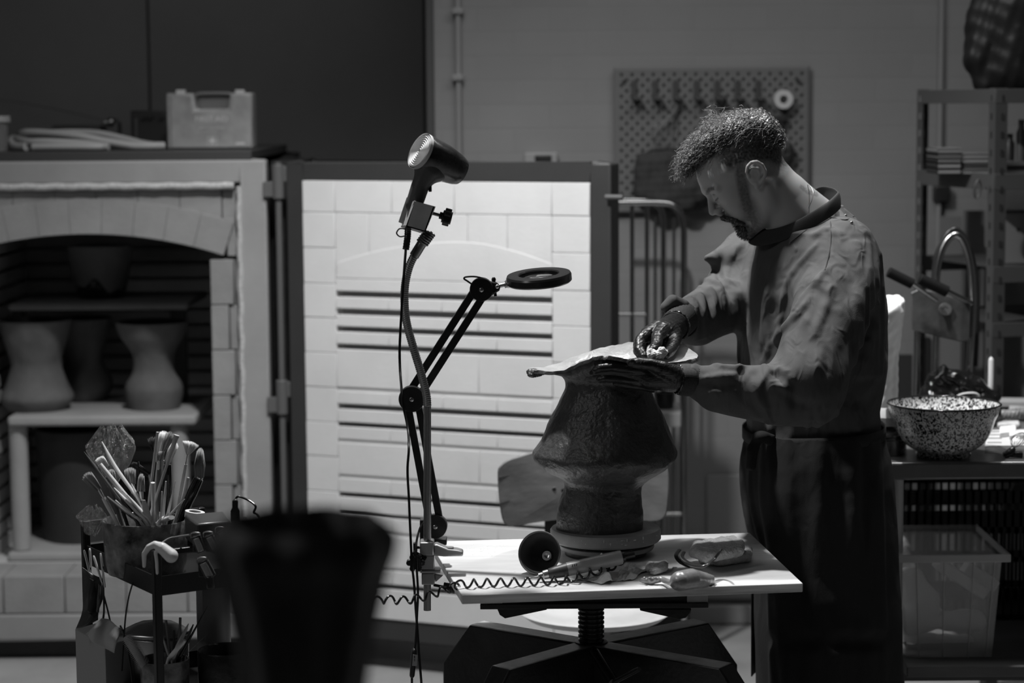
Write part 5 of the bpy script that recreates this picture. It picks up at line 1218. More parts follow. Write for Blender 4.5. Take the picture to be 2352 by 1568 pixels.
# spring clamps along the rail
M_plate = mat('clamp_plate', .42, .3, .6); CG = 'spring clamps on the trolley rail'
def clampx(x0, y0, x1, y1, Y, label, w_=.011):
    a = W(x0, y0, Y); b = W(x1, y1, Y); t = thing('spring_clamp', label, 'clamp', (b.x, b.y, b.z), group=CG); d = (b-a).normalized()
    obj('clamp_arm', MB().bar(a+V((0, .004, 0)), b+V((0, .004, 0)), w_*1.6, .010, up=(0, 1, 0)), M_bp, t, bevel=.002)
    obj('metal_plate', MB().bar(a.lerp(b, .12)+V((0, -.0022, 0)), a.lerp(b, .93)+V((0, -.0022, 0)), w_, .002, up=(0, 1, 0)), M_plate, t, bevel=.0005)
    obj('plate_line', MB().bar(a.lerp(b, .25)+V((0, -.0034, 0)), a.lerp(b, .85)+V((0, -.0034, 0)), w_*.5, .0006, up=(0, 1, 0)), mat('clamp_plate_inner', .3, .4, .5), t)
    obj('wire_loop', MB().tube(cr([a+V((-.009, .0, -.004)), a+V((-.008, 0, .006)), a+V((.008, 0, .006)), a+V((.010, 0, -.003))], 4), .0012, 8), M_fer, t)
    obj('jaw', MB().bar(a+V((0, .02, -.004)), a+V((0, .02, -.035)), w_*1.5, .012, up=(0, 1, 0)), M_bp, t, bevel=.002)
clampx(449, 1231, 463, 1268, 4.08, 'leftmost spring clamp on the rail, label plate facing out')
clampx(478, 1229, 494, 1262, 4.09, 'second spring clamp from the trolley corner on the rail')
clampx(505, 1218, 522, 1246, 4.12, 'spring clamp right of the other two, half blurred')
clampx(464, 1288, 484, 1326, 4.07, 'long spring clamp hanging below the tray rim', .013)
obj('clamp_handle', MB().bar(W(481, 1322, 4.07), W(484, 1352, 4.07), .014, .012, up=(0, 1, 0)), M_bp, [o for o in bpy.data.objects if o.get('label', '').startswith('long spring clamp')][0], bevel=.003)
# pale plastic hook over the trolley corner
F = Field(W(318, 1330, 4.08)-V((0, .04, 0)), W(420, 1230, 4.08)+V((0, .05, 0)), .0018)
YH = 4.085
F.chain([W(331, 1300, YH-.004), W(331, 1272, YH-.006), W(342, 1256, YH-.006), W(356, 1250, YH-.006), W(372, 1258, YH-.008), W(393, 1276, YH-.012)], [.0035, .005, .006, .007, .011, .0135], .008)
F.chain([W(357, 1268, YH-.014), W(360, 1290, YH-.014), W(361, 1316, YH-.014)], [.0035, .0035, .003], .004)
F.cap(cB+V((0, -.0, -.05)), cB+V((0, 0, ZT-.003)), .0118, k=.001, op='sub')
fobj('plastic_hook', F, mat('pale_nylon', .6, .35), label='pale plastic shoehorn shaped piece hooked over the trolley corner', cat='hook', smooth=2)
# wire from the clamps behind the pot
obj('thin_cable', MB().tube(cr([W(358, 1258, 4.12), W(385, 1238, 4.14), W(410, 1232, 4.14), W(436, 1228, 4.10)], 6), .002, 8), mat('grey_cable', .2, .3), label='thin grey cable running from the plastic hook to the clamps', cat='cable')
# ---- pegs, masks and straps hanging at the left side ----
HYl = 4.22
def peg(x0, y0, x1, y1, Y, label, r=.0045):
    a = W(x0, y0, Y); b = W(x1, y1, Y); return obj('wooden_peg', MB().tube(cr([a, a.lerp(b, .1), a.lerp(b, .5), b], 4), [r*.6, r, r, r*.85], 12, flat=.5), M_wd, label=label, cat='peg', group='pegs clipped on the trolley side')
peg(193, 1263, 212, 1338, 4.29, 'leftmost pale peg on the trolley side, leaning outward')
peg(206, 1259, 209, 1302, 4.31, 'short upright pale peg with a small loop second from the left')
peg(215, 1276, 234, 1336, 4.24, 'pale leaning peg third from the left')
peg(231, 1270, 241, 1348, 4.20, 'narrow pale peg nearest the brush pot')
def sheet(name, L_, R__, Y, m, label, cat, wav=.008, parent=None, n=16, th=.001):
    rows = []
    for i in range(n+1):
        v = i/n; a = cr([W(*p, Y) for p in L_], 8); b = cr([W(*p, Y) for p in R__], 8); p = a[int(v*(len(a)-1))]; q = b[int(v*(len(b)-1))]
        rows.append([p.lerp(q, j/n)+V((0, -wav*math.sin(math.pi*j/n)+wav*.4*math.sin(v*9+j*.3), 0)) for j in range(n+1)])
    return obj(name, MB().grid(rows), m, parent, label=label, cat=cat, solid=th, angle=180)
o = sheet('foil_pouch', [(188, 1302), (192, 1345), (190, 1400), (174, 1444)], [(232, 1325), (236, 1370), (228, 1400), (224, 1424)], 4.26, mat('dark_pouch', .05, .35), 'dark printed foil pouch pegged to the trolley side', 'pouch', .010)
for (x0, y0, x1, y1, v_) in ((206, 1328, 220, 1404, .02), (226, 1340, 231, 1402, .10)):
    sheet('printed_panel', [(x0, y0), (x0-2, (y0+y1)/2), (x0-5, y1)], [(x1, y0+4), (x1, (y0+y1)/2), (x1-4, y1+4)], 4.248, mat('panel_%d' % (v_*100), v_, .4), None, None, .004, o)
def strap(pts, label, r=.0022, Y=4.2): return obj('elastic_strap', MB().tube(cr([W(x, y, Y) for x, y in pts], 6), r, 8, flat=.6), M_bp, label=label, cat='strap')
strap([(236, 1300), (238, 1360), (239, 1400), (236, 1428)], 'straight black elastic strap hanging above the paper mask', .0035)
strap([(238, 1365), (246, 1395), (253, 1425)], 'short black strap slanting down from the straight one', .003)
strap([(308, 1330), (296, 1370), (288, 1420), (284, 1480), (280, 1540)], 'long black strap curving down inside the trolley', .0028)
strap([(276, 1436), (284, 1452), (292, 1480), (300, 1530), (304, 1566)], 'thin black strap falling from the paper mask eyelet', .003)
M_paper = mat('mask_paper', .36, .8, bump=(25, .1))
sheet('paper_mask', [(196, 1458), (204, 1462), (222, 1480), (262, 1500)], [(234, 1418), (250, 1424), (270, 1436), (281, 1444)], 4.185, M_paper, 'pale paper mask hanging on a strap at the trolley side', 'mask', .014)
t = thing('glove_box', 'pale cardboard box with small print on the lower trolley tray', 'box', V((W(215, 1520, 4.3).x, 4.3, F2)))
zt_ = W(200, 1452, 4.33).z; a = W(176, 1520, 4.33); b = W(240, 1520, 4.22); c = W(300, 1520, 4.29)
q = MB(); q.prism([(W(174, 1500, 4.36).x, 4.36), (W(238, 1500, 4.20).x, 4.215), (W(306, 1500, 4.27).x, 4.29), (W(236, 1500, 4.4).x, 4.43)], (0, 0, F2+.0003), (1, 0, 0), (0, 1, 0), (0, 0, 1), zt_-F2)
obj('carton', q, mat('carton_pale', .30, .7), t, bevel=.0015)
pa = V((W(174, 1500, 4.36).x, 4.36, 0)); pb_ = V((W(238, 1500, 4.20).x, 4.215, 0)); ex_ = (pb_-pa).normalized(); ny = ex_.cross(V((0, 0, 1)))
Rt = Matrix((ex_, V((0, 0, 1)), ny)).transposed()
pp_ = pa.lerp(pb_, .5)+ny*.0006; text('print', 'Reusable Air Fit Gloves', (pp_.x+.004, pp_.y, W(205, 1484, 4.29).z), .0068, mat('print_grey', .08, .6), t, .0002, R=Rt)
# stacked dark packs under it at tray height already hidden; metal tin
t = thing('metal_tin', 'rounded metal tin with a domed lid on the lower trolley tray', 'tin', V((W(360, 1480, 4.33).x, 4.33, F2)))
zc_ = W(360, 1450, 4.33).z; ct = (W(358, 1480, 4.33).x, 4.33, F2)
obj('tin_body', MB().lathe([(.001, .0004), (.060, .0004), (.066, .01), (.070, zc_-F2-.004), (.001, zc_-F2-.004)], ct, 8, ex=.8), mat('tin_metal', .42, .32, .9, nz=(8, .2)), t, bevel=.006)
obj('tin_lid', MB().lathe([(.073, zc_-F2-.006), (.073, zc_-F2+.002), (.040, zc_-F2+.018), (.001, zc_-F2+.024)], ct, 8, ex=.8), mat('tin_metal', .42, .32, .9, nz=(8, .2)), t, bevel=.003)
# small tool pot with picks
tp_c = V((W(372, 1540, 4.16).x, 4.185, F2)); hz2 = W(372, 1512, 4.185).z-F2; tr2 = .046
obj('tool_pot', MB().lathe([(.001, .0003), (tr2*.92, .0003), (tr2, .02), (tr2*1.05, hz2), (tr2*.98, hz2), (tr2*.9, .006), (.001, .006)], tp_c, 44, wob=lambda a, z: .03*math.cos(3*a)+.02*math.cos(2*a+1)), M_glz, label='small mottled pot of metal tools on the lower trolley tray', cat='pot', angle=60)
TG = 'metal tools standing in the small lower pot'
def pick(tx, ty, bx, Y, r, m, label, flat=1):
    a = W(tx, ty, Y); b = W(bx, 1515, Y); hd_ = V((b.x-tp_c.x, b.y-tp_c.y, 0))
    if hd_.length > tr2*.7: hd_ = hd_.normalized()*tr2*.7
    b = V((tp_c.x+hd_.x, tp_c.y+hd_.y, b.z)); e = b+(b-a).normalized()*.05; h2 = V((e.x-tp_c.x, e.y-tp_c.y, 0))
    if h2.length > tr2*.75: h2 = h2.normalized()*tr2*.75
    e = V((tp_c.x+h2.x, tp_c.y+h2.y, F2+.012))
    return obj('metal_tool', MB().tube([a, a.lerp(b, .15), a.lerp(b, .6), b, e], r, 10, flat=flat), m, label=label, cat='tool', group=TG)
M_st = mat('tool_steel', .3, .3, 1)
pick(371, 1454, 392, 4.15, [.0026, .0013, .0025, .0025, .0025], M_st, 'ball tipped tool leaning left, first of the lower picks')
pick(381, 1424, 392, 4.2, [.0028, .0028, .0028, .0028, .0028], mat('tool_grey', .12, .4), 'grey round rod slanting slightly left')
pick(400, 1447, 400, 4.16, [.0025, .0025, .0025, .0025, .0025], M_bp, 'short black rod with a bright tip')
pick(414, 1418, 412, 4.19, [.0027, .0027, .0027, .0027, .0027], mat('tool_grey', .12, .4), 'tall straight grey tube among the picks')
pick(410, 1444, 406, 4.2, [.0006, .0012, .0014, .0015, .0015], M_st, 'thin needle between the grey tubes')
pick(433, 1432, 404, 4.15, [.0008, .0028, .0045, .005, .0045], M_wd2, 'tan handled rasp slanting right')
pick(478, 1390, 418, 4.17, [.0004, .0010, .0026, .004, .004], M_lac, 'long black needle tool leaning far right')
pick(444, 1434, 416, 4.21, [.004, .0085, .0075, .003, .003], mat('spoon_grey', .16, .35), 'grey loop headed spoon shaped tool behind the needle tool', .3)
pick(425, 1470, 396, 4.14, [.003, .0042, .0045, .004, .004], M_wd, 'short pale wooden handle at the front of the small pot')
pick(476, 1456, 424, 4.2, [.0003, .0005, .0005, .001, .001], M_st, 'fine wire crossing behind the needle tool')
# spiral brush
cs2 = MB(); a = W(290, 1462, 4.17); b = W(332, 1528, 4.15); axs = (b-a).normalized(); x_, y_ = frame(axs); Ls = (b-a).length
cs2.tube([a, b], .0085, 12)
for k in range(220):
    tt = k/220; an = k*2.4; q = a.lerp(b, tt); cs2.tube([q, q+(x_*math.cos(an)+y_*math.sin(an))*.0135], [.0005, .0003], 3)
obj('bottle_brush', cs2, mat('grey_bristle', .30, .6), label='small round bottle brush leaning in the lower tray beside the strap', cat='brush', angle=180)
# paper roll on the lower tray, dark pot in front of it
cr_ = V((W(492, 1480, 4.33).x, 4.33, F2)); zr_ = W(492, 1338, 4.33).z
t = thing('paper_roll', 'white paper roll standing at the right end of the lower tray', 'paper roll', cr_)
obj('roll', MB().lathe([(.018, .0003), (.034, .0003), (.034, zr_-F2), (.018, zr_-F2), (.018, .0003)], cr_, 44), mat('roll_paper', .50, .8), t)
obj('loose_sheet', MB().grid([[cr_+V((.0345*math.cos(a), .0345*math.sin(a)-(.0005+.010*max(0, a-5.6)), z)) for a in [4.2+.1*i for i in range(20)]] for z in (.001, (zr_-F2)/2, zr_-F2-.001)]), mat('roll_paper', .50, .8), t, solid=.0006)
pc = V((W(520, 1550, 4.22).x, 4.215, F2)); hp = W(500, 1500, 4.18).z-F2
obj('dark_pot', MB().lathe([(.001, .0003), (.048, .0003), (.053, .02), (.056, hp-.004), (.054, hp), (.050, hp-.003), (.046, .008), (.001, .008)], pc, 48, wob=lambda a, z: .02*math.cos(3*a+1)), mat('dark_glaze', .018, .35, nz=(25, .8), bump=(40, .3)), label='dark glazed pot at the right end of the lower trolley tray', cat='pot', angle=60)
# ---------------- steel bench at the right ----------------
BF, BZ = 4.95, .826
M_bench = mat('bench_steel', .22, .28, .5, nz=(6, .2), bump=(30, .04))
bx0 = W(2022, 1080, BF).x
bench = thing('steel_bench', 'steel topped workbench behind the potter carrying the speckled bowl', 'bench', (1.9, 5.3, 0))
lz = W(2200, 1102, BF).z
obj('bench_top', MB().bb(bx0, 2.6, BF, 5.72, lz, BZ), M_bench, bench, bevel=.006)
for x, y in ((bx0+.045, BF+.04), (2.5, BF+.04), (bx0+.045, 5.66), (2.5, 5.66)):
    obj('leg', MB().cyl((x, y, 0), (x, y, lz), .0165, n=20), mat('bench_leg', .6, .4, .2), bench)
SZ = .335
obj('under_shelf', MB().bb(bx0+.02, 2.55, BF+.02, 5.7, SZ-.03, SZ), mat('under_shelf_grey', .08, .5), bench, bevel=.003)
obj('wooden_board', MB().bb(W(2072, 1540, BF).x, 2.2, BF-.06, 5.34, SZ+.0003, SZ+.026), mat('grey_plank', .16, .7, nz=(8, .25), stretch=(.3, 1, 1)), label='grey wooden board under the clear storage box', cat='board', bevel=.003)
SB = SZ+.0266
def onB(px, py): return WZ(px, py, BZ)
# speckled enamel bowl
q = onB(2166, 1046); bY = q.y; bxc = W(2168, 925, bY).x; s = bY/FP*1.0
M_sp2 = bpy.data.materials.new('speckled_enamel'); M_sp2.use_nodes = True; nt = M_sp2.node_tree; b = nt.nodes['Principled BSDF']
tc = nt.nodes.new('ShaderNodeTexCoord'); mp = nt.nodes.new('ShaderNodeMapping'); mp.inputs['Scale'].default_value = (1, 1, .75); mp.inputs['Rotation'].default_value = (.3, .5, 0)
n1 = nt.nodes.new('ShaderNodeTexNoise'); n1.inputs['Scale'].default_value = 185; n1.inputs['Detail'].default_value = 1.5; n1.inputs['Distortion'].default_value = 1.2
rp = nt.nodes.new('ShaderNodeValToRGB'); rp.color_ramp.elements[0].position = .49; rp.color_ramp.elements[1].position = .54
rp.color_ramp.elements[0].color = (.85, .85, .85, 1); rp.color_ramp.elements[1].color = (.015, .015, .015, 1)
L = nt.links.new; L(tc.outputs['Object'], mp.inputs[0]); L(mp.outputs[0], n1.inputs['Vector']); L(n1.outputs['Fac'], rp.inputs[0]); L(rp.outputs[0], b.inputs['Base Color']); b.inputs['Roughness'].default_value = .16
hR = W(2168, 926, bY).z-BZ; kk = W(2168, 1055, bY).z-BZ
pf = [(62*s, .0003), (64*s, .006), (60*s, .010), (70*s, .016), (92*s, .032), (108*s, .058), (118*s, .088), (125*s, hR-.02), (129*s, hR)]
pf2 = [(float(a), float(c)) for a, c in cr(pf[2:], 5)]
bowl = thing('enamel_bowl', 'large white enamel mixing bowl with black speckles on the steel bench', 'bowl', (bxc, bY, BZ))
obj('bowl_body', MB().lathe([(.001, .004)]+pf[:2]+pf2+[(r-.002, z) for r, z in pf2[::-1]][:-2]+[(.001, .014)], (bxc, bY, BZ), 80), M_sp2, bowl, angle=60)
obj('black_rim', MB().lathe([(129*s-.003, hR-.001), (129*s, hR+.0025), (129*s+.003, hR), (129*s, hR-.0025), (129*s-.003, hR-.001)], (bxc, bY, BZ), 80), mat('rim_black', .01, .15), bowl, angle=180)
# stack of metal lids left of bowl
c = onB(2030, 1040); M_tin = mat('lid_tin', .5, .22, 1, nz=(10, .2))
t = thing('metal_canister', 'ribbed metal canister half hidden between the potter and the bowl', 'canister', (c.x, c.y, BZ)); R_ = 52*c.y/FP
zt = W(2030, 985, c.y).z-BZ
obj('canister_body', MB().lathe([(.001, .0003), (R_, .0003), (R_, zt*.62), (R_*.98, zt*.64), (.001, zt*.64)], (c.x, c.y, BZ), 48), M_tin, t)
obj('ribbed_lid', MB().lathe([(R_*.98, zt*.64), (R_*1.03, zt*.68), (R_*.97, zt*.74), (R_*1.03, zt*.8), (R_*.97, zt*.86), (R_*1.02, zt*.95), (R_*.9, zt), (.001, zt+.012)], (c.x, c.y, BZ), 48), M_tin, t)
t2 = obj('plaster_dome', MB().lathe([(R_*.85, .0), (R_*.8, .02), (R_*.5, .034), (.001, .038)], (c.x, c.y+.0, BZ+zt+.012), 32), mat('white_plaster', .6, .8), label='grey plaster dome sitting on the ribbed canister', cat='mould')
# torn white plaster shell standing behind the potter
c = onB(2000, 1005); Yp = c.y
F = Field(W(1955, 960, Yp)-V((0, .08, 0)), W(2075, 670, Yp)+V((0, .08, 0)), .0028)
for (cxp, a_0, a_1, tops, rr0) in ((2006, -75, -5, 712, .052), (2018, -15, 60, 694, .050)):
    for i in range(15):
        t_ = i/14; a0_ = rad(lerp(a_0, a_1, t_)); base = V((W(cxp, 940, Yp).x, Yp, BZ+.008)); topz = W(2050, tops+16*noise.noise(V((t_*4, cxp, 0))), Yp).z
        P_ = []
        for k in range(9):
            v_ = k/8; r0 = rr0*(.50+.52*v_**.6+.10*math.sin(v_*6+cxp)) if k else rr0*.4
            P_.append(base+V((math.cos(a0_)*r0*.95, math.sin(a0_)*r0, (topz-base.z)*v_)))
        F.chain(P_, [.007]*8+[.0095+.003*noise.noise(V((t_*9, 1, cxp)))], .009)
F.ell(W(2046, 708, Yp-.03), (.016, .014, .018), .012).ell(W(2053, 735, Yp-.03), (.011, .012, .020), .010).ell(W(2040, 750, Yp-.04), (.008, .010, .03), .010); F.wob(.0013, (60, 130), 5)
fobj('plaster_shell', F, mat('white_plaster_shell', .78, .9, nz=(30, .08)), label='torn white plaster shell standing just behind the potter\'s back', cat='plaster piece', smooth=1)
# shiny black bag
c = onB(2200, 948); Yb = 5.52
F = Field((W(2105, 900, Yb).x, Yb-.1, BZ), (W(2300, 830, Yb).x, Yb+.1, W(2200, 825, Yb).z), .0035)
zz = lambda py: W(2200, py, Yb).z
def pt(px, py, dy=0): return W(px, py, Yb)+V((0, dy, 0))
F.chain([pt(2140, 925), pt(2150, 875), pt(2160, 858)], [.035, .028, .016], .02).chain([pt(2165, 862), pt(2200, 880), pt(2240, 900), pt(2275, 915)], [.018, .035, .036, .02], .02).chain([pt(2150, 930), pt(2260, 930)], [.045, .04], .02)
F.cap((W(2130, 900, Yb).x, Yb, BZ+.03), (W(2270, 900, Yb).x, Yb, BZ+.03), .032, k=.02)
F.wob(.0030, (50, 90, 160), 12)
fobj('black_plastic_bag', F, mat('glossy_black_bag', .008, .1, bump=(26, .8)), label='glossy black plastic bag crumpled behind the speckled bowl', cat='bag')
o = MB(); o.tube(cr([pt(2185, 905, -.055), pt(2200, 897, -.06), pt(2225, 895, -.06), pt(2237, 901, -.055), pt(2232, 908, -.055)], 6), .0045, 10, flat=.5)
obj('white_cord_loop', o, mat('white_plaster', .6, .8), label='pale folded strip lying on the black plastic bag', cat='strip')
c = onB(2274, 975); obj('wooden_dowel', MB().lathe([(.001, .0003), (.0068, .0003), (.0068, W(2274, 828, c.y).z-BZ), (.005, W(2274, 822, c.y).z-BZ), (.001, W(2274, 819, c.y).z-BZ)], c, 20), M_wd, label='pale wooden dowel standing upright behind the bowl rim', cat='dowel')
# flat things at the right end
def slab(x0, y0, x1, y1, y2, h0, h, m, name, label, cat, bev=.002, skew=0):
    """footprint: front edge from (x0,y0) to (x1,y1), back edge at y2"""
    a, b = WZ(x0, y0, BZ+h0), WZ(x1, y1, BZ+h0); d = WZ(x0+skew, y2, BZ+h0); e = b+(d-a)
    return obj(name, MB().prism([(p.x, p.y) for p in (a, b, e, d)], (0, 0, BZ+h0+.0004), (1, 0, 0), (0, 1, 0), (0, 0, 1), h), m, label=label, cat=cat, bevel=bev)
M_wp = mat('white_foam', .70, .85)
slab(2262, 1026, 2400, 1024, 990, 0, .003, mat('white_sheet', .62, .5), 'slotted_tray', 'white slotted plastic tray right of the speckled bowl', 'tray', .001, 8)
sl = [o for o in bpy.data.objects if o.name == 'slotted_tray'][0]; mb_ = MB()
for k, py in enumerate((1016, 1006, 998, 991)):
    a = WZ(2268, py, BZ+.0036); b = WZ(2300, py, BZ+.0036); mb_.tube([a, b], .0042, 10, flat=.2)
obj('slots', mb_, M_black, sl)
slab(2296, 1005, 2334, 1001, 990, .0036, .012, M_wp, 'foam_block', 'small white foam block with a notch on the slotted tray', 'foam block')
slab(2318, 1009, 2370, 1006, 998, .004, .010, M_wp, 'foam_block', 'white foam block at the picture edge beside the whisk', 'foam block')
slab(2291, 984, 2342, 984, 976, 0, .012, mat('cream_sponge', .4, .9), 'sponge_bar', 'pale grey bar of sponge behind the foam blocks', 'sponge', .004)
slab(2288, 934, 2420, 936, 924, .0, .014, mat('paper_pad', .45, .7), 'paper_pad', 'pad of pale papers lying at the back of the bench', 'paper pad', .001, -8)
slab(2318, 946, 2420, 948, 938, .0, .008, mat('paper_pad', .45, .7), 'notebook', 'thin pale notebook in front of the paper pad', 'notebook', .001)
F = Field(onB(2290, 975)-V((.02, .06, 0)), onB(2400, 955)+V((.03, .06, .05)), .003); a = onB(2300, 966); b = onB(2380, 966)
F.cap(a+V((0, 0, .017)), b+V((0, 0, .015)), .014, k=.005).wob(.003, (110, 200), 3)
fobj('wrapped_roll', F, mat('film_wrap', .22, .12, bump=(60, .6)), label='roll wrapped in shiny film at the right end of the bench', cat='roll')
# whisk
wk = thing('wire_whisk', 'small wire whisk with a black handle lying at the right end of the bench', 'whisk', onB(2325, 1048))
a = onB(2318, 1052)+V((0, 0, .012)); b = W(2330, 1028, a.y); d_ = (W(2345, 1000, a.y+.02)-b)
obj('handle', MB().tube(cr([a+V((-.012, 0, -.006)), a, a.lerp(b, .6), b], 4), [.006, .010, .008, .004], 14), M_bp, wk)
obj('handle_base', MB().tube([a+V((-.014, 0, -.003)), a+V((.03, .0, -.003))], [.006, .008], 12), M_bp, wk)
for k in range(7):
    an = math.pi*k/7; s_ = V((math.cos(an), math.sin(an), .1))*.017; tip = b+d_*1.25
    obj('wire', MB().tube(cr([b, b+d_*.35+s_*.8, b+d_*.85+s_, tip, b+d_*.85-s_, b+d_*.35-s_*.8, b], 5), .0006, 6), M_fer, wk)
# bundle of loose wires
wr = MB(); 
for k in range(5): wr.tube(cr([onB(2262, 1030+k*3)+V((0, 0, .002)), onB(2285, 1028+k*4)+V((0, 0, .004)), onB(2310, 1034+k*3)+V((0, 0, .0025))], 5), .0008, 6)
obj('cutting_wires', wr, mat('dull_steel', .25, .35, 1), label='thin cutting wires lying on the bench right of the bowl', cat='wire')
# bent tube press behind
TYp = 5.60; M_ch2 = mat('dull_chrome', .38, .25, 1)
pr_ = thing('lever_press', 'bench press with a bent chrome tube, two black grips and a grey plate', 'press', V((W(2190, 900, TYp).x, TYp, BZ)))
pW = lambda x, y, d=0: W(x, y, TYp+d)
arch = cr([pW(2150, 760), pW(2150, 680), pW(2152, 625), pW(2165, 570), pW(2190, 540), pW(2212, 552), pW(2228, 600), pW(2234, 670), pW(2233, 740), pW(2226, 860)], 8)
arch.append(V((arch[-1].x, TYp, BZ+.001)))
obj('bent_tube', MB().tube(arch, .0095, 16), M_ch2, pr_)
obj('hose', MB().tube(cr([pW(2144, 650, .03), pW(2150, 590, .03), pW(2175, 538, .03), pW(2200, 528, .03), pW(2228, 570, .03), pW(2243, 650, .03), pW(2244, 740, .03), pW(2240, 840, .03)], 8), .0065, 12), M_bp, pr_)
obj('grip', MB().tube([pW(2040, 624, -.1), pW(2096, 652, -.1)], .0135, 18), mat('grip_rubber', .006, .7, spec=.15), pr_, bevel=.002)
obj('grip', MB().tube([pW(2112, 640, -.12), pW(2176, 670, -.12)], .0145, 18), mat('grip_rubber', .006, .7, spec=.15), pr_, bevel=.002)
obj('lever', MB().tube([pW(2094, 650, -.1), pW(2150, 690, -.05)], .006, 10).tube([pW(2174, 668, -.12), pW(2230, 696, -.01)], .007, 12), M_ch2, pr_)
pl_ = MB(); pts = [(2092, 672), (2110, 664), (2140, 668), (2222, 690), (2230, 700), (2228, 780), (2210, 786), (2150, 772), (2096, 758)]
vs = [pW(x, y, -.03) for x, y in pts]; pl_.add(vs+[v+V((0, .012, 0)) for v in vs], [tuple(range(9)), tuple(range(9, 18))[::-1]]+[(i, 9+i, 9+(i+1) % 9, (i+1) % 9) for i in range(9)])
o = obj('plate', pl_, mat('press_plate', .085, .35, .3, nz=(18, .4)), pr_, bevel=.003)
c = pW(2171, 710, -.034); obj('bearing_ring', MB().lathe([(.008, -.003), (.016, -.003), (.016, .004), (.008, .004), (.008, -.003)], c, 28, Matrix.Rotation(rad(90), 3, 'X')).lathe([(.001, -.001), (.008, -.001), (.008, .003), (.001, .003)], c, 28, Matrix.Rotation(rad(90), 3, 'X')), mat('hinge_grey', .11, .4), o)
obj('post', MB().cyl(pW(2108, 700, .0), V((pW(2108, 700).x, TYp, BZ+.001)), .009).cyl(pW(2150, 760), V((pW(2150, 700).x, TYp, BZ+.001)), .008), M_ch2, pr_)
# ---- storage box, crate under the bench ----
M_cl = bpy.data.materials.new('frosted_plastic'); M_cl.use_nodes = True; nt = M_cl.node_tree; b = nt.nodes['Principled BSDF']
b.inputs['Base Color'].default_value = (.95, .95, .95, 1); b.inputs['Roughness'].default_value = .3; b.inputs['Alpha'].default_value = .2
def sb(x0, x1, y0, y1, Y): a = W(x0, y0, Y); c = W(x1, y1, Y); return a.x, c.x, c.z, a.z
sx0, sx1 = W(2072, 1400, BF+.0).x, W(2300, 1400, BF).x; sY0, sY1 = BF+.005, 5.29; zl1 = W(2200, 1272, BF).z; SZB = SB+.0005
box = thing('storage_box', 'clear lidded plastic storage box under the steel bench', 'storage box', ((sx0+sx1)/2, 5.12, SZB))
bm_ = MB(); tp = .012
def cor4(i, z): return [V((sx0+i, sY0+i, z)), V((sx1-i, sY0+i, z)), V((sx1-i, sY1-i, z)), V((sx0+i, sY1-i, z))]
o_b, o_t = cor4(tp+.004, SZB), cor4(0, zl1-.014)
bm_.add(o_b+o_t, [(0, 1, 5, 4), (1, 2, 6, 5), (2, 3, 7, 6), (3, 0, 4, 7), (0, 3, 2, 1)])
bb_ = obj('box_body', bm_, M_cl, box, solid=.002, bevel=.006)
rb2 = MB()
for x in (.14, .42, .72, .93): p = o_b[0].lerp(o_b[1], x)+V((0, -.002, 0)); q = o_t[0].lerp(o_t[1], x)+V((0, -.002, 0)); rb2.tube([p, q], .0016, 6)
obj('ribs', rb2, mat('frost_rib', .6, .4), bb_)
lx = W(2317, 1275, BF-.01).x
obj('lid', MB().bb(sx0-.02, sx1+.016, sY0-.014, sY1+.014, zl1-.014, zl1), M_cl, box, bevel=.004)
obj('lid_lip', MB().bb(sx0-.02, sx1+.016, sY0-.016, sY0-.012, zl1-.018, zl1+.001).bb(sx1+.014, sx1+.018, sY0-.016, sY1+.014, zl1-.018, zl1+.001), mat('frost_rib', .6, .4), box, bevel=.002)
M_foam = mat('packing_foam', .85, .9)
z0 = SZB+.004
def bar3(x0, y0, x1, y1, Y, w, h, label, name='wood_offcut', m=M_foam): a, b = W(x0, y0, Y), W(x1, y1, Y); return obj(name, MB().bar(a, b, w, h), m, label=label, cat='offcut', bevel=.004)
bar3(2150, 1290, 2262, 1362, 5.1, .05, .028, 'long pale block slanting down inside the storage box')
bar3(2215, 1300, 2285, 1345, 5.17, .05, .03, 'second pale block slanting at the right inside the storage box')
F = Field((sx0+.01, sY0+.02, z0), (sx1-.015, sY1-.02, zl1-.02), .004)
F.chain([W(2090, 1330, 5.1), W(2120, 1380, 5.08), W(2135, 1400, 5.08)], [.03, .04, .02], .02).chain([W(2085, 1420, 5.07), W(2150, 1425, 5.06), W(2240, 1425, 5.06)], [.04, .022, .026], .02).cap(W(2110, 1470, 5.1), W(2220, 1475, 5.1), .02, .018, k=.015)
F.cap(W(2090, 1480, 5.12), W(2090, 1340, 5.12), .03, k=.02); F.wob(.002, (60, 120), 4)
fobj('packing_paper', F, M_foam, label='crumpled pale packing inside the clear storage box', cat='packing')
M_cr = mat('crate_black', .010, .45)
cx0, cx1, cY0, cY1, cz0, cz1 = W(2050, 1200, 5.36).x, 2.15, 5.36, 5.66, SZ+.0005, W(2200, 1128, 5.36).z
cr_t = thing('black_crate', 'black slatted plastic crate standing behind the clear storage box', 'crate', ((cx0+cx1)/2, 5.5, SZ))
def slat_wall(mb, p0, p1, z0_, z1_, n, th=.004):
    d = p1-p0
    for a, b in ((0, .1), (.3, .35), (.52, .57), (.74, .86), (.91, 1)): mb.bar(V((p0.x, p0.y, lerp(z0_, z1_, (a+b)/2))), V((p1.x, p1.y, lerp(z0_, z1_, (a+b)/2))), th, (z1_-z0_)*(b-a))
    for k in range(n+1): q = p0+d*(k/n); mb.bar(V((q.x, q.y, z0_)), V((q.x, q.y, z1_)), .007, th, up=d.normalized().cross(V((0, 0, 1))))
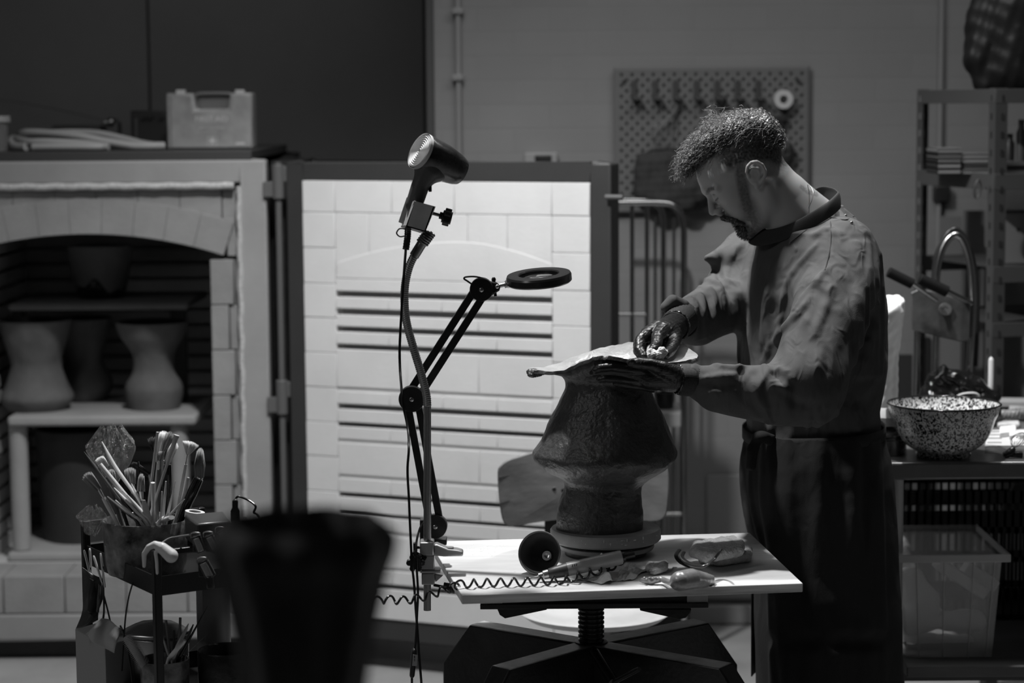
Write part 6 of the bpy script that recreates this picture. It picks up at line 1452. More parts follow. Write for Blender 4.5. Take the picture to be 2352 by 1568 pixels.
for nm, p, q, n in (('front_wall', V((cx0, cY0, 0)), V((cx1, cY0, 0)), 60), ('back_wall', V((cx0, cY1, 0)), V((cx1, cY1, 0)), 60), ('side_wall', V((cx0, cY0, 0)), V((cx0, cY1, 0)), 20), ('side_wall', V((cx1, cY0, 0)), V((cx1, cY1, 0)), 20)):
    mb_ = MB(); slat_wall(mb_, p, q, cz0, cz1, n); obj(nm, mb_, M_cr, cr_t)
obj('crate_floor', MB().bb(cx0, cx1, cY0, cY1, cz0, cz0+.006), M_cr, cr_t)
bl_ = MB(); q = [pW2 for pW2 in (W(2300, 1178, 5.45), W(2330, 1112, 5.45), W(2400, 1105, 5.45), W(2400, 1178, 5.45))]
bl_.add(q+[v+V((0, .02, 0)) for v in q], [(0, 1, 2, 3), (7, 6, 5, 4), (0, 4, 5, 1), (1, 5, 6, 2), (2, 6, 7, 3), (3, 7, 4, 0)])
obj('folded_board', MB().add(bl_.v, bl_.f), mat('grey_board2', .13, .7), label='grey board leaning in the top of the black crate', cat='board')
# ---------------- metal shelving by the wall ----------------
S1, S2 = V((W(2283, 500, 6.0).x, 6.0, 0)), V((W(2104, 500, 6.45).x, 6.45, 0)); sd = (S2-S1).normalized(); fd = V((sd.y, -sd.x, 0)); SL = 1.25
su = thing('metal_shelving', 'tall slotted metal shelving unit at the right behind the bench', 'shelving', S1+fd*.6)
M_sh = mat('shelving_metal', .085, .4, .3); M_shl = mat('shelving_beam', .07, .5)
ztop = W(2283, 202, 6.0).z
for k, p in enumerate((S1, S2, S1+fd*SL, S2+fd*SL)):
    mbp = MB(); sgn = 1 if k in (0, 1) else -1; sg2 = 1 if k in (0, 2) else -1
    mbp.bar(p+fd*sgn*.017, p+fd*sgn*.017+V((0, 0, ztop)), .003, .036, up=fd) if False else None
    a = p; 
    for d1, w_ in ((fd*sgn, .036), (sd*sg2, .036)):
        n_ = d1.cross(V((0, 0, 1))); x0_, x1_ = a, a+d1*w_
        vs = [x0_+n_*.0012, x1_+n_*.0012, x1_-n_*.0012, x0_-n_*.0012]; mbp.add(vs+[v+V((0, 0, ztop)) for v in vs], [(0, 1, 2, 3), (7, 6, 5, 4), (0, 4, 5, 1), (1, 5, 6, 2), (2, 6, 7, 3), (3, 7, 4, 0)])
    o = obj('upright', mbp, M_sh, su)
    hl = MB(); z = .8
    while z < ztop-.02 and k < 2:
        for off, dd in ((fd*sgn*.020, sd*sg2), (sd*sg2*.020, fd*sgn)):
            if off.y > .01 and k == 0: pass
            q = a+off+V((0, 0, z)); nn = V((0, -1, 0)); hl.bar(q+nn*.0022, q+nn*.0022+V((0, 0, .018)), .008, .0008, up=nn)
        z += .05
    if k < 2: obj('slots', hl, M_black if k == 0 else mat('slot_pale', .18, .6), o)
shz = []
for py0, py1 in ((204, 237), (399, 436), (612, 650), (742, 775), (1050, 1085)):
    za = W(2283, py0, 6.0).z; zb2 = W(2283, py1, 6.0).z; zc2 = (za+zb2)/2; h_ = za-zb2; shz.append(za)
    mbb = MB()
    if py0 < 500 or py0 > 1000: mbb.bar(S1+V((0, 0, zc2)), S2+V((0, 0, zc2)), .004, h_)
    mbb.bar(S1+V((0, 0, zc2)), S1+fd*SL+V((0, 0, zc2)), .004, h_); mbb.bar(S2+V((0, 0, zc2)), S2+fd*SL+V((0, 0, zc2)), .004, h_)
    obj('beam', mbb, M_shl, su, bevel=.001)
    if py0 < 500 or py0 > 1000: i0 = 0.0
    else: i0 = .045
    q = [S1+fd*i0+fd*.004+sd*.004, S1+fd*(SL-.004)+sd*.004, S2+fd*(SL-.004)-sd*.004, S2+fd*i0+fd*.004-sd*.004]
    obj('shelf_board', MB().prism([(p.x, p.y) for p in q], (0, 0, za-.012), (1, 0, 0), (0, 1, 0), (0, 0, 1), .008), mat('shelf_board_dark', .05, .7), su)
def onS(i, px, dep): # point on shelf i at image column px
    Y = 6.0+dep; x = W(px, 400, Y).x; return V((x, Y, shz[i]-.0036))
# big black sack on top
a = onS(0, 2290, .26); F = Field((W(2170, 100, 6.26).x, 6.02, a.z), (W(2440, 100, 6.26).x, 6.52, W(2300, -60, 6.26).z), .008)
wS = lambda x, y, d=.26: W(x, y, 6.0+d)
F.chain([wS(2262, 185), wS(2250, 130), wS(2262, 40), wS(2275, -30)], [.035, .05, .052, .04], .03).chain([wS(2330, 150), wS(2330, 20)], [.09, .10], .03).chain([wS(2290, 185), wS(2400, 185)], [.035, .04], .03).chain([wS(2400, 150), wS(2400, 10)], [.07, .08], .03)
F.cap((wS(2265, 180).x, 6.26, a.z+.03), (wS(2420, 180).x, 6.26, a.z+.03), .034, k=.02); F.wob(.003, (28, 60), 8)
fobj('black_sack', F, mat('sack_black', .010, .5, bump=(14, .5)), label='large black sack on top of the metal shelving at the right', cat='sack')
def book(i, x0, x1, dep, h0, h, m, label, grp):
    a = onS(i, x0, dep); b = onS(i, x1, dep); t = thing('book', label, 'book', a+V((0, 0, h0)), group=grp); z = a.z+h0+.0004
    obj('cover', MB().bb(a.x, b.x, a.y, a.y+.15, z, z+.0016).bb(a.x, b.x, a.y, a.y+.15, z+h-.0024, z+h-.0008).bb(a.x, a.x+.0016, a.y, a.y+.15, z, z+h-.0008), m, t)
    obj('pages', MB().bb(a.x+.0017, b.x-.003, a.y+.003, a.y+.147, z+.0016, z+h-.0024), mat('page_grey', .22, .8), t)
    return h0+h
BK = 'books lying flat on the second shelf'
mD, mL = mat('book_dark', .02, .5), mat('book_pale', .2, .6)
h = 0
for th, m, lb_ in ((.016, mD, 'lowest dark book of the left pile on the shelf'), (.016, mD, 'second dark book of the left pile on the shelf'), (.012, mD, 'third book of the left pile, dark with a pale line above'), (.007, mL, 'pale thin book in the left pile'), (.009, mD, 'narrow dark book near the top of the left pile'), (.012, mL, 'pale book topping the left pile')):
    h = book(1, 2151, 2209, .12, h, th, m, lb_, BK)
h = 0
for th, m, lb_ in ((.012, mL, 'pale book at the bottom of the pile beside the upright'), (.010, mD, 'dark book above the pale one beside the upright'), (.009, mD, 'second dark book beside the upright'), (.014, mL, 'grey book in the middle of the pile beside the upright'), (.012, mL, 'grey book topping the pile beside the upright')):
    h = book(1, 2211, 2276, .12, h, th, m, lb_, BK)
for px, hh, v, lb_ in ((2318, .11, .03, 'dark jar on the second shelf right of the upright'), (2344, .15, .09, 'grey bottle at the picture edge on the second shelf')):
    a = onS(1, px, .2); obj('jar', MB().lathe([(.001, .0005), (.013, .0005), (.014, hh*.75), (.008, hh*.85), (.009, hh), (.001, hh)], a, 24), mat('jar_%d' % (v*100), v, .35), label=lb_, cat='jar')
for k in range(3):
    a = onS(1, 2306, .06); a.z += .0004+.012*k; obj('flat_case', MB().bb(a.x, a.x+.09, a.y+.0, a.y+.07, a.z, a.z+.0105), (mL, mD, mat('page_grey', .22, .8))[k], label=('pale', 'dark', 'grey')[k]+' flat case lying at the right edge of the second shelf', cat='case')
a = onS(2, 2313, .12); obj('white_carton', MB().bb(a.x, a.x+.2, a.y+.03, a.y+.2, a.z+.0005, W(2320, 490, 6.12).z), mat('white_carton', .16, .6), label='pale cardboard box on the third shelf at the picture edge', cat='box', bevel=.002)
c = W(2338, 527, 6.149); obj('carton_screw', MB().sph(V((c.x, a.y+.029, c.z)), (.005, .003, .005)), M_bp, [o for o in bpy.data.objects if o.name == 'white_carton'][0])
a = onS(2, 2180, .3)
# carabiner
cb2 = MB(); q = lambda x, y: W(x, y, 6.02); cb2.tube(cr([q(2247, 412), q(2253, 425), q(2250, 445), q(2243, 455), q(2238, 445), q(2240, 425), q(2247, 412)], 5), .0035, 8)
obj('carabiner', cb2, mat('dull_steel', .25, .35, 1), label='metal carabiner hanging from the shelf beam under the books', cat='carabiner')
# pale cards and boards leaning between shelving and wall
def lean(x0, x1, y0, y1, Y, v, name, label, cat, dx=0):
    a, b = W(x0, y0, Y), W(x1, y0, Y); zb2 = .0008 if y1 > 900 else W(x0, y1, Y).z
    return obj(name, MB().add([V((a.x+dx, Y-.04, zb2)), V((b.x+dx, Y-.04, zb2)), V((b.x, Y, b.z)), V((a.x, Y, a.z)), V((a.x+dx, Y-.022, zb2)), V((b.x+dx, Y-.022, zb2)), V((b.x, Y+.018, b.z)), V((a.x, Y+.018, a.z))], [(0, 1, 2, 3), (7, 6, 5, 4), (0, 4, 5, 1), (1, 5, 6, 2), (2, 6, 7, 3), (3, 7, 4, 0)]), mat('card_%d' % int(v*1000), v, .7), label=label, cat=cat)
lean(2163, 2210, 497, 2000, 6.70, .16, 'leaning_board', 'pale board leaning on the wall behind the bent chrome tube', 'board')
lean(2216, 2262, 484, 2000, 6.66, .14, 'leaning_board', 'wider pale board leaning beside the near shelving upright', 'board')
for k, (x0, x1, v) in enumerate(((2112, 2138, .012), (2140, 2158, .10), (2160, 2176, .02), (2178, 2194, .11), (2196, 2210, .012), (2212, 2226, .09), (2230, 2240, .015), (2244, 2256, .06))):
    lean(x0, x1, 775+6*(k % 3), 2000, 6.72-.0*k, v, 'upright_plank', ['dark upright plank nearest the far shelving post', 'pale upright plank left of the glossy bag', 'dark plank above the left end of the glossy bag', 'pale plank behind the middle of the glossy bag', 'black plank right of the pale middle plank', 'grey plank under the press plate', 'narrow black plank under the chrome tube', 'narrow grey plank beside the near upright'][k], 'plank')
o = lean(2060, 2096, 815, 2000, 6.6, .02, 'dark_board', 'dark panel standing left of the far shelving post', 'panel')
a = W(2352, 742, 6.2)

# ---------------- the potter ----------------
BY = 4.80
man = thing('person', 'man in a dark long sleeved smock and apron bending over the tall vase', 'person', V((W(1880, 1500, BY).x, BY, 0)))
HY_ = 4.72; K = HY_/FP*.998; E0 = W(1728, 405, HY_)
ef = V((-.79, 0, -.61)).normalized(); eu = V((-.61, 0, .79)).normalized(); es = V((0, -1, 0))
def H(f, u, s=0): return E0+ef*(f*K)+eu*(u*K)+es*(s*K)
def Hp(x, y, s=0):
    p = W(x, y, HY_); return p+es*(s*K)
RH = [tuple(ef), tuple(eu), tuple(es)]
def he(F, f, u, s, rf, ru, rs, k, op='add'): F.ell(H(f, u, s), (rf*K, ru*K, rs*K), k*K, op, RH)
def hc(F, pts, rs, k, op='add'): F.chain([H(*p) for p in pts], [r*K for r in rs], k*K, op)
HF = Field(Hp(1560, 640)-V((0, .11, 0)), Hp(1925, 255)+V((0, .11, 0)), .0018)
he(HF, 2, 40, 0, 96, 84, 76, 5); he(HF, 52, 48, 0, 55, 56, 60, 24); he(HF, 46, -20, 0, 52, 74, 56, 26)
for q in (1, -1):
    hc(HF, [(5, -35, 52*q), (12, -62, 50*q), (48, -92, 33*q), (84, -96, 12*q)], [18, 17, 15, 14], 18)
    he(HF, 66, 2, 36*q, 22, 20, 18, 26)
    hc(HF, [(103, 39, 6*q), (99, 38, 28*q), (84, 33, 50*q)], [8, 8.5, 7], 12)
he(HF, 80, -90, 0, 20, 18, 22, 12); he(HF, 76, -52, 0, 25, 28, 32, 16)
for q in (1, -1):
    he(HF, 109, 19, 28*q, 14, 11, 17, 10, 'sub'); he(HF, 89, 18, 28*q, 13.5, 11.5, 14.5, 3)
    hc(HF, [(99, 12, 14*q), (101.5, 10, 28*q), (93, 12, 42*q)], [1.6, 2.2, 1.8], 2)
    hc(HF, [(101, 25, 14*q), (101, 28, 28*q), (92, 25, 43*q)], [1.4, 1.6, 1.4], 2, 'sub')
hc(HF, [(102, 27, 0), (113, 8, 0), (121, -8, 0)], [7, 7.5, 9], 8)
for q in (1, -1): he(HF, 111, -15, 10*q, 10, 7.5, 7, 5); he(HF, 112, -23, 7*q, 4, 3, 3, 2, 'sub')
hc(HF, [(113, -20, 0), (104, -30, 0)], [5, 6], 5)
he(HF, 101, -46, 0, 7.5, 5, 18, 5); he(HF, 98.5, -60, 0, 7.5, 6, 16, 5); hc(HF, [(108, -53, 0), (100, -53, 17), ], [1.8, 1.8], 2, 'sub'); hc(HF, [(108, -53, 0), (100, -53, -17)], [1.8, 1.8], 2, 'sub')
he(HF, 95, -72, 0, 5, 4, 16, 6, 'sub')
# ear (near) and far ear, thin shells standing off the head
for q, sg in ((1, 1), (-1, -1)):
    def X(x, y, s): return Hp(x, y, s*sg)
    HF.ell(X(1728, 397, 76), (20*K, 8*K, 27*K), 7*K)
    HF.chain([X(1711, 404, 79), X(1706, 393, 81), (X(1708, 380, 84)), X(1716, 371, 87), X(1728, 369, 89), X(1740, 376, 89), X(1747, 389, 88), X(1747, 402, 86), X(1740, 415, 83), X(1732, 424, 80)], [2.6*K, 3.6*K, 4.2*K, 4.4*K, 4.4*K, 4.4*K, 4.2*K, 4*K, 4*K, 5*K], 2.5*K)
    HF.ell(X(1730, 424, 80), (7*K, 5*K, 8*K), 3*K)
    HF.chain([X(1719, 386, 82), X(1731, 385, 83), X(1737, 396, 83), X(1733, 410, 81)], [2.6*K, 3*K, 3*K, 2.6*K], 3*K)
    HF.ell(X(1723, 401, 91), (8*K, 8*K, 11*K), 3*K, 'sub'); HF.ell(X(1722, 379, 88), (8*K, 4*K, 3*K), 3*K, 'sub')
    HF.ell(X(1711, 403, 80), (4*K, 4*K, 6*K), 3*K)
# neck, nape and the slope into the shoulders
HF.chain([Hp(1768, 425), Hp(1800, 470), Hp(1838, 520), Hp(1870, 600)], [62*K, 63*K, 68*K, 85*K], 22*K)
HF.cap(Hp(1822, 445), Hp(1882, 484), 36*K, 32*K, 25*K); HF.cap(H(-8, -30, 62), Hp(1800, 545, 15), 14*K, 10*K, 14*K)
me_h = HF.mesh('body')
# hidden body: trunk, arms, legs as one surface under the clothes
YN, YF = 4.50, 4.72
sh_n, el_n, wr_n = W(1905, 605, 4.66), W(1848, 880, 4.43), W(1585, 870, 4.385)
sh_f, el_f, wr_f = W(1805, 590, 4.95), W(1672, 690, 4.84), W(1550, 738, 4.60)
BF_ = Field((W(1500, 900, 4.4).x-.02, 4.3, 0), (W(2080, 900, 4.8).x, 5.1, W(1880, 560, BY).z+.06), .0085)
BF_.chain([W(1880, 600, BY), W(1875, 800, BY), W(1870, 1000, BY), W(1885, 1100, BY)], [.10, .10, .11, .11], .05)
BF_.chain([sh_n, el_n, wr_n], [.045, .036, .024], .02).chain([sh_f, el_f, wr_f], [.045, .036, .024], .02).cap(sh_n, sh_f, .055, k=.04)
ft = []
for dy, dx in ((-.09, .0), (.09, .02)):
    hp_ = W(1885, 1120, BY)+V((0, dy, 0)); kn = V((hp_.x-.015+dx, BY+dy, .48)); an_ = V((hp_.x+dx, BY+dy, .085)); ft.append(an_)
    BF_.chain([hp_, kn, an_, an_+V((-.02, 0, -.045)), an_+V((-.15, 0, -.055))], [.085, .058, .038, .035, .026], .02)
me_b = BF_.mesh('body2')
vs_ = [tuple(v.co) for v in me_h.vertices]; n0 = len(vs_); fs_ = [tuple(p.vertices) for p in me_h.polygons]+[tuple(i+n0 for i in p.vertices) for p in me_b.polygons]
vs_ += [tuple(v.co) for v in me_b.vertices]
M_skin = bpy.data.materials.new('skin'); M_skin.use_nodes = True; nt = M_skin.node_tree; b = nt.nodes['Principled BSDF']; L = nt.links.new
at = nt.nodes.new('ShaderNodeAttribute'); at.attribute_name = 'tone'; mx = nt.nodes.new('ShaderNodeMix'); mx.data_type = 'RGBA'
mx.inputs[6].default_value = (.40, .40, .40, 1); mx.inputs[7].default_value = (.022, .022, .022, 1); L(at.outputs['Fac'], mx.inputs[0])
L(mx.outputs[2], b.inputs['Base Color']); b.inputs['Roughness'].default_value = .5; b.inputs['Subsurface Weight'].default_value = .08; b.inputs['Subsurface Scale'].default_value = .01
body = obj('body', MB().add(vs_, fs_), M_skin, man, angle=180)
md = body.modifiers.new('smooth', 'SMOOTH'); md.iterations = 2; md.factor = .4
# stubble, fade, beard shadow, eyebrows and tattoo are real pigment on the skin
def seg(px, py, a, b):
    d = (b[0]-a[0], b[1]-a[1]); L2 = d[0]**2+d[1]**2+1e-9; t = np.clip(((px-a[0])*d[0]+(py-a[1])*d[1])/L2, 0, 1); return np.hypot(px-a[0]-t*d[0], py-a[1]-t*d[1])
co_ = np.array([v.co for v in body.data.vertices]); dxy = co_-np.array(E0); s_ = -dxy[:, 1]/K
px = 1728+dxy[:, 0]/K; py = 405-dxy[:, 2]/K
def stroke(pts, w, v, soft=.5): 
    d = np.min([seg(px, py, pts[i], pts[i+1]) for i in range(len(pts)-1)], 0); return v*np.clip((w-d)/(w*soft), 0, 1)
rs = np.random.RandomState(1); nzv = np.array([noise.noise(V(c)*220) for c in co_])*.5+.5+rs.rand(len(co_))*.25
side = np.abs(s_) > 34
fade = stroke([(1668, 362), (1700, 350), (1760, 345), (1795, 362)], 34, 1, .55); fade = np.maximum(fade, stroke([(1765, 345), (1790, 372)], 40, .85, .8))
ear_m = (np.hypot((px-1728)/28, (py-398)/34) < 1) & (np.abs(s_) > 76)
beard = stroke([(1694, 365), (1694, 400), (1703, 440), (1712, 475)], 17, .75)*side
beard = np.maximum(beard, stroke([(1712, 468), (1726, 500), (1732, 522)], 27, .7, .8)*side); beard = np.maximum(beard, stroke([(1695, 522), (1722, 532)], 19, .9))
mou = stroke([(1657, 501), (1680, 506), (1696, 520)], 7, .9)
H2 = lambda f, u: (lambda p: (1728+(p.x-E0.x)/K, 405-(p.z-E0.z)/K))(H(f, u))
brow = stroke([H2(106, 36), H2(98, 41), H2(84, 36)], 5.5, .75)*((np.abs(s_) > 9) & (np.abs(s_) < 56))
lash = stroke([H2(103, 11), H2(93, 13)], 2.6, .85)*((np.abs(s_) > 14) & (np.abs(s_) < 44))
tat = stroke([(1836, 428), (1850, 440), (1872, 446)], 7, .45)*(nzv > .45)
tone = np.maximum.reduce([fade*(~ear_m), beard*(~ear_m), mou, brow, lash, tat])*np.clip(.55+.5*nzv, 0, 1)
tone = np.clip(tone, 0, 1)
ca = body.data.attributes.new('tone', 'FLOAT', 'POINT'); ca.data.foreach_set('value', tone.astype(np.float32))
# hair: a soft mass plus curls
M_hair = mat('dark_curly_hair', .045, .38, nz=(90, .5), spec=.6); M_strand = mat('hair_strand', .15, .3, spec=.8)
GF = Field(Hp(1535, 430)-V((0, .09, 0)), Hp(1815, 235)+V((0, .09, 0)), .0022)
for x, y, r, sr in ((1766, 314, 36, 60), (1742, 298, 42, 70), (1712, 300, 46, 74), (1682, 306, 46, 72), (1650, 317, 41, 66), (1620, 337, 37, 60), (1597, 355, 26, 44), (1580, 375, 18, 34), (1570, 392, 11, 24)):
    GF.ell(Hp(x, y), (r*K, sr*K, r*K), 10*K)
GF.wob(.0016, (150, 260, 420), 3)
hair = fobj('hair', GF, M_hair, man)
pts_ = [(v.co.copy(), v.normal.copy()) for v in hair.data.vertices if v.normal.y < .5]
sb_ = MB(); rg = random.Random(5)
for k in range(1500):
    p, nn = rg.choice(pts_); L_ = rg.uniform(.012, .030); R_ = rg.uniform(.0015, .0045); tn = rg.uniform(.7, 2.2)
    d = (V((-.8, rg.uniform(-.6, .1), rg.uniform(-.9, .3)))+nn*.35).normalized(); d = (d-nn*d.dot(nn)*.75+nn*.12).normalized(); x_, y_ = frame(d); ph = rg.random()*6.28
    q = [p+nn*.001+d*L_*t+(x_*math.cos(ph+t*tn*6.28)+y_*math.sin(ph+t*tn*6.28))*R_*(.3+.7*t)+V((0, 0, -.25*L_*t*t)) for t in [i/9 for i in range(10)]]
    sb_.tube(q, [.0007, .0006, .0002], 3, cap=False)
for k in range(60):      # stray curls at the crown and over the brow
    if k < 26: p = Hp(rg.uniform(1612, 1668), rg.uniform(262, 288), rg.uniform(-30, 45)); d = V((rg.uniform(-.6, .4), rg.uniform(-.3, .3), 1)).normalized(); R_ = rg.uniform(.005, .011); L_ = rg.uniform(.015, .03)
    else: p = Hp(rg.uniform(1552, 1610), rg.uniform(345, 395), rg.uniform(-20, 40)); d = V((rg.uniform(-.5, .3), rg.uniform(-.3, .3), -1)).normalized(); R_ = rg.uniform(.002, .005); L_ = rg.uniform(.015, .032)
    x_, y_ = frame(d); ph = rg.random()*6.28
    q = [p+d*L_*t+(x_*math.cos(ph+t*7)+y_*math.sin(ph+t*7)-x_*math.cos(ph)-y_*math.sin(ph))*R_ for t in [i/13 for i in range(14)]]
    sb_.tube(q, [.00045, .0004, .00012], 3, cap=False)
obj('curls', sb_, M_strand, hair, angle=180)
mf = Field(Hp(1640, 560)-V((0, .06, 0)), Hp(1750, 480)+V((0, .06, 0)), .0016)
for q in (1, -1):
    mf.chain([H(110, -33, 3*q), H(104, -40, 20*q), H(92, -56, 30*q), H(84, -70, 32*q)], [4.5*K, 6*K, 5.5*K, 4*K], 4*K)
mf.ell(H(89, -88, 0), (18*K, 23*K, 27*K), 6*K, R=RH).ell(H(66, -104, 0), (20*K, 10*K, 26*K), 8*K, R=RH).ell(H(100, -66, 0), (4*K, 5*K, 7*K), 4*K, R=RH); mf.wob(.0008, (400, 700), 2)
bd = fobj('moustache_and_goatee', mf, M_hair, man, smooth=1)
pts_ = [(v.co.copy(), v.normal.copy()) for v in bd.data.vertices]; sb_ = MB()
for k in range(1800):
    p, nn = rg.choice(pts_); d = (V((-.25, rg.uniform(-.4, .4), -.8))+nn*.6).normalized(); sb_.tube([p, p+d*.0022+nn*.0003, p+d*.0042], [.00035, .0003, .0001], 3, cap=False)
obj('beard_hairs', sb_, M_hair, bd, angle=180)
# necklace
obj('neck_chain', MB().tube(cr([Hp(1846, 422, 10), Hp(1856, 426, 30), Hp(1861, 440, 47), Hp(1857, 456, 60), Hp(1848, 474, 68)], 8), .0010, 6), mat('silver_chain', .8, .3, 1), man)
# ---------------- smock ----------------
def cloth(name, v, st=1.0):
    m = mat(name, v, .85, nz=(6, .12), spec=.12); nt = m.node_tree; b = nt.nodes['Principled BSDF']; L = nt.links.new
    tc = nt.nodes.new('ShaderNodeTexCoord'); mp = nt.nodes.new('ShaderNodeMapping'); mp.inputs['Rotation'].default_value = (.2, .5, .3); mp.inputs['Scale'].default_value = (1.6, 1, .8)
    L(tc.outputs['Object'], mp.inputs[0]); prev = None
    for sc, d, s_, ds in ((7, 2, .55*st, .035), (22, 3, .35*st, .012), (420, 2, .12, .002)):
        n = nt.nodes.new('ShaderNodeTexNoise'); n.inputs['Scale'].default_value = sc; n.inputs['Detail'].default_value = d; n.inputs['Distortion'].default_value = 1.2 if sc < 100 else 0
        if sc < 100: n.noise_type = 'RIDGED_MULTIFRACTAL'
        L(mp.outputs[0], n.inputs['Vector']); bp = nt.nodes.new('ShaderNodeBump'); bp.inputs['Strength'].default_value = s_; bp.inputs['Distance'].default_value = ds
        L(n.outputs['Fac'], bp.inputs['Height'])
        if prev: L(prev.outputs[0], bp.inputs['Normal'])
        prev = bp
    L(prev.outputs[0], b.inputs['Normal']); return m
M_smk = cloth('smock_cotton', .086); M_col = mat('collar_band', .03, .8, bump=(500, .06))
def rows_(tab, cy, ex=0):
    R = []
    for y, xl_, xr3, b_ in tab:
        a = W(xl_, y, cy); c = W(xr3, y, cy); R.append((a.z, (a.x+c.x)/2, cy, (c.x-a.x)/2+ex, b_))
    return sorted(R)
tab = [(476, 1850, 1938, .06), (492, 1800, 1955, .10), (508, 1768, 1970, .14), (525, 1752, 1983, .18), (560, 1738, 2003, .20), (600, 1726, 2017, .205), (680, 1713, 2028, .205), (760, 1703, 2033, .20), (840, 1698, 2035, .195), (880, 1702, 2027, .19), (940, 1712, 2018, .185), (985, 1717, 2018, .18), (1010, 1715, 2022, .18)]
SF = Field((W(1490, 900, 4.5).x, 4.26, W(1800, 1012, BY).z), (W(2060, 700, BY).x+.01, 5.10, W(1880, 440, BY).z), .0034)
SF.loft(rows_(tab, BY), .01)
SF.chain([W(1900, 540, 4.72), W(1930, 575, 4.66), W(1928, 650, 4.60), W(1900, 740, 4.53), W(1868, 830, 4.47), W(1850, 885, 4.44)], [.045, .070, .078, .078, .076, .074], .05)
SF.chain([W(1850, 886, 4.44), W(1790, 905, 4.42), W(1720, 901, 4.405), W(1650, 892, 4.395), W(1596, 874, 4.39)], [.076, .063, .056, .050, .033], .03)
SF.chain([W(1800, 545, 4.95), W(1740, 590, 4.93), W(1690, 660, 4.88)], [.08, .075, .062], .03)
SF.chain([W(1690, 668, 4.88), W(1650, 705, 4.80), W(1600, 735, 4.72), W(1562, 742, 4.635)], [.062, .062, .056, .038], .025)
SF.cap(W(1700, 590, 4.90), W(1624, 592, 4.84), .045, .007, .03)
SF.chain([W(1530, 706, 4.615), W(1545, 694, 4.62), W(1570, 702, 4.63), W(1590, 735, 4.63)], [.012, .014, .014, .012], .012)
SF.wob(.0016, (22, 38), 7)
def fr(pts, r, k=.014): SF.fold(pts, r*.85, k*.6)
def cs3(pts, r, k=.012): SF.fold(pts, r, k, op='sub')
fr([(1879, 560), (1848, 596), (1824, 625), (1807, 662), (1799, 700), (1791, 752)], .0085); fr([(1905, 612), (1869, 658), (1832, 705), (1808, 752)], .0095)
fr([(1866, 672), (1848, 706), (1811, 745), (1779, 778), (1756, 828)], .011); fr([(1912, 660), (1890, 720), (1866, 780)], .008, .02)
fr([(1750, 830), (1763, 858), (1775, 893)], .009); fr([(1786, 845), (1806, 858), (1822, 872)], .009); fr([(1778, 868), (1797, 890), (1813, 910)], .008)
fr([(1711, 925), (1725, 945), (1748, 957)], .009); fr([(1576, 884), (1636, 868), (1700, 860)], .0085, .012); fr([(1580, 862), (1592, 845), (1606, 832)], .008)
fr([(1640, 838), (1680, 846), (1712, 842)], .008, .015); fr([(1725, 868), (1735, 900), (1760, 935)], .008)
fr([(1764, 660), (1757, 720), (1752, 800)], .010, .02); fr([(1782, 600), (1770, 640), (1764, 700)], .009, .02)
fr([(1732, 545), (1716, 620), (1706, 700), (1700, 800), (1700, 850)], .009, .02); fr([(1870, 540), (1900, 528), (1930, 540)], .008, .02)
fr([(1848, 505), (1810, 530), (1795, 560)], .006, .02)
for L3, r in (([(1618, 600), (1644, 640), (1664, 698)], .008), ([(1592, 640), (1612, 668), (1616, 730)], .0075), ([(1628, 660), (1640, 690), (1640, 735)], .0075), ([(1700, 560), (1672, 600), (1664, 660)], .009), ([(1560, 672), (1590, 690), (1600, 740)], .007), ([(1655, 640), (1690, 655), (1700, 690)], .008), ([(1580, 650), (1620, 642), (1660, 655)], .008)): fr(L3, r*.85, .022)
cs3([(1718, 838), (1703, 856), (1700, 888), (1708, 925)], .007, .008); cs3([(1770, 850), (1790, 868), (1800, 886)], .006, .008)
cs3([(1775, 690), (1770, 740), (1766, 800)], .006, .014); cs3([(1600, 655), (1626, 680), (1630, 725)], .006, .008); cs3([(1640, 615), (1665, 650), (1685, 690)], .007, .009)
cs3([(1590, 872), (1650, 885), (1690, 884)], .005, .012); cs3([(1800, 900), (1830, 925), (1870, 935)], .005, .014)
rg = random.Random(9)
for k in range(9):
    x = rg.uniform(1740, 2000); fr([(x, 930), (x+rg.uniform(-12, 12), 960), (x+rg.uniform(-8, 8), 992)], .006, .016)
for k in range(6):
    x = 1960+12*k; fr([(x, 560), (x+6, 700), (x+2, 860)], .005, .03)
# open cuffs
SF.cap(W(1540, 735, 4.57), W(1570, 740, 4.62), .030, k=.004, op='sub'); SF.cap(W(1566, 872, 4.385), W(1592, 873, 4.388), .026, k=.004, op='sub')
smock = fobj('smock', SF, M_smk, man, smooth=2)
# seam lines
def seam(pts, m=M_col, r=.0011, F=None, Y=(4.2, 5.2)):
    q = [(F or SF).hit(a, b, *Y) for a, b in cr([(float(a), float(b)) for a, b in pts], 5)]; q = [p for p in q if p is not None]
    runs = [[q[0]]]
    for a_, b_ in zip(q, q[1:]):
        if (a_-b_).length < .035: runs[-1].append(b_)
        else: runs.append([b_])
    mb = MB()
    for r_ in runs:
        if len(r_) > 1: mb.tube([p+V((0, -.0006, .0004)) for p in r_], r, 6)
    return mb
try:
    obj('shoulder_seam', seam([(1812, 560), (1850, 530), (1880, 512), (1908, 500), (1940, 505), (1962, 497)]), M_col, smock)
    obj('sleeve_seam', seam([(1903, 470), (1907, 500), (1908, 560), (1895, 620)]), M_col, smock)
except Exception as ex: print('seam', ex)
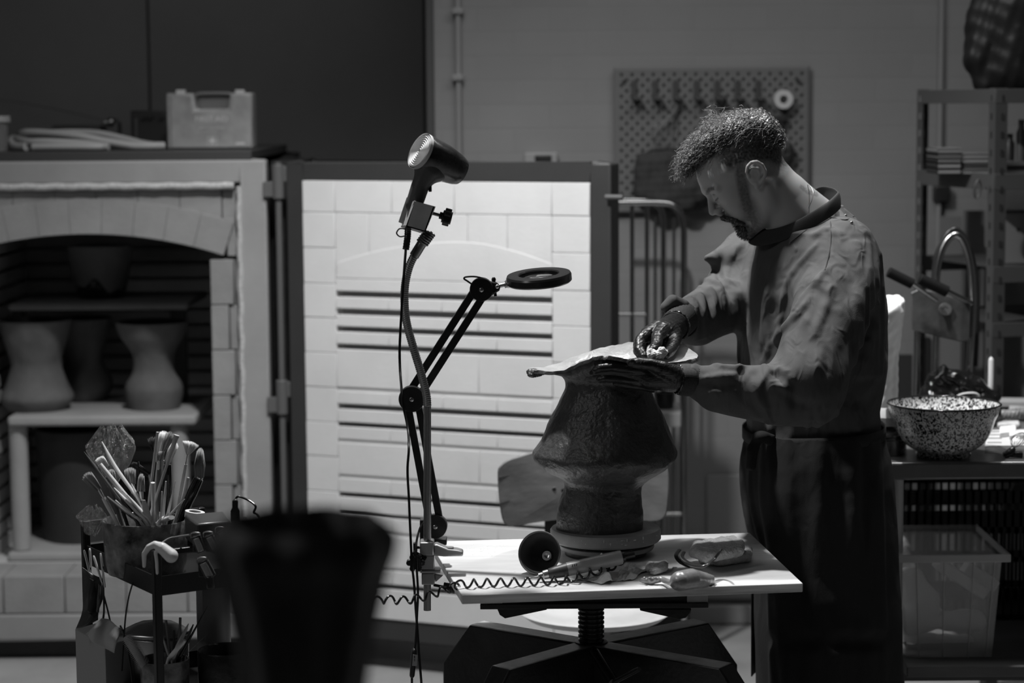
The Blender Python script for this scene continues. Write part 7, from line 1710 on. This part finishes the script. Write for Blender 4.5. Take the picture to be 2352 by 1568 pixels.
# collar band
cp_ = [Hp(1738, 528, 0), Hp(1755, 533, 38), Hp(1800, 520, 68), Hp(1850, 494, 78), Hp(1895, 468, 66), Hp(1921, 450, 36), Hp(1926, 446, 0), Hp(1918, 440, -36), Hp(1890, 440, -60), Hp(1845, 470, -74), Hp(1795, 505, -66), Hp(1752, 522, -36)]
up_ = cr(cp_, 5, True); cen_ = sum(up_, V())/len(up_); rows = []
for p in up_: o2 = (p-cen_); o2.z = 0; o2 = o2.normalized(); rows.append([p+o2*-.004+V((0, 0, .008)), p+o2*.001+V((0, 0, 0)), p+o2*.006+V((-.004, 0, -.014)), p+o2*.010+V((-.008, 0, -.028))])
rows.append(rows[0])
obj('collar', MB().grid(rows), M_col, smock, solid=.003, sub=1)
for x, y in ((1928, 474), (1948, 492), (1962, 508)):
    p = SF.hit(x-6, y+4, 4.3, 5.1)
    if p is not None: obj('snap_button', MB().sph(p+V((0, -.001, .001)), (.0035, .002, .0035), 10), mat('snap_metal', .6, .3, 1), smock)
# ---------------- apron skirt ----------------
M_apr = cloth('apron_cotton', .032, .3)
tab2 = [(982, 1716, 2019, .186), (1000, 1712, 2026, .19), (1050, 1707, 2040, .20), (1100, 1706, 2047, .205), (1200, 1714, 2052, .21), (1280, 1732, 2057, .215), (1400, 1735, 2062, .22), (1568, 1738, 2070, .225), (1720, 1738, 2076, .225)]
AF = Field((W(1695, 1100, BY).x, 4.52, W(1800, 1716, BY).z), (W(2080, 1500, BY).x+.01, 5.06, W(1800, 983, BY).z), .0048)
AF.loft(rows_(tab2, BY), .01); AF.wob(.0014, (16, 27), 11)
def fa(pts, r, k=.02, op='add'): AF.fold(pts, r, k, op=op)
fa([(1716, 1010), (1708, 1080), (1718, 1180), (1745, 1275)], .009); fa([(1735, 1030), (1728, 1110), (1742, 1200), (1772, 1300)], .009); fa([(1760, 1010), (1757, 1090), (1760, 1180), (1790, 1290)], .008)
fa([(1726, 1040), (1722, 1120), (1735, 1200), (1762, 1280)], .007, .01, 'sub')
for k in range(11):
    x = 1775+24*k+rg.uniform(-6, 6); fa([(x, 1010), (x+rg.uniform(-4, 8), 1180), (x+rg.uniform(-2, 12), 1380), (x+rg.uniform(-2, 16), 1600)], .006+.003*rg.random(), .03)
apron = fobj('apron', AF, M_apr, man, smooth=2)
bt_ = MB(); pth = []
for k in range(72):
    a = 2*math.pi*k/72; R0 = rows_([(990, 1714, 2022, .188)], BY)[0]; c_, s2 = math.cos(a), math.sin(a); e = 2/2.4
    pth.append([V((R0[1]+(R0[3]+.005)*abs(c_)**e*(1 if c_ > 0 else -1), BY+(R0[4]+.005)*abs(s2)**e*(1 if s2 > 0 else -1), R0[0]+dz+.006*c_)) for dz in (-.013, 0, .013)])
pth.append(pth[0]); bt_.grid(pth); obj('waist_tie', bt_, M_apr, apron, solid=.003)
KF = Field(W(1690, 1110, 4.66)-V((0, .06, 0)), W(1800, 980, 4.66)+V((0, .06, 0)), .003)
kp = lambda x, y, d=0: W(x, y, 4.64+d)
KF.ell(kp(1748, 1003), (.020, .016, .013), .006).chain([kp(1748, 1003), kp(1768, 1015), kp(1775, 1003), kp(1752, 998)], [.007, .008, .006, .005], .006).chain([kp(1742, 1006), kp(1730, 1040, -.005), kp(1727, 1072, -.005)], [.008, .010, .009], .006).chain([kp(1738, 1004), kp(1722, 1030), kp(1716, 1075)], [.006, .007, .004], .006)
fobj('tie_knot', KF, M_apr, apron, smooth=2)
bk2 = MB(); yb_ = 4.92
bl_rows = [[V((W(x, y, yb_).x, yb_+.05*math.sin((x-1725)/14), W(x, y, yb_).z)) for x in range(1727, 1812, 2)] for y in (1300, 1380, 1460, 1555)]
obj('rear_hem', MB().grid(bl_rows), mat('shade_hem', .010, .85), apron, solid=.003)  # hem colour blackened to stand for the shade behind the board
for an_ in ft:
    sF = Field(an_+V((-.21, -.07, -.09)), an_+V((.08, .07, .06)), .004)
    sF.chain([an_+V((.02, 0, -.04)), an_+V((-.06, 0, -.048)), an_+V((-.15, 0, -.053))], [.045, .042, .036], .03).cap(an_+V((0, 0, .02)), an_+V((0, 0, -.03)), .045, k=.02)
    sF.cap(an_+V((-.3, 0, -.085-.1)), an_+V((.2, 0, -.085-.1)), .1005, k=.001, op='sub'); fobj('shoe', sF, mat('shoe_black', .02, .5), man)
# ---------------- gloves ----------------
M_gl = mat('wet_nitrile', .016, .34, nz=(20, .2), bump=(150, .25), stretch=(.35, .6, 1))
GL = Field(W(1345, 905, 4.36)-V((0, .06, 0)), W(1590, 815, 4.36)+V((0, .07, 0)), .0014)
g = lambda x, y, Y: W(x, y, Y)
GL.chain([g(1572, 870, 4.385), g(1545, 868, 4.375), g(1515, 866, 4.365), g(1490, 866, 4.355)], [.0265, .0275, .027, .0235], .014)
GL.chain([g(1500, 852, 4.35), g(1478, 850, 4.345), g(1440, 846, 4.34), g(1405, 842, 4.335), g(1378, 845, 4.335), g(1368, 849, 4.337)], [.016, .0115, .0098, .0092, .0084, .0072], .006)
GL.chain([g(1490, 864, 4.35), g(1450, 858, 4.348), g(1410, 852, 4.345), g(1378, 853, 4.345), g(1362, 857, 4.347)], [.014, .0105, .0095, .0088, .0072], .0025)
GL.chain([g(1492, 878, 4.36), g(1450, 873, 4.35), g(1415, 869, 4.345), g(1390, 868, 4.345), g(1377, 871, 4.347)], [.014, .0098, .009, .0085, .007], .0025)
GL.chain([g(1500, 888, 4.375), g(1465, 886, 4.37), g(1432, 881, 4.365), g(1414, 879, 4.365)], [.012, .0085, .0078, .0066], .0025)
GL.chain([g(1548, 858, 4.352), g(1520, 845, 4.335), g(1492, 836, 4.325), g(1466, 834, 4.322), g(1449, 833, 4.322)], [.018, .015, .0118, .0118, .0088], .007)
GL.ell(g(1451, 829, 4.313), (.006, .003, .0045), .002)
for (pts, r) in (([(1430, 838), (1428, 850)], .0012), ([(1405, 836), (1403, 848)], .0012), ([(1475, 826), (1470, 842)], .0014), ([(1482, 828), (1478, 842)], .0012), ([(1500, 832), (1492, 848)], .0014), ([(1512, 836), (1503, 856)], .0014), ([(1526, 842), (1512, 864)], .0015), ([(1538, 846), (1524, 872)], .0015), ([(1548, 848), (1540, 884)], .0016), ([(1556, 850), (1550, 888)], .0018)): GL.fold(pts, r, .002, (4.2, 4.5))
GL.wob(.0003, (260, 420), 3)
gl1 = fobj('glove', GL, M_gl, man)
GR = Field(W(1450, 835, 4.5)-V((0, .13, 0)), W(1595, 700, 4.5)+V((0, .16, 0)), .0015)
GR.chain([g(1560, 742, 4.60), g(1545, 752, 4.57), g(1530, 765, 4.53), g(1512, 770, 4.50)], [.027, .029, .030, .027], .014)
GR.chain([g(1522, 758, 4.475), g(1510, 772, 4.44), g(1508, 790, 4.41), g(1500, 803, 4.385)], [.017, .0125, .0115, .0095], .006)
GR.chain([g(1510, 752, 4.49), g(1485, 765, 4.465), g(1470, 782, 4.445), g(1468, 803, 4.425), g(1478, 818, 4.41)], [.016, .0125, .0118, .0105, .009], .004)
GR.chain([g(1512, 752, 4.515), g(1484, 768, 4.50), g(1467, 786, 4.485), g(1465, 806, 4.465), g(1474, 820, 4.45)], [.015, .012, .011, .010, .0085], .003)
GR.chain([g(1520, 758, 4.54), g(1492, 775, 4.53), g(1477, 792, 4.52), g(1475, 810, 4.505)], [.014, .0105, .0095, .008], .003)
GR.chain([g(1548, 772, 4.52), g(1546, 790, 4.48), g(1538, 806, 4.44), g(1529, 814, 4.405)], [.018, .0135, .0118, .0098], .007)
for (pts, r) in (([(1525, 738), (1508, 752)], .0016), ([(1535, 742), (1512, 762)], .0014), ([(1548, 748), (1526, 772)], .0015), ([(1516, 780), (1500, 784)], .0012), ([(1517, 787), (1499, 791)], .0012), ([(1482, 762), (1472, 776)], .0014), ([(1495, 756), (1482, 770)], .0014)): GR.fold(pts, r, .002, (4.2, 4.6))
GR.wob(.0003, (260, 420), 5)
gl2 = fobj('glove', GR, M_gl, man)
M_rib = mat('ribbed_cuff', .035, .8, nz=(300, .4))
def cuff(a, b, r0, r1, par):
    mb = MB(); ax = (b-a).normalized(); x_, y_ = frame(ax); n = 96; rows = []
    for i in range(7):
        t = i/6; c = a.lerp(b, t); r = lerp(r0, r1, t)+.0015*math.sin(t*math.pi); rows.append([c+(x_*math.cos(2*math.pi*k/n)+y_*math.sin(2*math.pi*k/n))*(r+(.0007 if k % 2 else 0)) for k in range(n)])
    mb.grid(rows, closed=True); return obj('ribbed_cuff', mb, M_rib, smock, solid=.002, angle=180)
cuff(g(1556, 871, 4.38), g(1590, 873, 4.39), .0290, .031, smock)
cuff(g(1549, 750, 4.585), g(1572, 728, 4.64), .0305, .033, smock)
bnd = MB(); a = g(1552, 747, 4.588); ax = (g(1572, 728, 4.64)-a).normalized(); x_, y_ = frame(ax)
bnd.tube([a+(x_*math.cos(t)+y_*math.sin(t))*(.0315+.0008*math.sin(t*17)) for t in [2*math.pi*k/60 for k in range(60)]], [.0016+.0006*math.sin(k*2.1) for k in range(60)], 8, closed=True)
obj('glove_hem', bnd, mat('glove_hem_wet', .05, .08, coat=1), gl2)
a = g(1556, 870, 4.38); ax = (g(1590, 873, 4.39)-a).normalized(); x_, y_ = frame(ax); bnd = MB()
bnd.tube([a+(x_*math.cos(t)+y_*math.sin(t))*(.0292+.0008*math.sin(t*15)) for t in [2*math.pi*k/60 for k in range(60)]], .0018, 8, closed=True)
obj('glove_hem', bnd, mat('glove_hem_wet', .05, .08, coat=1), gl1)
